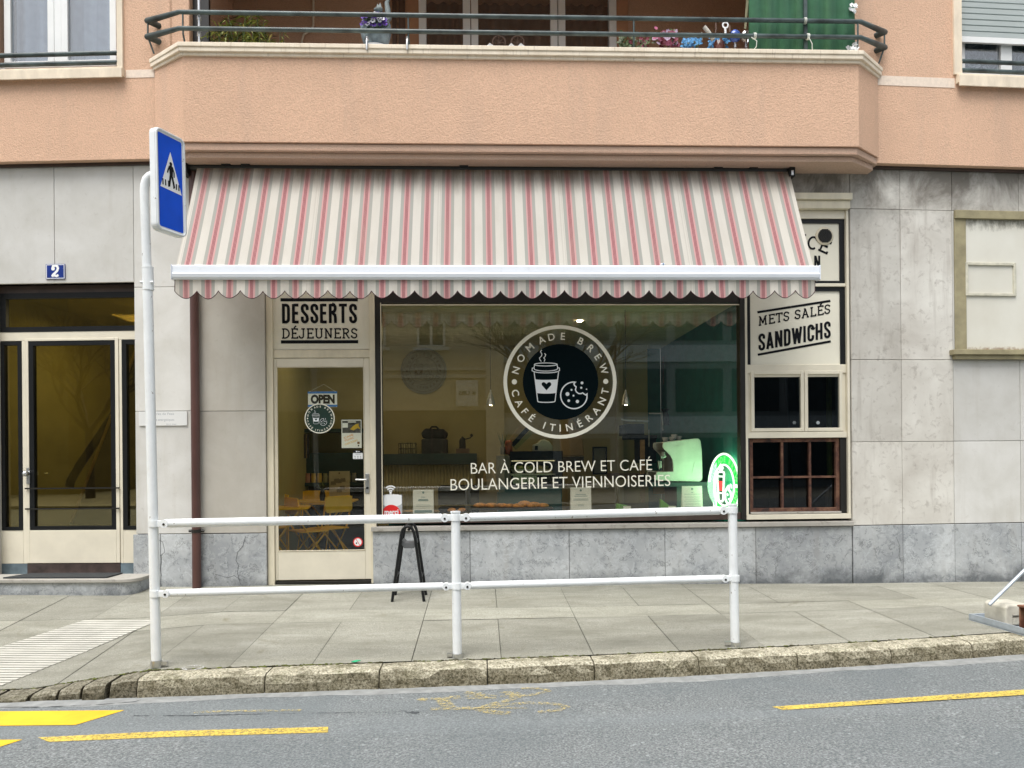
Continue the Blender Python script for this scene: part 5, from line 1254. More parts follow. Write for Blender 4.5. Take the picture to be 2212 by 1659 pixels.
gr = thing('guard_railing', 'white tubular pedestrian railing along the kerb', 'railing', tuple(B2))
for B, T in ((B2, T2), (B3, T3)):
    mb = MB(); dz = (T-B).normalized(); mb.tube([B-Vector((0,0,.03)), T+dz*.035], .033, 18); mb.tube([T+dz*.035, T+dz*.045], .036, 18); p_ = mb.build('post', M_WHITE, gr)
    mb = MB(); mb.tube([B-Vector((0,0,.03)), B+Vector((0,0,.02))], .039, 18); mb.box(B.x-.075, B.x-.03, B.y-.012, B.y+.012, B.z-.0, B.z+.022); mb.build('ground_socket', M_STEEL, p_)
for nm, a, b, c in (('top_rail', T1, T2, T3), ('bottom_rail', Q1, Q2, Q3)):
    r = .030 if nm == 'top_rail' else .027
    for p, q_ in ((a, b), (b, c)):
        d = (q_-p).normalized(); mb = MB(); mb.tube([p+d*.10, q_-d*.10], r, 18)
        o = mb.build(nm, M_WHITE, gr)
        for e, s_ in ((p, 1), (q_, -1)):
            f = MB()
            f.box(e.x+s_*.025 if s_ > 0 else e.x-.10, e.x+.10 if s_ > 0 else e.x-.025, e.y-.024, e.y+.016, e.z-r*.75, e.z+r*.75)
            f.tube([e+d*s_*.075+Vector((0,-.033,0)), e+d*s_*.075+Vector((0,.02,0))], r*.95, 16)
            f.tube([e+d*s_*.075+Vector((0,-.037,-.004)), e+d*s_*.075+Vector((0,-.0325,-.004))], .008, 10, 1)
            f.build('rail_clamp', [M_WHITE, M_DARKF], o, .003)
    for e in (a, b, c): f = MB(); f.tube([e-Vector((0,0,.022)), e+Vector((0,0,.022))], .0385, 18); f.build('collar', M_WHITE, gr)

# ---- black tubular A-frame in front of the window plinth
af = thing('folding_sign_stand', 'black tubular A-frame pavement sign seen edge-on before the marble plinth', 'sign stand', tuple(P3(881,1303,-.72)))
def inv_v(y, r, dy=0):
    q = lambda x, p: P3(x, p, y)
    z0 = zp(q(846,1303).x, y)
    a, b = q(847,1303), q(916,1302); a.z = zp(a.x, y); b.z = zp(b.x, y)
    return [a, q(863,1182), q(866.5,1156), q(870,1144), q(876,1138), q(883,1137), q(889,1140), q(894,1150), q(897,1165), q(900,1186), b]
pa = inv_v(-.72, 0); pb = [Vector((p.x, -.45, p.z+(.005 if i not in (0, 10) else 0))) for i, p in enumerate(pa)]; pb[0].z = zp(pb[0].x, -.45); pb[10].z = zp(pb[10].x, -.45)
for p_ in (pa, pb): mb = MB(); mb.tube(p_, .0135, 12); mb.build('side_frame', M_BLACK, af)
mb = MB()
for i, j in ((1,1),(9,9)): mb.tube([pa[i].lerp(pa[0 if i == 1 else 10], .55), pb[j].lerp(pb[0 if i == 1 else 10], .55)], .012, 8)
mb.tube([pa[5]-Vector((0,0,.03)), pb[5]-Vector((0,0,.03))], .014, 8); mb.build('cross_bar', M_BLACK, af)
q = lambda x, p: P3(x, p, -.70)
mb = MB(); hx = [q(866,1164), q(870,1170), q(898-.5,1170), q(901,1164), q(900,1176), q(895,1184), q(873,1184), q(868,1176)]
hx = [q(868,1167), q(874,1173.5), q(893,1173.5), q(898,1167), q(899,1176), q(894,1184.5), q(873,1184.5), q(867,1176)]
mb.prism([(p.x, p.z) for p in hx], -.70, -.47); mb.build('stop_strap', plain('grey_web_strap', (.10,.105,.11), .8), af)

# ---- works fence foot with its weights at the right edge
ft = thing('fence_foot', 'galvanised temporary fence foot with a sloping strut at the right edge', 'fence foot', tuple(G(2150,1345,zp)))
a, b = G(2095,1340,zp), G(2212,1374,zp); d = (b-a).normalized(); n = Vector((-d.y, d.x, 0)); b = a+d*1.5
mb = MB(); wz = lambda p, dz=0: Vector((p.x, p.y, zp(p.x, p.y)+dz))
for o_ in (0, .30):
    p, q_ = a+n*o_, b+n*o_
    vs = [wz(p,.0),wz(q_,.0),wz(q_+n*.012,.0),wz(p+n*.012,.0)]; vs += [v+Vector((0,0,.055)) for v in vs]
    mb.add(vs, [(0,3,2,1),(4,5,6,7),(0,1,5,4),(1,2,6,5),(2,3,7,6),(3,0,4,7)])
vs = [wz(a,.006),wz(b,.006),wz(b+n*.31,.006),wz(a+n*.31,.006)]; vs += [v+Vector((0,0,.008)) for v in vs]
mb.add(vs, [(0,3,2,1),(4,5,6,7),(0,1,5,4),(1,2,6,5),(2,3,7,6),(3,0,4,7)])
vs = [wz(a,.0),wz(a-d*.012,.0),wz(a-d*.012+n*.31,.0),wz(a+n*.31,.0)]; vs += [v+Vector((0,0,.05)) for v in vs]; mb.add(vs, [(0,3,2,1)[::-1],(4,5,6,7)[::-1],(0,1,5,4)[::-1],(1,2,6,5)[::-1],(2,3,7,6)[::-1],(3,0,4,7)[::-1]])
M_GALV = plain('galvanised_steel', (.50,.56,.62), .45, metal=.4, var=.15, vs=10)
mb.build('tray', M_GALV, ft)
blk = a+d*.28+n*.17; y_ = blk.y
mb = MB(); s0 = wz(a+d*.34+n*.36,.02); s1 = P3(2147,1297,s0.y); s2 = P3(2212,1233,s0.y+.02); dirn = (s2-s1).normalized(); s0 = s1-dirn*.05; mb.tube([s0, s1+dirn*1.5], .016, 4); mb.build('strut', M_GALV, ft)
ang = math.atan2(d.y, d.x)
MBk = Matrix.Translation(wz(a+d*.22+n*.15,.016)) @ Matrix.Rotation(ang, 4, 'Z')
mb = MB()                                                     # U-shaped ends leave a hand hole
w2, h2, dp_ = .115, .165, .11
o = [(-w2,0),(w2,0),(w2,h2-.02),(w2-.02,h2),(-w2+.02,h2),(-w2,h2-.02)]
mb.prism([(-.11,0),(-.045,0),(-.045,.075),(.045,.075),(.045,0),(.11,0),(.11,.145),(.085,.165),(-.085,.165),(-.11,.145)], -.115, .115, 0, MBk @ Matrix.Rotation(pi/2,4,'Z'))
mb.box(-.02, .105, -.045, .045, .004, .070, 0, MBk)
tag(mb.build('concrete_block', plain('cast_concrete', (.56,.54,.46), .9, var=.2, vs=9, bmp=.5), None, .012), 'pale concrete ballast block with a hand hole sitting on the fence foot', 'ballast block')
rw = thing('steel_ballast', 'rusty steel beam offcut lying on the fence foot', 'steel beam')
MBk = Matrix.Translation(wz(a+d*.76+n*.13,.018)) @ Matrix.Rotation(ang, 4, 'Z')
mb = MB()
mb.prism([(-.10,0),(.10,0),(.10,.014),(.008,.014),(.008,.176),(.10,.176),(.10,.19),(-.10,.19),(-.10,.176),(-.008,.176),(-.008,.014),(-.10,.014)], -.30, .30, 0, MBk @ Matrix.Rotation(pi/2,4,'Z'))
mb.box(-.292,-.280,-.092,.092,.015,.175,0,MBk)
mb.build('beam', m_rust('rusted_beam', (.17,.07,.04), (.26,.12,.07), (.05,.028,.02)), rw, .003)
lt = MB(); p = G(392*1.0*0+1401/1.0*0+1401,1000,zp) if False else G(1400*0+ (1008+860/2.194)/1.8228, (2268+750/2.194)/1.8228, zp)
lt.add([wz(p+Vector((-.03,0,0)),.004), wz(p+Vector((.0,-.012,0)),.008), wz(p+Vector((.035,.004,0)),.012), wz(p+Vector((.0,.012,0)),.016), wz(p+Vector((-.03,0,0)),.010), wz(p+Vector((.035,.004,0)),.018)], [(0,1,2,3),(4,1,5,3),(0,4,1),(0,4,3),(2,5,1),(2,5,3)])
tag(lt.build('litter_scrap', plain('green_foil', (.02,.35,.16), .4)), 'tiny green scrap of litter on the pavement by the kerb', 'litter')

# =================================================================== on the balcony
def at(px, py, y): return P3(px, py, y)
LEAF = plain('bamboo_leaf', (.27,.31,.075), .55, var=.5, vs=11); LEAFD = plain('dark_leaf', (.06,.09,.025), .55, var=.4, vs=11); LEAFY = plain('yellowed_leaf', (.46,.42,.15), .6, var=.3, vs=9)
bp = thing('potted_bamboo', 'narrow leaved green pot plant behind the left end of the balcony railing', 'plant', tuple(at(525,100,.1)))
lv = MB(); stm = MB(); rnd = random.Random(4)
for i in range(50):
    bx_ = at(rnd.uniform(435, 605), 100, 0).x; by = rnd.uniform(-.12, .42); top = at(500, 100-rnd.uniform(15,90)*max(.25,1-.7*abs((bx_-at(528,100,0).x)/.42)), by).z
    tx = bx_+rnd.uniform(-.08,.08); ty = by+rnd.uniform(-.06,.06)
    stm.tube([(bx_*.7+.3*at(525,100,0).x, by*.6+.05, ZB-.55), (bx_, by, top-.4), (tx, ty, top)], [.006,.005,.003], 5)
    for k_ in range(17):
        f_ = rnd.uniform(.35, 1.0); o = Vector((bx_+(tx-bx_)*f_, by+(ty-by)*f_, top-.5+.5*f_))
        az = rnd.uniform(0, 2*pi); el = rnd.uniform(-.5, .95); ln = rnd.uniform(.09, .20); d = Vector((cos(az)*cos(el), sin(az)*cos(el)*.7, sin(el))); sd_ = d.cross(Vector((0,0,1))).normalized()*rnd.uniform(.006,.011)
        dr = Vector((0,0,-.3*ln)); m_ = 0 if rnd.random() < .6 else (1 if rnd.random() < .7 else 2)
        lv.add([o, o+d*ln*.4+sd_, o+d*ln+dr, o+d*ln*.4-sd_], [(0,1,2,3)], m_)
lv.build('foliage', [LEAF, LEAFD, LEAFY], bp); stm.build('stem', LEAFD, bp)
pt = MB(); c = at(525,100,.12); pt.lathe([(.14,-.85),(.17,-.55),(.18,-.5),(.16,-.5)], (c.x,.12,ZB), 20); pt.build('pot', plain('terracotta_pot', (.35,.16,.09), .8), bp)
for px, r, nm, lb in ((430, .012, 'awning_pole', 'thin white pole tied to the left end of the balcony railing'),):
    mb = MB(); p = at(px, 50, -.29); mb.tube([(p.x,-.29,ZB),(p.x,-.29,ZT-.4)], r, 10)
    for z in (P1[2][2]-.03, P2[2][2]-.03): mb.tube([(p.x,-.29,z-.02),(p.x,-.29,z+.012)], r*1.5, 10)
    tag(mb.build(nm, M_ALU), lb, 'pole')
mb = MB(); yq2 = YB-.03; mb.tube([at(677,-40,yq2), at(677,55,yq2), at(674.5,62,yq2), at(656,75,yq2), at(652,88,yq2), at(652,120,yq2)], .013, 8)
tag(mb.build('wall_cable', plain('cream_cable_duct', (.62,.55,.44), .6)), 'cream cable duct bending down the loggia wall', 'cable duct')
# pot with pansies, moulded body and a squirrel figure on its rim
pp_ = at(812, 97, -.13); pr = (845-779)/2*(7.77/FPX)
pn = thing('pansy_planter', 'round blue-grey planter of white and purple pansies on a white saucer', 'planter', tuple(pp_))
mb = MB(); cz = at(812,68,-.13).z; mb.lathe([(pr*.55,-pr*1.05),(pr*.82,-pr*.75),(pr,-pr*.1),(pr*.96,pr*.4),(pr*.8,pr*.72),(pr*.7,pr*.8)], (pp_.x,-.13,cz), 28)
mb.build('pot', plain('glazed_blue_grey', (.22,.29,.34), .45, var=.45, vs=14), pn)
mb = MB(); mb.lathe([(pr*.93,0),(pr*1.02,.055),(pr*.98,.06),(pr*.85,.058)], (pp_.x,-.13,ZB+.001), 28); mb.build('saucer', M_SIGNW, pn)
fl_ = MB(); rnd = random.Random(9)
def flower(mb, c, r, n=5, m=0, nrm=Vector((0,-1,.3)), m2=None, rnd=rnd):
    nrm = nrm.normalized(); u = nrm.cross(Vector((0,0,1))).normalized(); v = u.cross(nrm); a0 = rnd.uniform(0,6)
    for i in range(n):
        a = a0+2*pi*i/n; d = u*cos(a)+v*sin(a); e = u*-sin(a)+v*cos(a)
        mb.add([c, c+d*r*.55+e*r*.5-nrm*r*.05, c+d*r+e*r*.22+nrm*r*.12, c+d*r-e*r*.22+nrm*r*.12, c+d*r*.55-e*r*.5-nrm*r*.05], [(0,1,2,3,4)], m)
    if m2 is not None: mb.add([c+nrm*r*.14+(u*cos(a)+v*sin(a))*r*.3 for a in [k_*pi/3 for k_ in range(6)]], [(0,1,2,3,4,5)], m2)
PUR = plain('purple_petal', (.11,.035,.35), .7, var=.4, vs=30); WPET = plain('white_petal', (.75,.74,.80), .7); DPUR = plain('dark_eye', (.03,.01,.06), .7)
for i in range(46):
    a = rnd.uniform(-1, 1); e = rnd.uniform(0, 1)
    dx, dz = pr*(.05+a*.8), pr*(.72-1.0*e*(1-.3*abs(a))); c = Vector((pp_.x+dx, -.135-math.sqrt(max(.004, pr*pr*1.05-dx*dx-dz*dz*.6))-rnd.uniform(.0,.025), cz+dz))
    w_ = rnd.random() < (.22+.4*e); flower(fl_, c, rnd.uniform(.018,.030), 5, 1 if w_ else 0, Vector((a*.5,-1,.35)), 2)
for i in range(60):
    dx, dz = pr*rnd.uniform(-.6,.85), pr*rnd.uniform(-.5,.7); c = Vector((pp_.x+dx, -.135-math.sqrt(max(.004, pr*pr*1.03-dx*dx-dz*dz*.6)), cz+dz)); flower(fl_, c, rnd.uniform(.015,.03), 3, 3, Vector((rnd.uniform(-1,1),-.8,.5)))
fl_.build('flowers', [PUR, WPET, DPUR, LEAFD], pn)
sq = thing('squirrel_figurine', 'small grey squirrel figurine perched on the planter rim', 'figurine')
mb = MB(); s_ = at(823,42,-.13); K = 7.77/FPX
mb.blob((s_.x+1*K,-.13,at(812,43,-.13).z), 9*K, 8*K, 13*K, 0, 12, 8); mb.blob((s_.x-3*K,-.16,at(812,24,-.13).z), 8*K, 7*K, 7.5*K, 0, 12, 8); mb.blob((s_.x-10*K,-.175,at(812,26,-.13).z), 4*K, 4*K, 3.2*K, 0, 8, 6)
mb.lathe([(3*K,0),(1.6*K,6*K),(0,9*K)], (s_.x-1*K,-.15,at(812,17,-.13).z), 8); mb.lathe([(2.6*K,0),(1.6*K,5*K),(0,8*K)], (s_.x-6*K,-.15,at(812,18,-.13).z), 8)
mb.tube([(s_.x+9*K,-.10,at(812,50,-.1).z),(s_.x+15*K,-.07,at(812,36,-.1).z),(s_.x+13*K,-.07,at(812,15,-.1).z),(s_.x+11*K,-.07,at(812,2,-.1).z),(s_.x+17*K,-.07,at(812,-8,-.1).z)], [4*K,6.5*K,6*K,4.5*K,2*K], 10)
mb.tube([(s_.x-5*K,-.17,at(812,38,-.13).z),(s_.x-10*K,-.20,at(812,36,-.13).z)], 2.4*K, 8)
mb.build('body', plain('weathered_lead_grey', (.17,.20,.20), .7, var=.3, vs=20), sq)
for px in (793, 880):                                         # metal hooks over the coping
    mb = MB(); p = at(px, 100, -.42); mb.tube([(p.x,-.37,at(px,82,-.4).z),(p.x,-.425,at(px,84,-.4).z),(p.x,-.447,at(px,92,-.44).z),(p.x,-.445,at(px,108,-.44).z)], .011, 8); mb.blob((p.x,-.42,at(px,84,-.42).z), .016,.014,.018)
    tag(mb.build('coping_hook', M_STEEL), 'metal planter hook over the coping %s' % ('in front of the pansy planter' if px < 800 else 'beside the brown door jamb'), 'hook', 'hooks on the balcony coping')
# artificial flowers along the coping
def bouquet(px, py, w, h, label, mats, n, seed, rr=(.02,.035), leaf=12, petals=6):
    rnd = random.Random(seed); c = at(px, 103, -.08); Kp = 7.8/FPX
    t_ = thing('flower_bunch', label, 'flowers', tuple(c)); mb = MB()
    for i in range(n):
        o = Vector((c.x+rnd.uniform(-.5,.5)*w*Kp, -.08+rnd.uniform(-.09,.05), c.z+rnd.uniform(.1,1)*h*Kp*(1-.5*rnd.random()*.6))); flower(mb, o, rnd.uniform(*rr), petals, rnd.randrange(len(mats)), Vector((rnd.uniform(-.8,.8),-1,rnd.uniform(0,.8))), None, rnd)
    mb.build('blossoms', mats, t_); mb = MB()
    for i in range(leaf): flower(mb, Vector((c.x+rnd.uniform(-.5,.5)*w*Kp*1.05, -.06+rnd.uniform(-.06,.06), c.z+rnd.uniform(0,.8)*h*Kp)), rnd.uniform(.02,.045), 3, 0, Vector((rnd.uniform(-1,1),-.8,.4)), None, rnd)
    mb.build('leaves', [LEAFD], t_); mb = MB(); mb.tube([(c.x,-.06,c.z+.01),(c.x,-.02,c.z-.10)], .012, 6); mb.build('stem', [LEAFD], t_)
PNK = plain('pink_petal', (.34,.09,.16), .7, var=.5, vs=25); LIL = plain('lilac_petal', (.40,.30,.42), .7, var=.3, vs=25); WINE = plain('wine_petal', (.17,.02,.04), .7, var=.4, vs=25); SKY = plain('sky_blue_petal', (.10,.32,.60), .7, var=.25, vs=30)
bouquet(1357, 90, 34, 34, 'dark green and wine red flower bunch on the coping', [WINE, LEAFD], 10, 1, leaf=30)
bouquet(1390, 95, 20, 22, 'small wine red flower bunch beside the baluster', [WINE, PNK], 12, 2, (.015,.028))
bouquet(1438, 85, 50, 44, 'large pink and lilac flower bunch on the coping', [PNK, LIL, WINE, LIL], 40, 3)
bouquet(1491, 92, 40, 22, 'sky blue flower bunch next to the pink flowers', [SKY], 60, 5, (.012,.024), 6)
bouquet(1552, 92, 40, 24, 'sky blue flower bunch under the glass ornaments', [SKY], 60, 6, (.012,.024), 6)
orn = MB()
p = at(1528, 60, -.16); Kp = 7.75/FPX
for pts, r, m_ in ([(1521,58),(1531,70),(1541,86)], 4.5, 0), ([(1517,86),(1516,70)], 1.2, 0), ([(1546,50),(1547,62),(1545,75)], 2.2, 1), ([(1576,56),(1577,70)], 3, 1):
    orn.tube([at(x, y, -.16) for x, y in pts], r*Kp, 8, m_)
o_ = tag(orn.build('garden_stick', [plain('stick_grey', (.50,.48,.43), .7), M_DWOOD]), 'grey stick ends poking up behind the railing', 'garden sticks')
orn = MB(); strip(orn, [((x-1567)*Kp, (56-y)*Kp) for x, y in arc(1567,54,6,0,360,14)[:-1]], 3.2*Kp, frame(tuple(at(1567,56,-.16)), (1,0,0), (0,0,1)), 0, 0, True)
q0 = at(1567, 66, -.16); orn.tube([at(1566,60,-.16), q0, at(1567,80,-.16)], 2.6*Kp, 8); tag(orn.build('white_hook_handle', M_SIGNW), 'white looped handle sticking up over the lower rail', 'handle')
orn = MB(); c = at(1588,78,-.16); orn.blob(tuple(c), 13*Kp, 8*Kp, 14*Kp, 0); orn.blob((c.x+24*Kp, c.y, c.z), 13*Kp, 8*Kp, 14*Kp, 1); orn.lathe([(3*Kp,-14*Kp),(4*Kp,-26*Kp)], tuple(c), 8, 1); orn.lathe([(3*Kp,-14*Kp),(4*Kp,-26*Kp)], (c.x+24*Kp,c.y,c.z), 8, 1)
tag(orn.build('glass_ornament', [plain('blue_glass', (.06,.12,.42), .1, var=.5, vs=40), glass('clear_glass_ball', (.8,.82,.85), .25, .9)]), 'pair of round glass ornaments, one blue, one clear', 'ornament')
orn = MB(); orn.lathe([(11*Kp,-28*Kp),(12*Kp,-8*Kp),(5*Kp,2*Kp),(4*Kp,12*Kp),(5*Kp,13*Kp)], tuple(at(1553,86,-.12)), 14); tag(orn.build('bottle', plain('brown_glass', (.09,.03,.02), .15, var=.5, vs=30)), 'brown bottle between the blue flower bunches', 'bottle')
# white folded cloth peaks behind the coping
for i, (px, w_, lb) in enumerate(((1058,30,'left of the door post'),(1104,24,'right of the door post'),(1125,26,'beside the ornamental wheel'))):
    mb = MB(); c = at(px, 103, .3); Kc = 8.2/FPX
    mb.add([(c.x-w_*Kc,.3,c.z-.12),(c.x-w_*.4*Kc,.28,c.z-.01),(c.x,.27,c.z+7*Kc),(c.x+w_*.5*Kc,.28,c.z-.01),(c.x+w_*Kc,.3,c.z-.12),(c.x-w_*Kc,.5,c.z-.12),(c.x,.48,c.z+3*Kc),(c.x+w_*Kc,.5,c.z-.12)], [(0,1,2,6,5),(2,3,4,7,6),(0,4,3,2,1),(5,6,7),(0,5,7,4)])
    tag(mb.build('white_cloth', M_SIGNW), 'white cloth peak just showing over the coping %s' % lb, 'cloth', 'white cloths behind the coping')
for px, lb in ((1078,'left'),(1118,'right')):
    mb = MB(); c = at(px, 92, .55); r = 14*8.4/FPX; ring_ = [(c.x+r*cos(a), .55, c.z+r*sin(a)) for a in [2*pi*i/24 for i in range(24)]]; mb.tube(ring_, .012, 8, closed=True)
    for a in range(0,180,45): mb.tube([(c.x+r*cos(RAD(a)),.55,c.z+r*sin(RAD(a))),(c.x-r*cos(RAD(a)),.55,c.z-r*sin(RAD(a)))], .006, 6)
    tag(mb.build('wheel_ornament', M_DWOOD), '%s one of the two dark spoked wheels before the balcony door' % lb, 'ornament', 'spoked wheels before the balcony door')
# green privacy screen tied to the railing
M_SCR = m_bands('green_screen_cloth', [(0,(.02,.10,.05)),(.3,(.04,.15,.07)),(.55,(.022,.11,.055)),(.8,(.05,.16,.07)),(1,(.02,.10,.05))], 0, .31)
scn = thing('privacy_screen', 'green cloth privacy screen tied behind the right end of the balcony railing', 'screen', tuple(at(1735,100,-.27)))
mb = MB(); x0, x1 = at(1617,50,-.26).x, at(1848,50,-.26).x; vs = []; n_ = 50
for i in range(n_+1):
    x = x0+(x1-x0)*i/n_; vs += [(x, -.262+.010*sin(i*.9)+.006*sin(i*2.3), z) for z in (ZB-.03, ZB+.3, ZB+.8, ZT-.4)]
mb.add(vs, [(4*i+j, 4*i+4+j, 4*i+5+j, 4*i+1+j) for i in range(n_) for j in range(3)], 0, True); mb.build('cloth', M_SCR, scn)
mb = MB(); x = at(1739,50,-.29).x; mb.box(x-.012, x+.022, -.30, -.272, ZB, ZT-.4); mb.build('screen_post', M_GREEN, scn, .003)
mb = MB()
for px, y in ((1738,P1[2][2]),(1744,P2[2][2]),(1629,P2[2][2])):
    xx = at(px, 50, -.33).x
    for dx in (-.006,.004,.013): mb.tube([(xx+dx,-.33+.028*cos(a),y+.028*sin(a)) for a in [2*pi*i/12 for i in range(12)]], .004, 5, closed=True)
xx = at(1744,80,-.33).x; z = P2[2][2]; mb.tube([(xx,-.36,z-.02),(xx+.03,-.37,z-.09),(xx+.035,-.36,z-.15),(xx,-.33,z-.17)], .004, 5); xx = at(1625,80,-.33).x; mb.tube([(xx-.02,-.36,z-.03),(xx+.03,-.37,z-.07),(xx+.03,-.36,z-.12),(xx-.01,-.33,z-.17)], .004, 5)
mb.build('tie_cord', plain('white_cord', (.70,.72,.66), .8), scn)
mb = MB(); rnd = random.Random(3)
for px, py in ((1843,18),(1838,113),(1847,170)):
    c = at(px, py*.97 if py < 150 else 98, -.30)
    for i in range(9): flower(mb, c+Vector((rnd.uniform(-.03,.03),rnd.uniform(-.02,.02),rnd.uniform(-.04,.04))), rnd.uniform(.012,.03), 4, 0, Vector((rnd.uniform(-1,1),-1,.2)))
mb.build('plastic_knot', M_SIGNW, scn)
mb = MB(); mb.add([at(1607,62,.3), at(1612,62,.3), at(1617,0,.3), at(1614,-30,.3)], [(0,1,2,3)]); q3 = [v+Vector((0,.01,0)) for v in mb.v]
tag(mb.build('hanging_strap', plain('cream_strap', (.62,.60,.38), .7)), 'pale hanging strap beside the green screen', 'strap')
# =================================================================== inside the café
def pbox(mb, px0, px1, py0, py1, y, dep, m=0):               # box sighted at depth y
    a = P3(px0, py0, y); b = P3(px1, py1, y); mb.box(a.x, b.x, y, y+dep, b.z, a.z, m)
FZ = .2
# display board inside the window
wb = MB(); zW = P3(1200, 1117, .15).z; wb.box(jx(824), jx(1598), .115, .62, zW-.04, zW, 0); wb.box(jx(824), jx(1598), .60, .62, zW-.5, zW-.041, 0)
tag(wb.build('window_board', plain('teal_window_board', (.012,.12,.10), .5)), 'teal display board inside the shop window', 'shelf')
# wall bar with ribbed front
bc = thing('bar_counter', 'dark teal bar counter with a ribbed cream front along the back wall', 'counter', tuple(P3(930, 1060, 2.7)))
mb = MB(); pbox(mb, 800, 1030, 981, 1003, 2.7, .75); mb.build('counter_top', M_TEAL, bc, .006)
mb = MB(); a = P3(800,1004,2.78); b = P3(1026,1004,2.78); n_ = int((b.x-a.x)/.045)
for i in range(n_): x = a.x+(b.x-a.x)*i/n_; mb.tube([(x,2.78,FZ),(x,2.78,a.z)], .019, 8)
mb.box(a.x, b.x, 2.78, 3.4, FZ, a.z-.001); mb.build('ribbed_front', plain('ribbed_cream', (.46,.40,.22), .7), bc)
BK = plain('dark_objects_black', (.005,.006,.009), .7, var=.3, spec=.2)
bg_ = thing('delivery_bag', 'large black insulated delivery bag on the bar counter', 'bag', tuple(P3(938,981,2.95)))
mb = MB(); a = P3(910,927,2.95); b = P3(966,950,2.95); mb.prism([(a.x+.02,P3(938,981,2.95).z+.22),(b.x-.02,P3(938,981,2.95).z+.22),(b.x,P3(938,975,2.95).z+.24),(b.x,a.z-.05),(b.x-.05,a.z),(a.x+.05,a.z+.01),(a.x,a.z-.05),(a.x,P3(938,975,2.95).z+.24)], 2.95, 3.25); mb.build('bag_body', BK, bg_, .02)
mb = MB(); z0 = P3(938,981,2.95).z; mb.box(a.x-.0, b.x+.0, 2.93, 3.25, z0, z0+.215); mb.build('bag_base', m_stone('speckled_cloth', (.012,.013,.02), (.02,.022,.03), (.10,.09,.09), spot_lo=.55), bg_, .02)
mb = MB(); mb.tube([(a.x+.12,2.96,a.z),(a.x+.15,2.93,a.z+.03),(b.x-.15,2.93,a.z+.03),(b.x-.12,2.96,a.z)], .012, 8); mb.build('bag_handle', BK, bg_)
bk_ = thing('wire_basket', 'black wire basket of jars at the left end of the bar counter', 'basket', tuple(P3(877,981,2.9)))
mb = MB(); a = P3(861,958,2.9); b = P3(897,981,2.9)
for i in range(8):
    x = a.x+(b.x-a.x)*i/7; mb.tube([(x,2.9,b.z),(x,2.9,a.z)], .004, 5); mb.tube([(x,3.1,b.z),(x,3.1,a.z)], .004, 5)
for z in (b.z+.005,(a.z+b.z)/2,a.z): mb.tube([(a.x,2.9,z),(b.x,2.9,z),(b.x,3.1,z),(a.x,3.1,z)], .005, 5, closed=True)
mb.build('basket_frame', BK, bk_)
mb = MB(); rnd = random.Random(8)
for i in range(3): mb.lathe([(.05,0),(.05,.11),(.035,.13),(.035,.16)], (a.x+.06+i*.07,3.0,b.z+.004), 12)
mb.build('jar', plain('olive_jar', (.22,.20,.09), .4, var=.4, vs=20), bk_)
gm = thing('coffee_grinder', 'dark manual coffee grinder with a crank on the bar counter', 'coffee grinder', tuple(P3(1002,981,2.85)))
mb = MB(); pbox(mb, 985, 1014, 969, 981, 2.85, .16); mb.build('drawer_box', M_DWOOD, gm, .004)
mb = MB(); c = P3(999,969,2.93); mb.lathe([(.045,0),(.045,.11),(.03,.14),(.012,.15),(.012,.17)], tuple(c), 14); mb.tube([(c.x,c.y,c.z+.16),(c.x+.04,c.y,c.z+.13),(c.x+.11,c.y,c.z+.15),(c.x+.13,c.y,c.z+.17)], .008, 8); mb.blob((c.x+.13,c.y,c.z+.185), .02,.02,.025); mb.build('mill', BK, gm)
ws = thing('wall_sign', 'round dark grey sign with the cup and cookie emblem on the back wall', 'wall sign', tuple(P3(915,801,3.47)))
c = P3(915,801,3.46); K3 = (3.46+7.9)/FPX
mb = MB(); mb.lathe([(0,.02),(48*K3,.02),(49.5*K3,.012),(49.5*K3,0)], (0,0,0), 48, 0, Matrix.Translation((c.x,3.485,c.z)) @ Matrix.Rotation(pi/2,4,'X')); mb.build('board', plain('sign_slate', (.12,.135,.135), .7), ws)
mb = MB(); Mw_ = frame((c.x,3.455,c.z),(1,0,0),(0,0,1)); logo(49*K3*.9, Mw_, False, mb, None, None, 0); disc(mb, 0, 0, 30*K3, Mw_, 0, 0, 40, 29.2*K3); disc(mb, 0, 0, 45.5*K3, Mw_, 0, 0, 48, 44.8*K3); mb.build('emblem', plain('sign_black', (.012,.014,.014), .7), ws)
# black chair back low in the window
ch = thing('stool', 'black backed stool standing low behind the window display', 'chair', tuple(P3(990,1100,1.6)))
mb = MB(); a = P3(946,1048,1.6); b = P3(1035,1090,1.6); mb.prism([(a.x,b.z),(b.x,b.z),(b.x,a.z-.04),(b.x-.04,a.z),(a.x+.04,a.z),(a.x,a.z-.04)], 1.6, 1.65); mb.build('backrest', BK, ch, .012)
mb = MB(); mb.box(a.x, b.x, 1.62, 2.02, b.z-.10, b.z-.04); mb.build('seat', BK, ch, .012)
for x in (a.x+.02, b.x-.02):
    for y in (1.64, 2.0): mb = MB(); mb.tube([(x,y,FZ),(x,y,b.z-.09)], .014, 8); mb.build('leg', BK, ch)
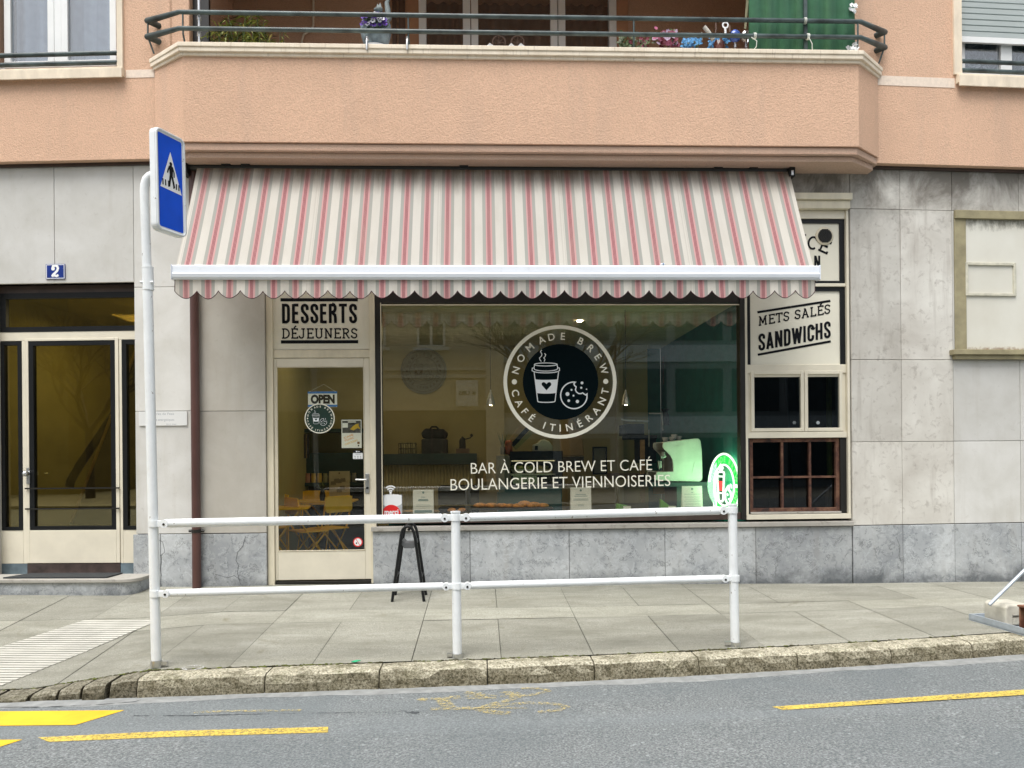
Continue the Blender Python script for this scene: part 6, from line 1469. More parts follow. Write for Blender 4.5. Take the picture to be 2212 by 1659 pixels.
# refrigerated pastry counter
pc = thing('display_counter', 'teal fronted refrigerated counter with a lit glass case of food', 'display counter', tuple(P3(1145,1100,1.7)))
yc = 1.7
mb = MB(); pbox(mb, 1076, 1216, 1052, 1300, yc, .8, 0); pbox(mb, 1074, 1102, 984, 1051.5, yc+.02, .7, 1); pbox(mb, 1102.5, 1216, 975, 993, yc, .78, 2); pbox(mb, 1201, 1216, 993.5, 1051.5, yc, .78, 2); pbox(mb, 1102.5, 1200.5, 993.5, 1051.5, yc+.7, .05, 2); pbox(mb, 1102.5, 1200.5, 1046, 1051.5, yc, .69, 2)
mb.build('cabinet', [plain('teal_laminate', (.012,.10,.12), .3), plain('grey_side_panel', (.13,.13,.11), .5), BK], pc)
mb = MB(); pbox(mb, 1102.5, 1200.5, 994, 1045.5, yc+.005, .006); mb.build('case_glass', M_DGLASS, pc)
mb = MB(); pbox(mb, 1103, 1200, 1024, 1026, yc+.05, .6); mb.build('case_shelf', M_SIGNW, pc)
mb = MB(); pbox(mb, 1108, 1126, 1026, 1042, yc+.02, .01); pbox(mb, 1108, 1160, 1028, 1046, yc+.03, .01); mb.build('price_card', plain('mint_card', (.52,.62,.56), .6), pc)
mb = MB(); a = P3(1105,995,yc+.1); b = P3(1198,995,yc+.1); mb.box(a.x,b.x,yc+.1,yc+.13,a.z-.01,a.z); mb.build('case_lamp', emit('case_lamp_light', (1,.92,.62), .45), pc)
SAL = plain('salad_green', (.28,.36,.08), .6, var=.5, vs=30); CRM = plain('creamy_filling', (.66,.58,.32), .6, var=.2, vs=25)
rnd = random.Random(12)
for i, (px, lb) in enumerate(((1118,'left'),(1146,'middle'),(1172,'right'))):
    t_ = MB(); c = P3(px, 1024, yc+.3); t_.lathe([(.05,0),(.085,.05),(.09,.06)], (c.x,c.y,c.z+.001), 14, 2)
    for j in range(14): t_.blob((c.x+rnd.uniform(-.06,.06), c.y+rnd.uniform(-.06,.04), c.z+.06+rnd.uniform(0,.035)), .03,.03,.02, rnd.choice((0,0,1)), 8, 5)
    tag(t_.build('food_bowl', [SAL, CRM, M_SIGNW]), 'bowl of salad in the lit glass case, the %s one of three' % lb, 'bowl', 'bowls in the glass case')
for i in range(3):
    t_ = MB(); c = P3(1166+i*9, 1018-i*1.5, yc+.12); t_.prism([(c.x-.05,c.z-.03),(c.x+.06,c.z-.035),(c.x+.03,c.z+.02)], yc+.12, yc+.17); tag(t_.build('sandwich', CRM), 'pale sandwich wedge leaning in the lit glass case', 'sandwich', 'sandwiches in the glass case')
pr_ = thing('card_printer', 'white receipt printer on top of the display counter', 'printer', tuple(P3(1172,976,yc+.3)))
mb = MB(); q = lambda x, y: (P3(x,y,yc+.3).x, P3(x,y,yc+.3).z); mb.prism([q(1152,975),q(1194,975),q(1194,963),q(1186,953),q(1176,949),q(1169,950),q(1164,956),q(1152,961)], yc+.3, yc+.52); mb.build('printer_body', plain('printer_white', (.62,.62,.54), .5), pr_, .01)
mb = MB(); mb.box(q(1155,966)[0], q(1162,966)[0], yc+.295, yc+.3, q(1158,972)[1], q(1158,963)[1]); mb.build('button_panel', BK, pr_)
jr = thing('red_jar', 'red patterned jar beside the tilted books on the counter', 'jar', tuple(P3(1099,981,yc+.2)))
mb = MB(); c = P3(1099,982,yc+.2); mb.lathe([(.04,0),(.048,.02),(.05,.1),(.038,.11),(.046,.13),(.046,.175),(.03,.185)], tuple(c), 16); mb.build('jar_body', plain('red_pattern', (.30,.085,.045), .4, var=.6, vs=40), jr)
for i, (x0, y0, x1, y1, mt_, lb) in enumerate(((1101,955,1128,921,plain('tan_book',(.40,.26,.11),.7),'tan'),(1107,962,1140,926,BK,'black'),(1113,968,1148,934,plain('olive_book',(.24,.24,.10),.7),'olive'))):
    mb = MB(); a = P3(x0,y0,yc+.25); b = P3(x1,y1,yc+.25); d = (b-a).normalized(); n = Vector((-d.z,0,d.x))*.026
    mb.prism([(a.x-n.x,a.z-n.z),(b.x-n.x,b.z-n.z),(b.x+n.x,b.z+n.z),(a.x+n.x,a.z+n.z)], yc+.25, yc+.42); tag(mb.build('leaning_box', mt_), 'slanting %s box leaning on the counter behind the red jar' % lb, 'box', 'slanting boxes on the counter')
pl_ = thing('counter_plant', 'small dark plant in a glass on the counter left of the red jar', 'plant', tuple(P3(1084,981,yc+.15)))
mb = MB(); c = P3(1086,982,yc+.15); mb.lathe([(.03,0),(.035,.1),(.028,.1)], tuple(c), 12); mb.build('vase', M_DARKF, pl_)
mb = MB(); rnd = random.Random(2)
for i in range(34): a = rnd.uniform(0,6.28); o = c+Vector((0,0,.08)); d = Vector((cos(a)*.35,sin(a)*.35,1)).normalized(); l_ = rnd.uniform(.12,.24); s_ = d.cross(Vector((0,1,0))).normalized()*.006; mb.add([o+s_,o+d*l_,o-s_], [(0,1,2)])
mb.build('foliage', LEAFD, pl_)
jb = thing('hanging_apron', 'tan cloth bag hanging behind the display counter', 'bag', tuple(P3(1236,940,2.6)))
mb = MB(); q = lambda x, y: (P3(x,y,2.6).x, P3(x,y,2.6).z); mb.prism([q(1208,928),q(1255,928),q(1260,962),q(1262,985),q(1212,985)], 2.6, 2.64, 0); mb.prism([q(1212,986),q(1262,986),q(1258,1012),q(1222,1012)], 2.6, 2.64, 1); mb.build('bag_body', [plain('tan_cloth', (.33,.23,.115), .9), plain('charcoal_cloth', (.05,.045,.04), .9)], jb, .01)
mb = MB(); mb.tube([P3(1222,928,2.61), P3(1230,905,2.61), P3(1238,905,2.61), P3(1246,928,2.61)], .01, 6); mb.build('strap', plain('tan_strap', (.25,.17,.09), .9), jb)
fb = MB(); a = P3(1280,965,2.0); b = P3(1312,1025,2.0); fr(fb, None, a.x, b.x, b.z, a.z, 2.0, 2.03, .018, 0); fb.box(a.x+.018, b.x-.018, 2.012, 2.02, b.z+.018, a.z-.018, 1); tag(fb.build('easel_frame', [BK, plain('grey_poster', (.16,.155,.12), .8)]), 'thin black frame standing behind the lettering', 'frame')
ez_ = thing('small_easel', 'pale wooden easel standing left of the display counter', 'easel', tuple(P3(1052,1060,1.55)))
for x0, x1 in ((1054,1040),(1058,1076)): mb = MB(); mb.tube([P3(x0,994,1.55), P3(x1,1062,1.5)], .011, 6); mb.build('leg', M_WOOD, ez_)
mb = MB(); pbox(mb, 1044, 1072, 1036, 1040, 1.5, .03); mb.build('ledge', M_WOOD, ez_)
# espresso machine and side bench
em = thing('espresso_machine', 'black espresso machine with chrome pipes at the back right', 'coffee machine', tuple(P3(1380,1030,1.5)))
mb = MB(); pbox(mb, 1350, 1392, 916, 940, 1.5, .4); pbox(mb, 1358, 1420, 940, 948, 1.45, .45); pbox(mb, 1380, 1418, 948, 1000, 1.6, .3); mb.build('machine_body', BK, em, .008)
mb = MB(); mb.tube([P3(1342,906,1.45), P3(1350,908,1.45), P3(1400,910,1.45)], .012, 8); mb.tube([P3(1402,893,1.45), P3(1430,893,1.45), P3(1432,930,1.45)], .008, 8); mb.tube([P3(1402,928,1.45), P3(1402,965,1.45)], .008, 8); mb.build('chrome_pipe', M_STEEL, em)
mb = MB(); c = P3(1437,918,1.5); mb.lathe([(.05,0),(.05,.12),(.03,.16),(.05,.2)], tuple(c), 14); mb.build('hopper', BK, em)
sb = thing('side_bench', 'wooden side bench under the espresso machine', 'bench', tuple(P3(1390,1060,1.4)))
mb = MB(); pbox(mb, 1325, 1460, 1024, 1034, 1.4, .5, 1); mb.build('bench_top', [M_WOOD, M_DWOOD], sb)
for px in (1384, 1452): mb = MB(); pbox(mb, px, px+10, 950 if px == 1384 else 1034.5, 1085, 1.42, .05); mb.build('leg', M_WOOD, sb)
mb = MB(); pbox(mb, 1412, 1460, 1050, 1066, 1.405, .03); mb.build('apron_board', plain('yellow_pine', (.48,.30,.09), .6), sb)
# white-bodied coffee machine lit green by the neon, on a dark stand
wm = thing('white_coffee_machine', 'white two group coffee machine seen from its side, lit green by the neon sign', 'coffee machine', tuple(P3(1460,1042,.75)))
q = lambda x, y: (P3((2420+x/3.607)/1.8228,(1640+y/3.607)/1.8228,.75).x, P3((2420+x/3.607)/1.8228,(1640+y/3.607)/1.8228,.75).z)
ol = [(690,362),(1150,310),(1195,315),(1222,345),(1240,480),(1248,700),(1248,880),(1235,910),(1205,928),(800,918),(572,905),(580,850),(600,785),(830,782),(828,680),(818,610),(795,560),(740,500),(700,465),(682,430),(682,390)]
mb = MB(); mb.prism([q(*p) for p in ol], .75, .78); mb.prism([q(*p) for p in ol], 1.22, 1.25); mb.build('side_panel', plain('white_enamel_shell', (.78,.80,.76), .3, spec=.5), wm, .008)
il = [(720,372),(1190,330),(1225,880),(1200,915),(600,895),(600,800),(850,800),(845,620),(800,540),(730,480)]
mb = MB(); mb.prism([q(*p) for p in il], .781, 1.219); mb.build('machine_body', M_STEEL, wm)
mb = MB(); mb.tube([(q(690,540)[0],.85,q(0,540)[1]),(q(690,540)[0],.85,q(0,600)[1]),(q(760,575)[0],.85,q(0,575)[1])], .014, 8); mb.tube([(q(665,640)[0],.9,q(0,640)[1]),(q(680,760)[0],.9,q(0,760)[1])], .01, 8); mb.lathe([(.035,0),(.035,.05)], (q(720,0)[0],.85,q(0,570)[1]), 12); mb.lathe([(.03,0),(.034,.08)], (q(700,0)[0],.95,q(0,740)[1]), 12); mb.build('group_head', M_STEEL, wm)
mb = MB(); mb.prism([q(1095,820),q(1130,660),q(1150,640),q(1160,820)], .744, .75); mb.prism([q(840,425),q(1000,400),q(1010,410),q(900,440)], .744, .75); mb.build('relief', plain('white_relief', (.82,.84,.80), .25), wm)
for i, (x, y) in enumerate(((790,345),(905,335),(920,302),(1000,325))):
    mb = MB(); c = q(x, y); mb.lathe([(.022,-.0),(.036,.035),(.037,.05)], (c[0],.98+.05*(i%2),c[1]-.005), 14); tag(mb.build('coffee_cup', M_SIGNW), 'white cup stacked on top of the white coffee machine', 'cup', 'cups on the white coffee machine')
st = MB(); a = P3(1405,1042,.72); b = P3(1540,1042,.72); st.box(a.x, b.x, .70, 1.3, a.z-.05, a.z-.004); st.box(a.x+.3, b.x, .72, 1.3, FZ, a.z-.051)
tag(st.build('machine_stand', M_TEAL), 'dark teal stand carrying the white coffee machine', 'counter')
# window-board goods
BUN = plain('baked_crust', (.50,.20,.035), .5, var=.55, vs=22, bmp=.4, bs=90); BRD = plain('pale_crust', (.40,.25,.10), .7, var=.5, vs=18, bmp=.4)
def crust(name, label, cat, px, py, y, rx, ry_, rz, mat, grp, seed, ribs=5):
    rnd = random.Random(seed); c = P3(px, py, y); mb = MB(); n, s_ = 22, 10; vs = []
    for i in range(n+1):
        t_ = i/n; X = -rx+2*rx*t_; env = max(.05, math.sqrt(max(0, 1-(2*t_-1)**2))); rr = env*(1+(.10 if ribs > 6 else .035)*sin(t_*ribs*2*pi))
        for j in range(s_):
            a = 2*pi*j/s_; vs.append((c.x+X, y+ry_*rr*cos(a)+.02*(2*t_-1)**2, c.z+rz*.55+rz*rr*sin(a)*(.55 if sin(a) < 0 else 1)+rnd.uniform(-.002,.002)))
    mb.add(vs, [(i*s_+j, i*s_+(j+1)%s_, (i+1)*s_+(j+1)%s_, (i+1)*s_+j) for i in range(n) for j in range(s_)], 0, True)
    return tag(mb.build(name, mat), label, cat, grp)
tr = MB(); a = P3(1012,1099,.25); b = P3(1192,1099,.25); tr.box(a.x-.02, b.x+.02, .2, .52, a.z-.012, a.z-.004); tr.box(a.x, a.x+.03, .22, .5, zW+.001, a.z-.013); tr.box(b.x-.03, b.x, .22, .5, zW+.001, a.z-.013); tag(tr.build('pastry_tray', M_DARKF), 'dark raised tray under the golden pastries', 'tray')
for i, (px, w_, h_, y_) in enumerate(((1037,.072,.036,.28),(1062,.07,.036,.27),(1084,.06,.034,.30),(1101,.06,.03,.26),(1117,.06,.03,.25),(1133,.075,.045,.38),(1152,.09,.042,.36),(1172,.07,.034,.30),(1150,.05,.028,.24),(1127,.045,.028,.24))):
    crust('pastry', 'golden baked pastry in the heaped row on the window tray', 'pastry', px, 1098-(1 if i != 5 else 3), y_, w_, .045, h_, BUN, 'pastries on the window tray', i)
for i, px in enumerate((976, 998)): crust('bread_roll', 'brown roll lying low beside the pastry tray, the %s of the pair' % ('left' if i == 0 else 'right'), 'bread', px, 1107, .3, .05, .045, .032, BUN, 'low brown rolls', 20+i)
for i, (px, rx, h_) in enumerate(((893,.13,.022),(913,.09,.035),(926,.07,.026),(938,.06,.02))): crust('twisted_loaf', 'twisted pale loaf at the left end of the window board', 'bread', px, 1108, .3+.03*i, rx, .045, h_, BRD, 'twisted loaves', 30+i, 9)
def card(px0, px1, py0, py1, y, label, lines, seed, nm='menu_card'):
    t_ = thing(nm, label, 'card', tuple(P3((px0+px1)/2, py1, y))); mb = MB(); a = P3(px0,py0,y); b = P3(px1,py1,y); z0 = zW+.002
    mb.add([(a.x,y-.03,z0),(b.x,y-.03,z0),(b.x,y,a.z),(a.x,y,a.z),(a.x,y+.07,z0),(b.x,y+.07,z0)], [(0,1,2,3),(3,2,5,4)]); mb.build('paper', M_PAPER, t_)
    mb = MB(); up_v = Vector((0,.03,a.z-z0)).normalized(); MC = frame(((a.x+b.x)/2, y-.0165, (a.z+z0)/2), (1,0,0), tuple(up_v)); MC = MC @ Matrix.Translation((0,0,.0012)); h_ = a.z-z0; w_ = b.x-a.x; rnd = random.Random(seed)
    disc(mb, 0, h_*.40, w_*.055, MC, 0, 0, 14)
    for yy, ww, th in lines: 
        if ww > 0: strip(mb, [(-w_*ww/2, h_*yy), (w_*ww/2, h_*yy)], h_*th, MC, 0)
    mb.build('print', plain('print_teal', (.22,.33,.36), .8), t_); return t_
card(892, 937, 1058, 1108, .2, 'white printed card behind the twisted loaves', [(.24,.2,.02),(.16,.45,.03),(.12,.5,.03),(-.03,.7,.008),(-.08,.7,.008),(-.26,.85,.09)], 1)
card(1232, 1277, 1053, 1108, .2, 'white menu card standing in the middle of the window board', [(.26,.5,.02),(.2,.62,.02),(.1,.7,.015),(.06,.74,.015),(-.1,.3,.01),(-.14,.3,.01),(-.34,.3,.04)], 2)
card(1473, 1517, 1050, 1108, .2, 'menu card lit green beside the neon sign', [(.28,.1,.02),(.22,.8,.012),(.12,.8,.012),(.05,.7,.01),(-.02,.8,.01),(-.12,.7,.01),(-.2,.8,.01)], 3)
for px, py, w_, h_, tl, lb in ((1345,1102,30,24,.0,'left'),(1442,1098,34,34,-.2,'right')):
    t_ = thing('green_pouch', 'green pouch with a white label on the window board, the %s of the two' % lb, 'pouch', tuple(P3(px,1108,.3)), 'green pouches'); mb = MB(); a = P3(px-w_/2,py-h_*.6,.3); b = P3(px+w_/2,1108,.3)
    mb.prism([(a.x,b.z),(b.x,b.z),(b.x,a.z-.05+tl*.3),(b.x-.03,a.z-.02+tl*.4),(a.x+.01,a.z)], .3, .36); mb.build('pouch', plain('lime_green_paper', (.10,.30,.02), .6, var=.2), t_, .006)
    mb = MB(); mb.box(P3(px-8,1,.3).x, P3(px+8,1,.3).x, .296, .299, b.z+.005, b.z+.075); mb.build('pouch_label', M_PAPER, t_)
# kraft trays along the front of the board
for i, (x0, x1) in enumerate(((1215,1304),(1312,1412),(1420,1508),(1512,1558))):
    mb = MB(); a = P3(x0,1124,.155); b = P3(x1,1124,.155); z0 = zW+.002
    mb.prism([(a.x+.02,z0),(b.x-.02,z0),(b.x,z0+.055),(b.x-.01,z0+.056),(b.x-.028,z0+.006),(a.x+.028,z0+.006),(a.x+.01,z0+.056),(a.x,z0+.055)], .14, .26)
    mb.box(a.x+.025, b.x-.025, .135, .14, z0, z0+.05)
    tag(mb.build('kraft_tray', plain('kraft_paper', (.55,.40,.17), .8)), 'folded kraft paper tray along the front of the window board, %s from left' % ('first','second','third','fourth')[i], 'tray', 'kraft trays on the window board')
# neon emblem
ns = thing('neon_sign', 'round glowing green and white neon sign at the right end of the shop window', 'neon sign', tuple(P3(1566,1048,.17)))
nc = P3(1566, 1048, .52); NR = 72*(8.42)/FPX; na = RAD(-80)
MN = frame(tuple(nc), (cos(na), sin(na), 0), (0,0,1))
NW = emit('neon_white', (.80,1.0,.90), 1.3); NG = emit('neon_green', (.02,.80,.10), .9); NR_ = emit('neon_red', (1.0,.10,.09), .9)
def nt_(mb, pts, r, m=0, closed=False): mb.tube([MN @ Vector((x*NR, y*NR, .012)) for x, y in pts], r, 8, m, closed)
mb = MB(); mb.lathe([(NR*1.02,0),(NR*1.02,.008)], (0,0,0), 48, 0, MN); mb.build('acrylic_back', glass('green_acrylic', (.55,.85,.68), .06, .3), ns)
mb = MB(); ell = lambda r, n=48: [(r*cos(2*pi*i/n), r*sin(2*pi*i/n)) for i in range(n)]
nt_(mb, ell(.95), .012, 0, True); nt_(mb, ell(.62), .011, 0, True)
for s_ in (-1, 1): nt_(mb, [(s_*.70, -.0), (s_*.88, 0)], .02, 0)
nt_(mb, [(-.40,.36),(-.36,.40),(-.02,.40),(.02,.34),(.0,.25),(-.06,-.44),(-.12,-.50),(-.30,-.50),(-.35,-.44),(-.42,.25),(-.40,.36)], .011); nt_(mb, [(-.36,.26),(-.06,.26)], .010); nt_(mb, [(-.33,-.25),(-.09,-.25)], .008)
nt_(mb, [(-.24,.45),(-.17,.50),(-.24,.58),(-.18,.64)], .010); nt_(mb, [(-.12,.45),(-.06,.52),(-.12,.60)], .008)
nt_(mb, [(.30,.0),(.18,-.08),(.06,-.22),(.08,-.42),(.22,-.56),(.38,-.50),(.44,-.32),(.40,-.18),(.30,-.14),(.30,.0)], .011); nt_(mb, [(.40,.04),(.46,.0),(.46,-.08)], .009); nt_(mb, [(.2,-.25),(.24,-.30)], .009); nt_(mb, [(.28,-.4),(.32,-.42)], .009)
mb.build('white_tube', NW, ns)
mb = MB()
for c_, a in list(zip('NOMADEBREW', (165,148.5,131,113.5,100.5,86,62.5,47,33,16.5))): text(mb, c_, MN @ Matrix.Translation((0,0,.012)), h=.17*NR, cx=.785*NR*cos(RAD(a)), cy=.785*NR*sin(RAD(a)), rot=RAD(a-90), bold=.03)
for c_, a in list(zip('CAFÉITINÉRANT', (193.5,207,219.5,231.5,249.5,260,269.5,281,295,308.5,321,335,348))): text(mb, c_, MN @ Matrix.Translation((0,0,.012)), h=.17*NR, cx=.785*NR*cos(RAD(a)), cy=.785*NR*sin(RAD(a)), rot=RAD(a+90), bold=.03)
mb.build('green_lettering', emit('neon_letter_green', (.25,1.0,.30), .9), ns)
mb = MB(); disc(mb, 0, 0, .90*NR, MN, 0, .0095, 48, .66*NR); mb.build('green_glow_band', NG, ns)
mb = MB(); poly(mb, [(x*NR, y*NR) for x, y in ((-.35,.12),(-.07,.12),(-.11,-.18),(-.31,-.18))], MN, 0, .0125); mb.build('red_sleeve', NR_, ns)
mb = MB(); mb.tube([P3(1545,1040,.3), P3(1541,1060,.3), P3(1546,1080,.3), P3(1550,1112,.3)], .004, 6); mb.build('lead_wire', M_SIGNW, ns)
nl = bpy.data.lights.new('neon_light', 'AREA'); nl.shape = 'DISK'; nl.size = .6; nl.energy = 3.6; nl.color = (.44,1,.56)
no_ = bpy.data.objects.new('neon_light', nl); COL.objects.link(no_); no_.location = nc+Vector((-.12,-.30,.02)); no_.rotation_euler = Vector((.80,-.60,0)).to_track_quat('Z','Y').to_euler()
no2 = bpy.data.objects.new('neon_light', nl); COL.objects.link(no2); no2.location = nc+Vector((.03,.0,.0)); no2.rotation_euler = Vector((-.98,-.17,0)).to_track_quat('Z','Y').to_euler()
# pendant lamps and ceiling spot
for i, (px, lb) in enumerate(((1060,'left'),(1352,'right'))):
    t_ = thing('pendant_lamp', 'small steel bell pendant lamp, the %s one of two beside the round logo' % lb, 'pendant lamp', tuple(P3(px,875,.75)), 'steel pendant lamps'); K_ = 8.65/FPX; c = P3(px, 875, .75)
    mb = MB(); mb.lathe([(9.5*K_,0),(8.8*K_,6*K_),(6.2*K_,17*K_),(3.6*K_,25*K_),(2*K_,29*K_),(1.4*K_,33*K_)], tuple(c), 24); mb.build('lamp_shade', M_STEEL, t_)
    mb = MB(); mb.blob((c.x,c.y,c.z+3*K_), 5*K_,5*K_,4*K_); mb.build('bulb', emit('warm_bulb', (1,.84,.55), 25), t_)
    mb = MB(); mb.tube([(c.x,c.y,c.z+33*K_),(c.x,c.y,cz1)], .004, 6); mb.build('cable', M_DARKF, t_)
mb = MB(); c = P3(1257,671,1.2); mb.lathe([(.0001,0),(.035,0)], (c.x,1.4,cz1-.012), 20); o_ = tag(mb.build('ceiling_spot', emit('spot_light', (1,.9,.66), 30)), 'bright round ceiling spot near the top of the shop window', 'ceiling light')
al = bpy.data.lights.new('cafe_ceiling_lamp', 'AREA'); al.shape = 'RECTANGLE'; al.size = 3.2; al.size_y = .6; al.energy = 9; al.color = (1,.83,.50)
ao = bpy.data.objects.new('cafe_ceiling_lamp', al); COL.objects.link(ao); ao.location = (-.5, 1.9, cz1-.05)
hl = bpy.data.lights.new('hall_fill_light', 'AREA'); hl.size = .5; hl.energy = 8; hl.color = (1,.83,.42)  # unseen fill light added to brighten the entrance hall
ho = bpy.data.objects.new('hall_fill_light', hl); COL.objects.link(ho); ho.location = (-4.2, 1.8, 3.25)
# yellow bistro furniture seen through the door
def bistro_table(loc, label, rz=0, w=.72, d=.55, zt_=.74):
    t_ = thing('bistro_table', label, 'table', (0,0,0), 'yellow folding tables'); mb = MB(); o = [(x, y) for x, y in rrect(w, d, .09)]; mb.slab(o, zt_-.022, zt_); mb.build('table_top', M_YELM, t_, .005)
    for s_ in (-1, 1):
        mb = MB()
        for e in (-1, 1): mb.tube([(e*w*.36, s_*(d*.38+.012*e), 0), (-e*w*.36, s_*(d*.38+.012*e), zt_-.03)], .011, 8)
        mb.build('leg', M_YELM, t_)
    mb = MB(); mb.tube([(-w*.36,-d*.38,.02),(-w*.36,d*.38,.02)], .009, 8); mb.tube([(w*.36,-d*.38,.02),(w*.36,d*.38,.02)], .009, 8); mb.build('stretcher', M_YELM, t_)
    t_.location = loc; t_.rotation_euler.z = rz; return t_
def bistro_chair(loc, label, rz):
    t_ = thing('bistro_chair', label, 'chair', (0,0,0), 'yellow folding chairs'); w = .40
    mb = MB(); mb.slab(rrect(w, .36, .05), .435, .45); mb.build('seat', M_YELM, t_, .004)
    mb = MB(); mb.prism([(x, z+.74) for x, z in rrect(w, .20, .05)], .20, .215); mb.build('backrest', M_YELM, t_, .004)
    for s_ in (-1, 1):
        mb = MB(); mb.tube([(s_*.19,-.20,0),(s_*.19,.15,.52),(s_*.19,.21,.83)], .010, 8); mb.build('leg', M_YELM, t_); mb = MB(); mb.tube([(s_*.17,.24,0),(s_*.17,-.15,.44)], .010, 8); mb.build('leg', M_YELM, t_)
    t_.location = loc; t_.rotation_euler.z = rz; return t_
c = P3(704,1072,2.3); bistro_table((c.x,2.3,FZ), 'yellow table carrying the menu board at the back of the café', 0, .78, .6)
c = P3(618,1092,1.0); bistro_table((c.x-.1,1.0,FZ), 'yellow table at the left edge of the café door glass', .15)
c = P3(682,1060,2.9); bistro_chair((c.x,2.78,FZ), 'yellow chair facing the door behind the table with the menu board', 0)
c = P3(612,1060,2.1); bistro_chair((c.x-.05,1.75,FZ), 'yellow chair behind the left table', .25)
c = P3(660,1135,1.1); bistro_chair((c.x,1.25,FZ), 'yellow chair with crossed legs in the middle of the door glass', 2.2)
c = P3(700,1135,1.4); bistro_chair((c.x+.02,1.55,FZ), 'yellow chair turned away in front of the menu table', -2.3)
mbd = thing('menu_board', 'pale menu board with small print propped on the rear yellow table', 'menu board', tuple(P3(738,1068,2.2)))
mb = MB(); a = P3(711,1018,2.2); b = P3(762,1066,2.2); mb.box(a.x, b.x-.04, 2.2, 2.215, .2+.745, a.z); mb.build('board', plain('beige_board', (.50,.42,.27), .8, var=.1), mbd)
mb = MB(); MC = frame(((a.x+b.x)/2-.02, 2.198, (a.z+.945)/2), (1,0,0), (0,0,1)); w_ = b.x-a.x-.04; h_ = a.z-.945; rnd = random.Random(6)
disc(mb, 0, h_*.43, .012, MC, 0, 0, 12)
for i in range(7): x = rnd.uniform(-.3,.3)*w_; y = rnd.uniform(-.35,.3)*h_; poly(mb, [(x-.035,y-.02),(x+.035,y-.02),(x+.03,y+.03),(x-.03,y+.025)], MC, 0, .0003*(i+1))
mb.build('print', plain('brown_print', (.22,.18,.11), .8), mbd)
vz = MB(); c = P3(700,1064,2.25); vz.lathe([(.03,0),(.04,.06),(.025,.14),(.03,.15)], (c.x,2.15,FZ+.745), 12); rnd = random.Random(5)
for i in range(40): a = rnd.uniform(0,6.28); e = rnd.uniform(.2,1.2); d = Vector((cos(a)*cos(e),sin(a)*cos(e),sin(e))); o = Vector((c.x,2.15,FZ+.88)); l_ = rnd.uniform(.06,.16); s_ = d.cross(Vector((0,0,1))).normalized()*.01; vz.add([o,o+d*l_*.5+s_,o+d*l_,o+d*l_*.5-s_], [(0,1,2,3)], 1)
tag(vz.build('table_vase', [BK, LEAFD]), 'dark vase with leaves beside the menu board', 'vase')
# shelves on the back wall behind the door
sh = thing('wall_shelf', 'dark shelves of jars and cloths along the back wall behind the door', 'shelf unit', tuple(P3(680,1000,3.1)))
mb = MB()
for py in (927, 1044): a = P3(560,py,3.1); b = P3(800,py,3.1); mb.box(a.x-.3, b.x, 3.1, 3.49, a.z-.05, a.z)
a = P3(560,985,3.15); b = P3(800,1020,3.15); mb.box(a.x-.3, b.x, 3.2, 3.49, P3(690,1036,3.2).z, P3(690,978,3.2).z)
mb.build('shelf_board', M_TEAL, sh); mb = MB(); mb.box(P3(560,0,3.3).x-.3, P3(803,0,3.3).x, 3.32, 3.49, FZ, P3(690,1036,3.2).z-.002); mb.build('shelf_back', BK, sh)
JC = [plain('jar_red', (.36,.06,.03), .5), plain('jar_pink', (.42,.20,.15), .5), plain('jar_yellow', (.55,.36,.07), .5), plain('jar_olive', (.25,.23,.12), .5), plain('jar_grey', (.22,.23,.22), .5)]
zS = P3(690,1044,3.1).z
for i in range(14):
    px = 602+i*12.5; k_ = [4,4,0,1,1,1,2,2,3,3,3,4,3,4][i]; mb = MB(); c = P3(px,1044,3.15); mb.lathe([(.034,0),(.036,.01),(.036,.10),(.030,.115),(.032,.12),(.032,.14)], (c.x,3.17,zS+.001), 10); tag(mb.build('spice_jar', JC[k_]), '%s jar in the row on the lower shelf behind the door' % ('grey','grey','red','pink','pink','pink','yellow','yellow','olive','olive','olive','grey','olive','grey')[i], 'jar', 'jars on the lower shelf')
for i, px in enumerate((642,660)): mb = MB(); c = P3(px,1028,3.2); mb.lathe([(.04,0),(.04,.11),(.03,.12)], (c.x,3.25,zS+.142), 10); tag(mb.build('spice_jar', JC[0]), 'red tin stacked above the jars on the lower shelf', 'jar', 'red tins on the shelf')
for i, (x0, x1, lb) in enumerate(((612,632,'left'),(640,668,'right'))):
    t_ = curtain(P3(x0,950,3.05).x, P3(x1,950,3.05).x, P3(640,990,3.05).z, P3(640,938,3.05).z, 3.05, None, .015, 24, .07); tag(t_.build('striped_towel', m_bands('towel_stripes_'+lb, [(0,(.03,.03,.05)),(.35,(.25,.22,.25)),(.5,(.03,.03,.05)),(.8,(.22,.14,.05)),(.9,(.03,.03,.05))], 0, .07, interp='CONSTANT')), 'dark striped towel hanging under the upper shelf, the %s one' % lb, 'towel', 'striped towels')
pf = MB(); a = P3(605,893,3.3); b = P3(628,925,3.3); fr(pf, None, a.x, b.x, b.z, a.z, 3.3, 3.33, .05, 0); pf.box(a.x+.05, b.x-.05, 3.31, 3.32, b.z+.05, a.z-.05, 1); tag(pf.build('picture_frame', [BK, plain('grey_photo', (.15,.15,.13), .6, var=.5, vs=30)]), 'small black picture frame on the upper shelf behind the door', 'picture frame')
wp = MB(); a = P3(1432,770,3.7); b = P3(1500,830,3.7); wp.box(a.x, b.x, 3.7, 3.74, b.z, a.z, 0); fr(wp, None, a.x, b.x, b.z, a.z, 3.67, 3.7, .06, 0); tag(wp.build('wall_picture', M_DWOOD), 'dark wooden picture on the teal wall', 'picture')

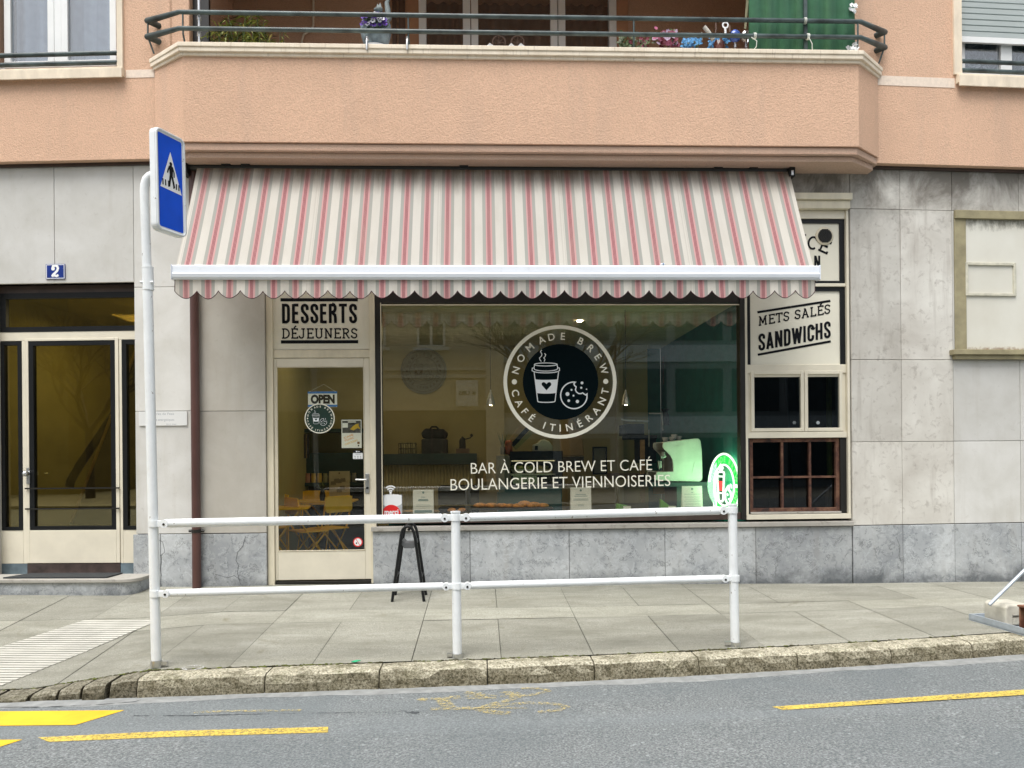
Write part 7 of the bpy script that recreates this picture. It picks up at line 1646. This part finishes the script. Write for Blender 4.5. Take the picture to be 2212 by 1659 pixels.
# ---- signs and stickers on the café door
def on_door(nm, lb, cat, px, py, out=JO+.026): c = S(px, py, -(yl+.018)); return thing(nm, lb, cat, (c[0], yl+.018, c[1])), frame((c[0], yl+.0205, c[1]), (1,0,0), (0,0,1))
KD = (7.9+yl)/FPX
os_, M = on_door('open_sign', 'blue and white hanging OPEN sign inside the café door', 'sign', 696, 862)
mb = MB(); mb.box(*(lambda a, b: (a[0], b[0], yl+.034, yl+.038, b[1], a[1]))(S(665,846,-yl-.03), S(728,879,-yl-.03)), 0); mb.build('board', M_SIGNW, os_)
M2 = M @ Matrix.Translation((0,0,-.0128)); mb = MB()
poly(mb, [(-31.5*KD,12*KD),(31.5*KD,12*KD),(31.5*KD,16.5*KD),(-31.5*KD,16.5*KD)], M2); poly(mb, [(-31.5*KD,-12*KD),(31.5*KD,-12*KD),(31.5*KD,-16.5*KD),(-31.5*KD,-16.5*KD)], M2); mb.build('blue_border', plain('open_sign_blue', (.015,.17,.55), .5), os_)
mb = MB(); text(mb, 'OPEN', M2, w=51*KD, h=19.5*KD, cx=.5*KD, bold=.06); mb.build('lettering', M_INK, os_)
mb = MB(); mb.tube([(M2 @ Vector((-28*KD,16*KD,0))), (M2 @ Vector((3*KD,32*KD,0))), (M2 @ Vector((28*KD,16*KD,0)))], .0012, 5); mb.build('cord', M_DECAL, os_)
c = S(690.5, 904, -(yl+.021)); M = frame((c[0], yl+.021, c[1]), (1,0,0), (0,0,1)); a, b, d_ = MB(), MB(), MB(); logo(32*KD, M, True, a, b, d_, .0006); disc(b, 0, 0, 30.5*KD, M, 0, -.0007, 48)
a.build('logo_ring', M_DECAL, sd); b.build('logo_disc', plain('dark_green_sticker', (.008,.035,.025), .4), sd); d_.build('logo_drawing', M_DECALT, sd)
ps, M = on_door('door_poster', 'black framed poster with a yellow picture and slanted orange lettering on the door glass', 'poster', 759, 937)
mb = MB(); w_, h_ = 43*KD, 61*KD; mb.box(c[0]*0+M.translation.x-w_/2-.006, M.translation.x+w_/2+.006, yl+.032, yl+.04, M.translation.z-h_/2-.006, M.translation.z+h_/2+.006, 0); mb.build('poster_frame', M_BLACK, ps)
M2 = M @ Matrix.Translation((0,0,-.0108)); mb = MB(); poly(mb, [(-w_/2,-h_/2),(w_/2,-h_/2),(w_/2,h_/2),(-w_/2,h_/2)], M2); mb.build('paper', M_PAPER, ps)
mb = MB(); M3 = M2 @ Matrix.Translation((0,0,.0006)); rc = lambda x0, x1, y0, y1, m_, z=0: poly(mb, [(x0*w_,y0*h_),(x1*w_,y0*h_),(x1*w_,y1*h_),(x0*w_,y1*h_)], M3, m_, z)
rc(-.46,.46,.03,.46,0); rc(-.45,-.18,.22,.38,1,.0003); poly(mb, [(x*w_,y*h_) for x, y in ((-.08,.16),(.1,.12),(.3,.2),(.44,.16),(.34,.3),(.36,.36),(.22,.34),(.05,.26))], M3, 2, .0004); rc(-.18,.22,.40,.435,1,.0003)
strip(mb, [(-.08*w_,.33*h_),(.15*w_,.36*h_)], .006, M3, 3, .0005)
for yy, t_, x0, mm in ((-.09,'CAFÉ',-.15,4),(-.19,'TONIC',-.12,4),(-.30,'CAFE TONIC',-.02,5)): text(mb, t_, M3 @ Matrix.Translation((0,0,.0004)), w=(.5 if mm == 4 else .68)*w_, h=.062*h_, cx=x0*w_, cy=yy*h_, m=mm, rot=RAD(20), bold=.02)
disc(mb, .34*w_, -.42*h_, .008, M3, 3, .0005, 12); rc(.28,.4,-.36,-.28,6,.0004); text(mb, 'cup', M3 @ Matrix.Translation((0,0,.0004)), w=.14*w_, cx=.08*w_, cy=-.42*h_, m=3, caps=False) if False else None
mb.build('print', [plain('photo_grey', (.07,.075,.08), .6, var=.5, vs=40), M_SIGNW, plain('print_yellow', (.55,.37,.03), .6), M_BLACK, plain('print_orange', (.75,.36,.10), .6), plain('print_gold', (.78,.50,.10), .6), plain('print_brown', (.22,.11,.04), .6)], ps)
mb = MB(); c = S(773, 985, -(yl+.02)); M = frame((c[0], yl+.0205, c[1]), (1,0,0), (0,0,1)); poly(mb, [(x,y) for x, y in rrect(21*KD, 13*KD, .006)], M, 0); poly(mb, [(-10*KD,7*KD),(10*KD,7*KD),(10*KD,12*KD),(-10*KD,12*KD)], M, 1); disc(mb, -2.5*KD, 9.5*KD, 1.6*KD, M, 0, .0005, 12); strip(mb, [(0,9.5*KD),(4*KD,9.5*KD)], 1.4*KD, M, 0, .0005)
for i in range(3):
    for j in range(2): disc(mb, (-6+i*6)*KD, (-3+j*-3.5+2)*KD, 1.2*KD, M, 2, .0006, 8)
strip(mb, [(-5*KD,4*KD),(7*KD,4*KD)], 1.0*KD, M, 2, .0006)
mb.build('sticker', [M_PAPER, M_BLACK, M_GREYINK], sd)
mb = MB(); c = S(773, 1171, -(yl+.02)); M = frame((c[0], yl+.0205, c[1]), (1,0,0), (0,0,1)); disc(mb, 0, 0, 10.2*KD, M, 0, .0004, 28, 8*KD); disc(mb, 0, 0, 8*KD, M, 1, .0002, 28); strip(mb, [(-4*KD,6.5*KD),(4*KD,-6.5*KD)], 1.2*KD, M, 0, .0008); poly(mb, [(-4.5*KD,-4*KD),(-1.5*KD,-4*KD),(-1.5*KD,-1*KD),(-3*KD,-.2*KD),(-4.5*KD,-1.6*KD)], M, 2, .0006)
mb.build('sticker', [M_RED, M_SIGNW, M_BLACK], sd)

# =================================================================== across the street (seen in the shop glass)
oh = thing('opposite_house', 'cream house across the street mirrored in the left half of the shop window', 'building', (-5,-22,0))
HC = plain('opposite_cream_render', (.60,.52,.34), .85, var=.08); HW = plain('opposite_frame_white', (.74,.72,.60), .6); HB = plain('opposite_brown_frame', (.13,.10,.06), .6); HG = plain('opposite_dark_pane', (.10,.095,.06), .2)
mb = MB(); mb.box(-16, .7, -30, -22, 3.3, 10.5, 0); mb.box(-16, .7, -30, -22.05, 0, 3.299, 1); mb.build('wall', [HC, plain('opposite_dark_base', (.16,.14,.09), .85)], oh)
mb = MB()
for z in (4.55, 4.85): mb.box(-16.1, .8, -22, -21.9, z, z+.14)
mb.box(.2, .9, -22.02, -21.85, 0, 10.5); mb.build('cornice', plain('opposite_trim', (.66,.59,.42), .85), oh)
for x in (-13.4,-11.1,-8.8,-6.5,-4.2,-1.9):
    for z in (1.3, 5.75, 8.4):
        w_ = MB(); w_.box(x-.55, x+.55, -21.99, -21.95, z, z+1.6, 0); wi = w_.build('window', HG, oh); w_ = MB(); fr(w_, None, x-.55, x+.55, z, z+1.6, -21.96, -21.9, .09); w_.box(x-.05, x+.05, -21.96, -21.9, z+.09, z+1.51); w_.box(x-.7, x+.7, -22, -21.8, z-.12, z-.01); w_.build('frame', HW if z > 2 else HB, wi)
ub = MB(); ub.box(-.95, -.1, -21.9, -21.8, 3.45, 4.45, 0); ub_ = tag(ub.build('bank_sign', HW), 'white bank sign on the house across the street', 'sign')
mb = MB(); MB_ = frame((-.52,-21.795,3.95), (-1,0,0), (0,0,1)); text(mb, 'UBS', MB_, w=.42, h=.16, cx=.12, bold=.02)
for a in (0,60,120): strip(mb, [(-.26-.09*cos(RAD(a)),-.09*sin(RAD(a))),(-.26+.09*cos(RAD(a)),.09*sin(RAD(a)))], .025, MB_, 0, .0005*a/60)
mb.build('lettering', M_BLACK, ub_)
ob = thing('office_block', 'grey blue office block across the street mirrored in the right half of the shop window', 'building', (12,-24,0))
mb = MB(); mb.box(.9, 24, -32, -24, 0, 9.0); mb.build('wall', plain('office_grey', (.26,.31,.33), .6), ob)
mb = MB()
for z in (0.2, 3.2, 6.2): mb.box(.9, 24, -24, -23.9, z+2.2, z+2.9)
mb.build('floor_band', plain('office_pale_band', (.48,.57,.62), .6), ob)
for i in range(9):
    for z in (.4, 3.3, 6.3): w_ = MB(); x = 2+i*2.4; w_.box(x-1, x+1, -23.99, -23.95, z, z+1.8); w_.build('window', plain('office_pane', (.04,.07,.085), .15) if i+z < .5 else bpy.data.materials['office_pane'], ob)
bt = thing('bare_tree', 'leafless street tree across the road mirrored in the shop window', 'tree', (2.6,-15.5,.08))
trk = MB(); brn = MB(); rnd = random.Random(21)
trk.tube([(2.6,-15.5,.0),(2.62,-15.5,1.2),(2.55,-15.45,2.6)], [.17,.14,.12], 10)
def grow(p, d, r, l_, dep):
    q = p+d*l_; mid = p+d*l_*.5+Vector((rnd.uniform(-1,1),rnd.uniform(-1,1),rnd.uniform(-.3,.8)))*l_*.07
    (trk if dep < 1 else brn).tube([p, mid, q], [r, r*.85, r*.68], 6 if dep < 2 else 4, cap=False)
    if dep >= 5: return
    for i in range(3 if dep < 3 else 2):
        dd = (d+Vector((rnd.uniform(-1,1),rnd.uniform(-1,1),rnd.uniform(-.35,.75)))*.75).normalized(); grow(q if i else mid.lerp(q,.7), dd, r*.62, l_*rnd.uniform(.66,.86), dep+1)
for i in range(5): a = i*1.26+.3; grow(Vector((2.55,-15.45,2.5)), Vector((cos(a)*.7,sin(a)*.7,.9)).normalized(), .08, 1.5, 0)
BARK = plain('bark', (.09,.075,.06), .9, var=.3); trk.build('trunk', BARK, bt); brn.build('branches', BARK, bt)
dup(bt, (-17.2,-19.0,.08), 1.1, 'leafless street tree mirrored in the glass of the entrance door')
sh2 = thing('far_house', 'dark olive house across the street mirrored in the entrance transom', 'building', (-26,-22,0)); mb = MB(); mb.box(-36, -20.2, -30, -22, 0, 11); mb.build('wall', plain('olive_render', (.22,.19,.10), .85, var=.25, vs=1.2), sh2)
# moss in the seam behind the kerb, and small marks on the pavement and awning
mb = MB(); rnd = random.Random(31)
for i in range(420):
    x = rnd.choice((rnd.uniform(-3.4,-1.9), rnd.uniform(-1.9,4.2), rnd.gauss(-1.3,.25), rnd.gauss(-2.4,.3), rnd.gauss(.2,.4), rnd.gauss(1.5,.3))); y = ry(x)-.054+rnd.gauss(0,.008); r = rnd.uniform(.003,.011)
    mb.blob((x, y, zt(x)+.002), r*rnd.uniform(1,2.4), r, r*.55, rnd.randrange(2), 6, 4, .3, None, rnd)
struct(mb.build('moss', [plain('olive_moss', (.09,.105,.02), .95, var=.5, vs=30), plain('dry_moss', (.055,.05,.022), .95, var=.5, vs=30)]), 'stuff')
mb = MB(); p = G(417,1443,zp); vs = []
for i in range(28):
    a = 2*pi*i/28; 
    for q_ in (.075, .055+.012*sin(a*3)): x, y = p.x+q_*cos(a), p.y+q_*.8*sin(a); vs.append((x, y, zp(x, y)+.003))
mb.add(vs, [(2*i, 2*i+1, (2*i+3) % 56, (2*i+2) % 56) for i in range(28)]); o = mb.build('paint_ring', m_paint('worn_white_paint', (.66,.66,.63), .36, .6, 40)); o['label'] = 'worn white painted ring on the pavement by the sign pole'; struct(o)
mb = MB(); p = S(1431, 573, AO1); mb.blob((p[0], -AO1-.01, p[1]+.006), .022, .012, .012, 0, 10, 6, .2); mb.blob((p[0]+.004, -AO1-.018, p[1]+.008), .010, .006, .007, 1, 8, 5); tag(mb.build('bar_scrap', [M_SIGNW, plain('blue_scrap', (.02,.13,.32), .5)]), 'tiny blue and white scrap stuck on the awning front bar', 'scrap')
# door mat on the step
M_MAT = plain('black_rubber_mat', (.022,.026,.03), .8, var=.3, vs=30, bmp=.5, bs=150)
mb = MB(); o = [L(18,1252,.29)[0]-.0, L(232,1252,.29)[0]]; i0, i1 = L(62,1246,.05)[0], L(262,1246,.05)[0]
mb.slab([(o[0]-.05,-.30),(o[1],-.30),(i1,-.02),(i0,-.02)], zst+.002, zst+.014, 0, ML); tag(mb.build('door_mat', M_MAT, None, .003), 'black rubber mat on the entrance step', 'door mat')
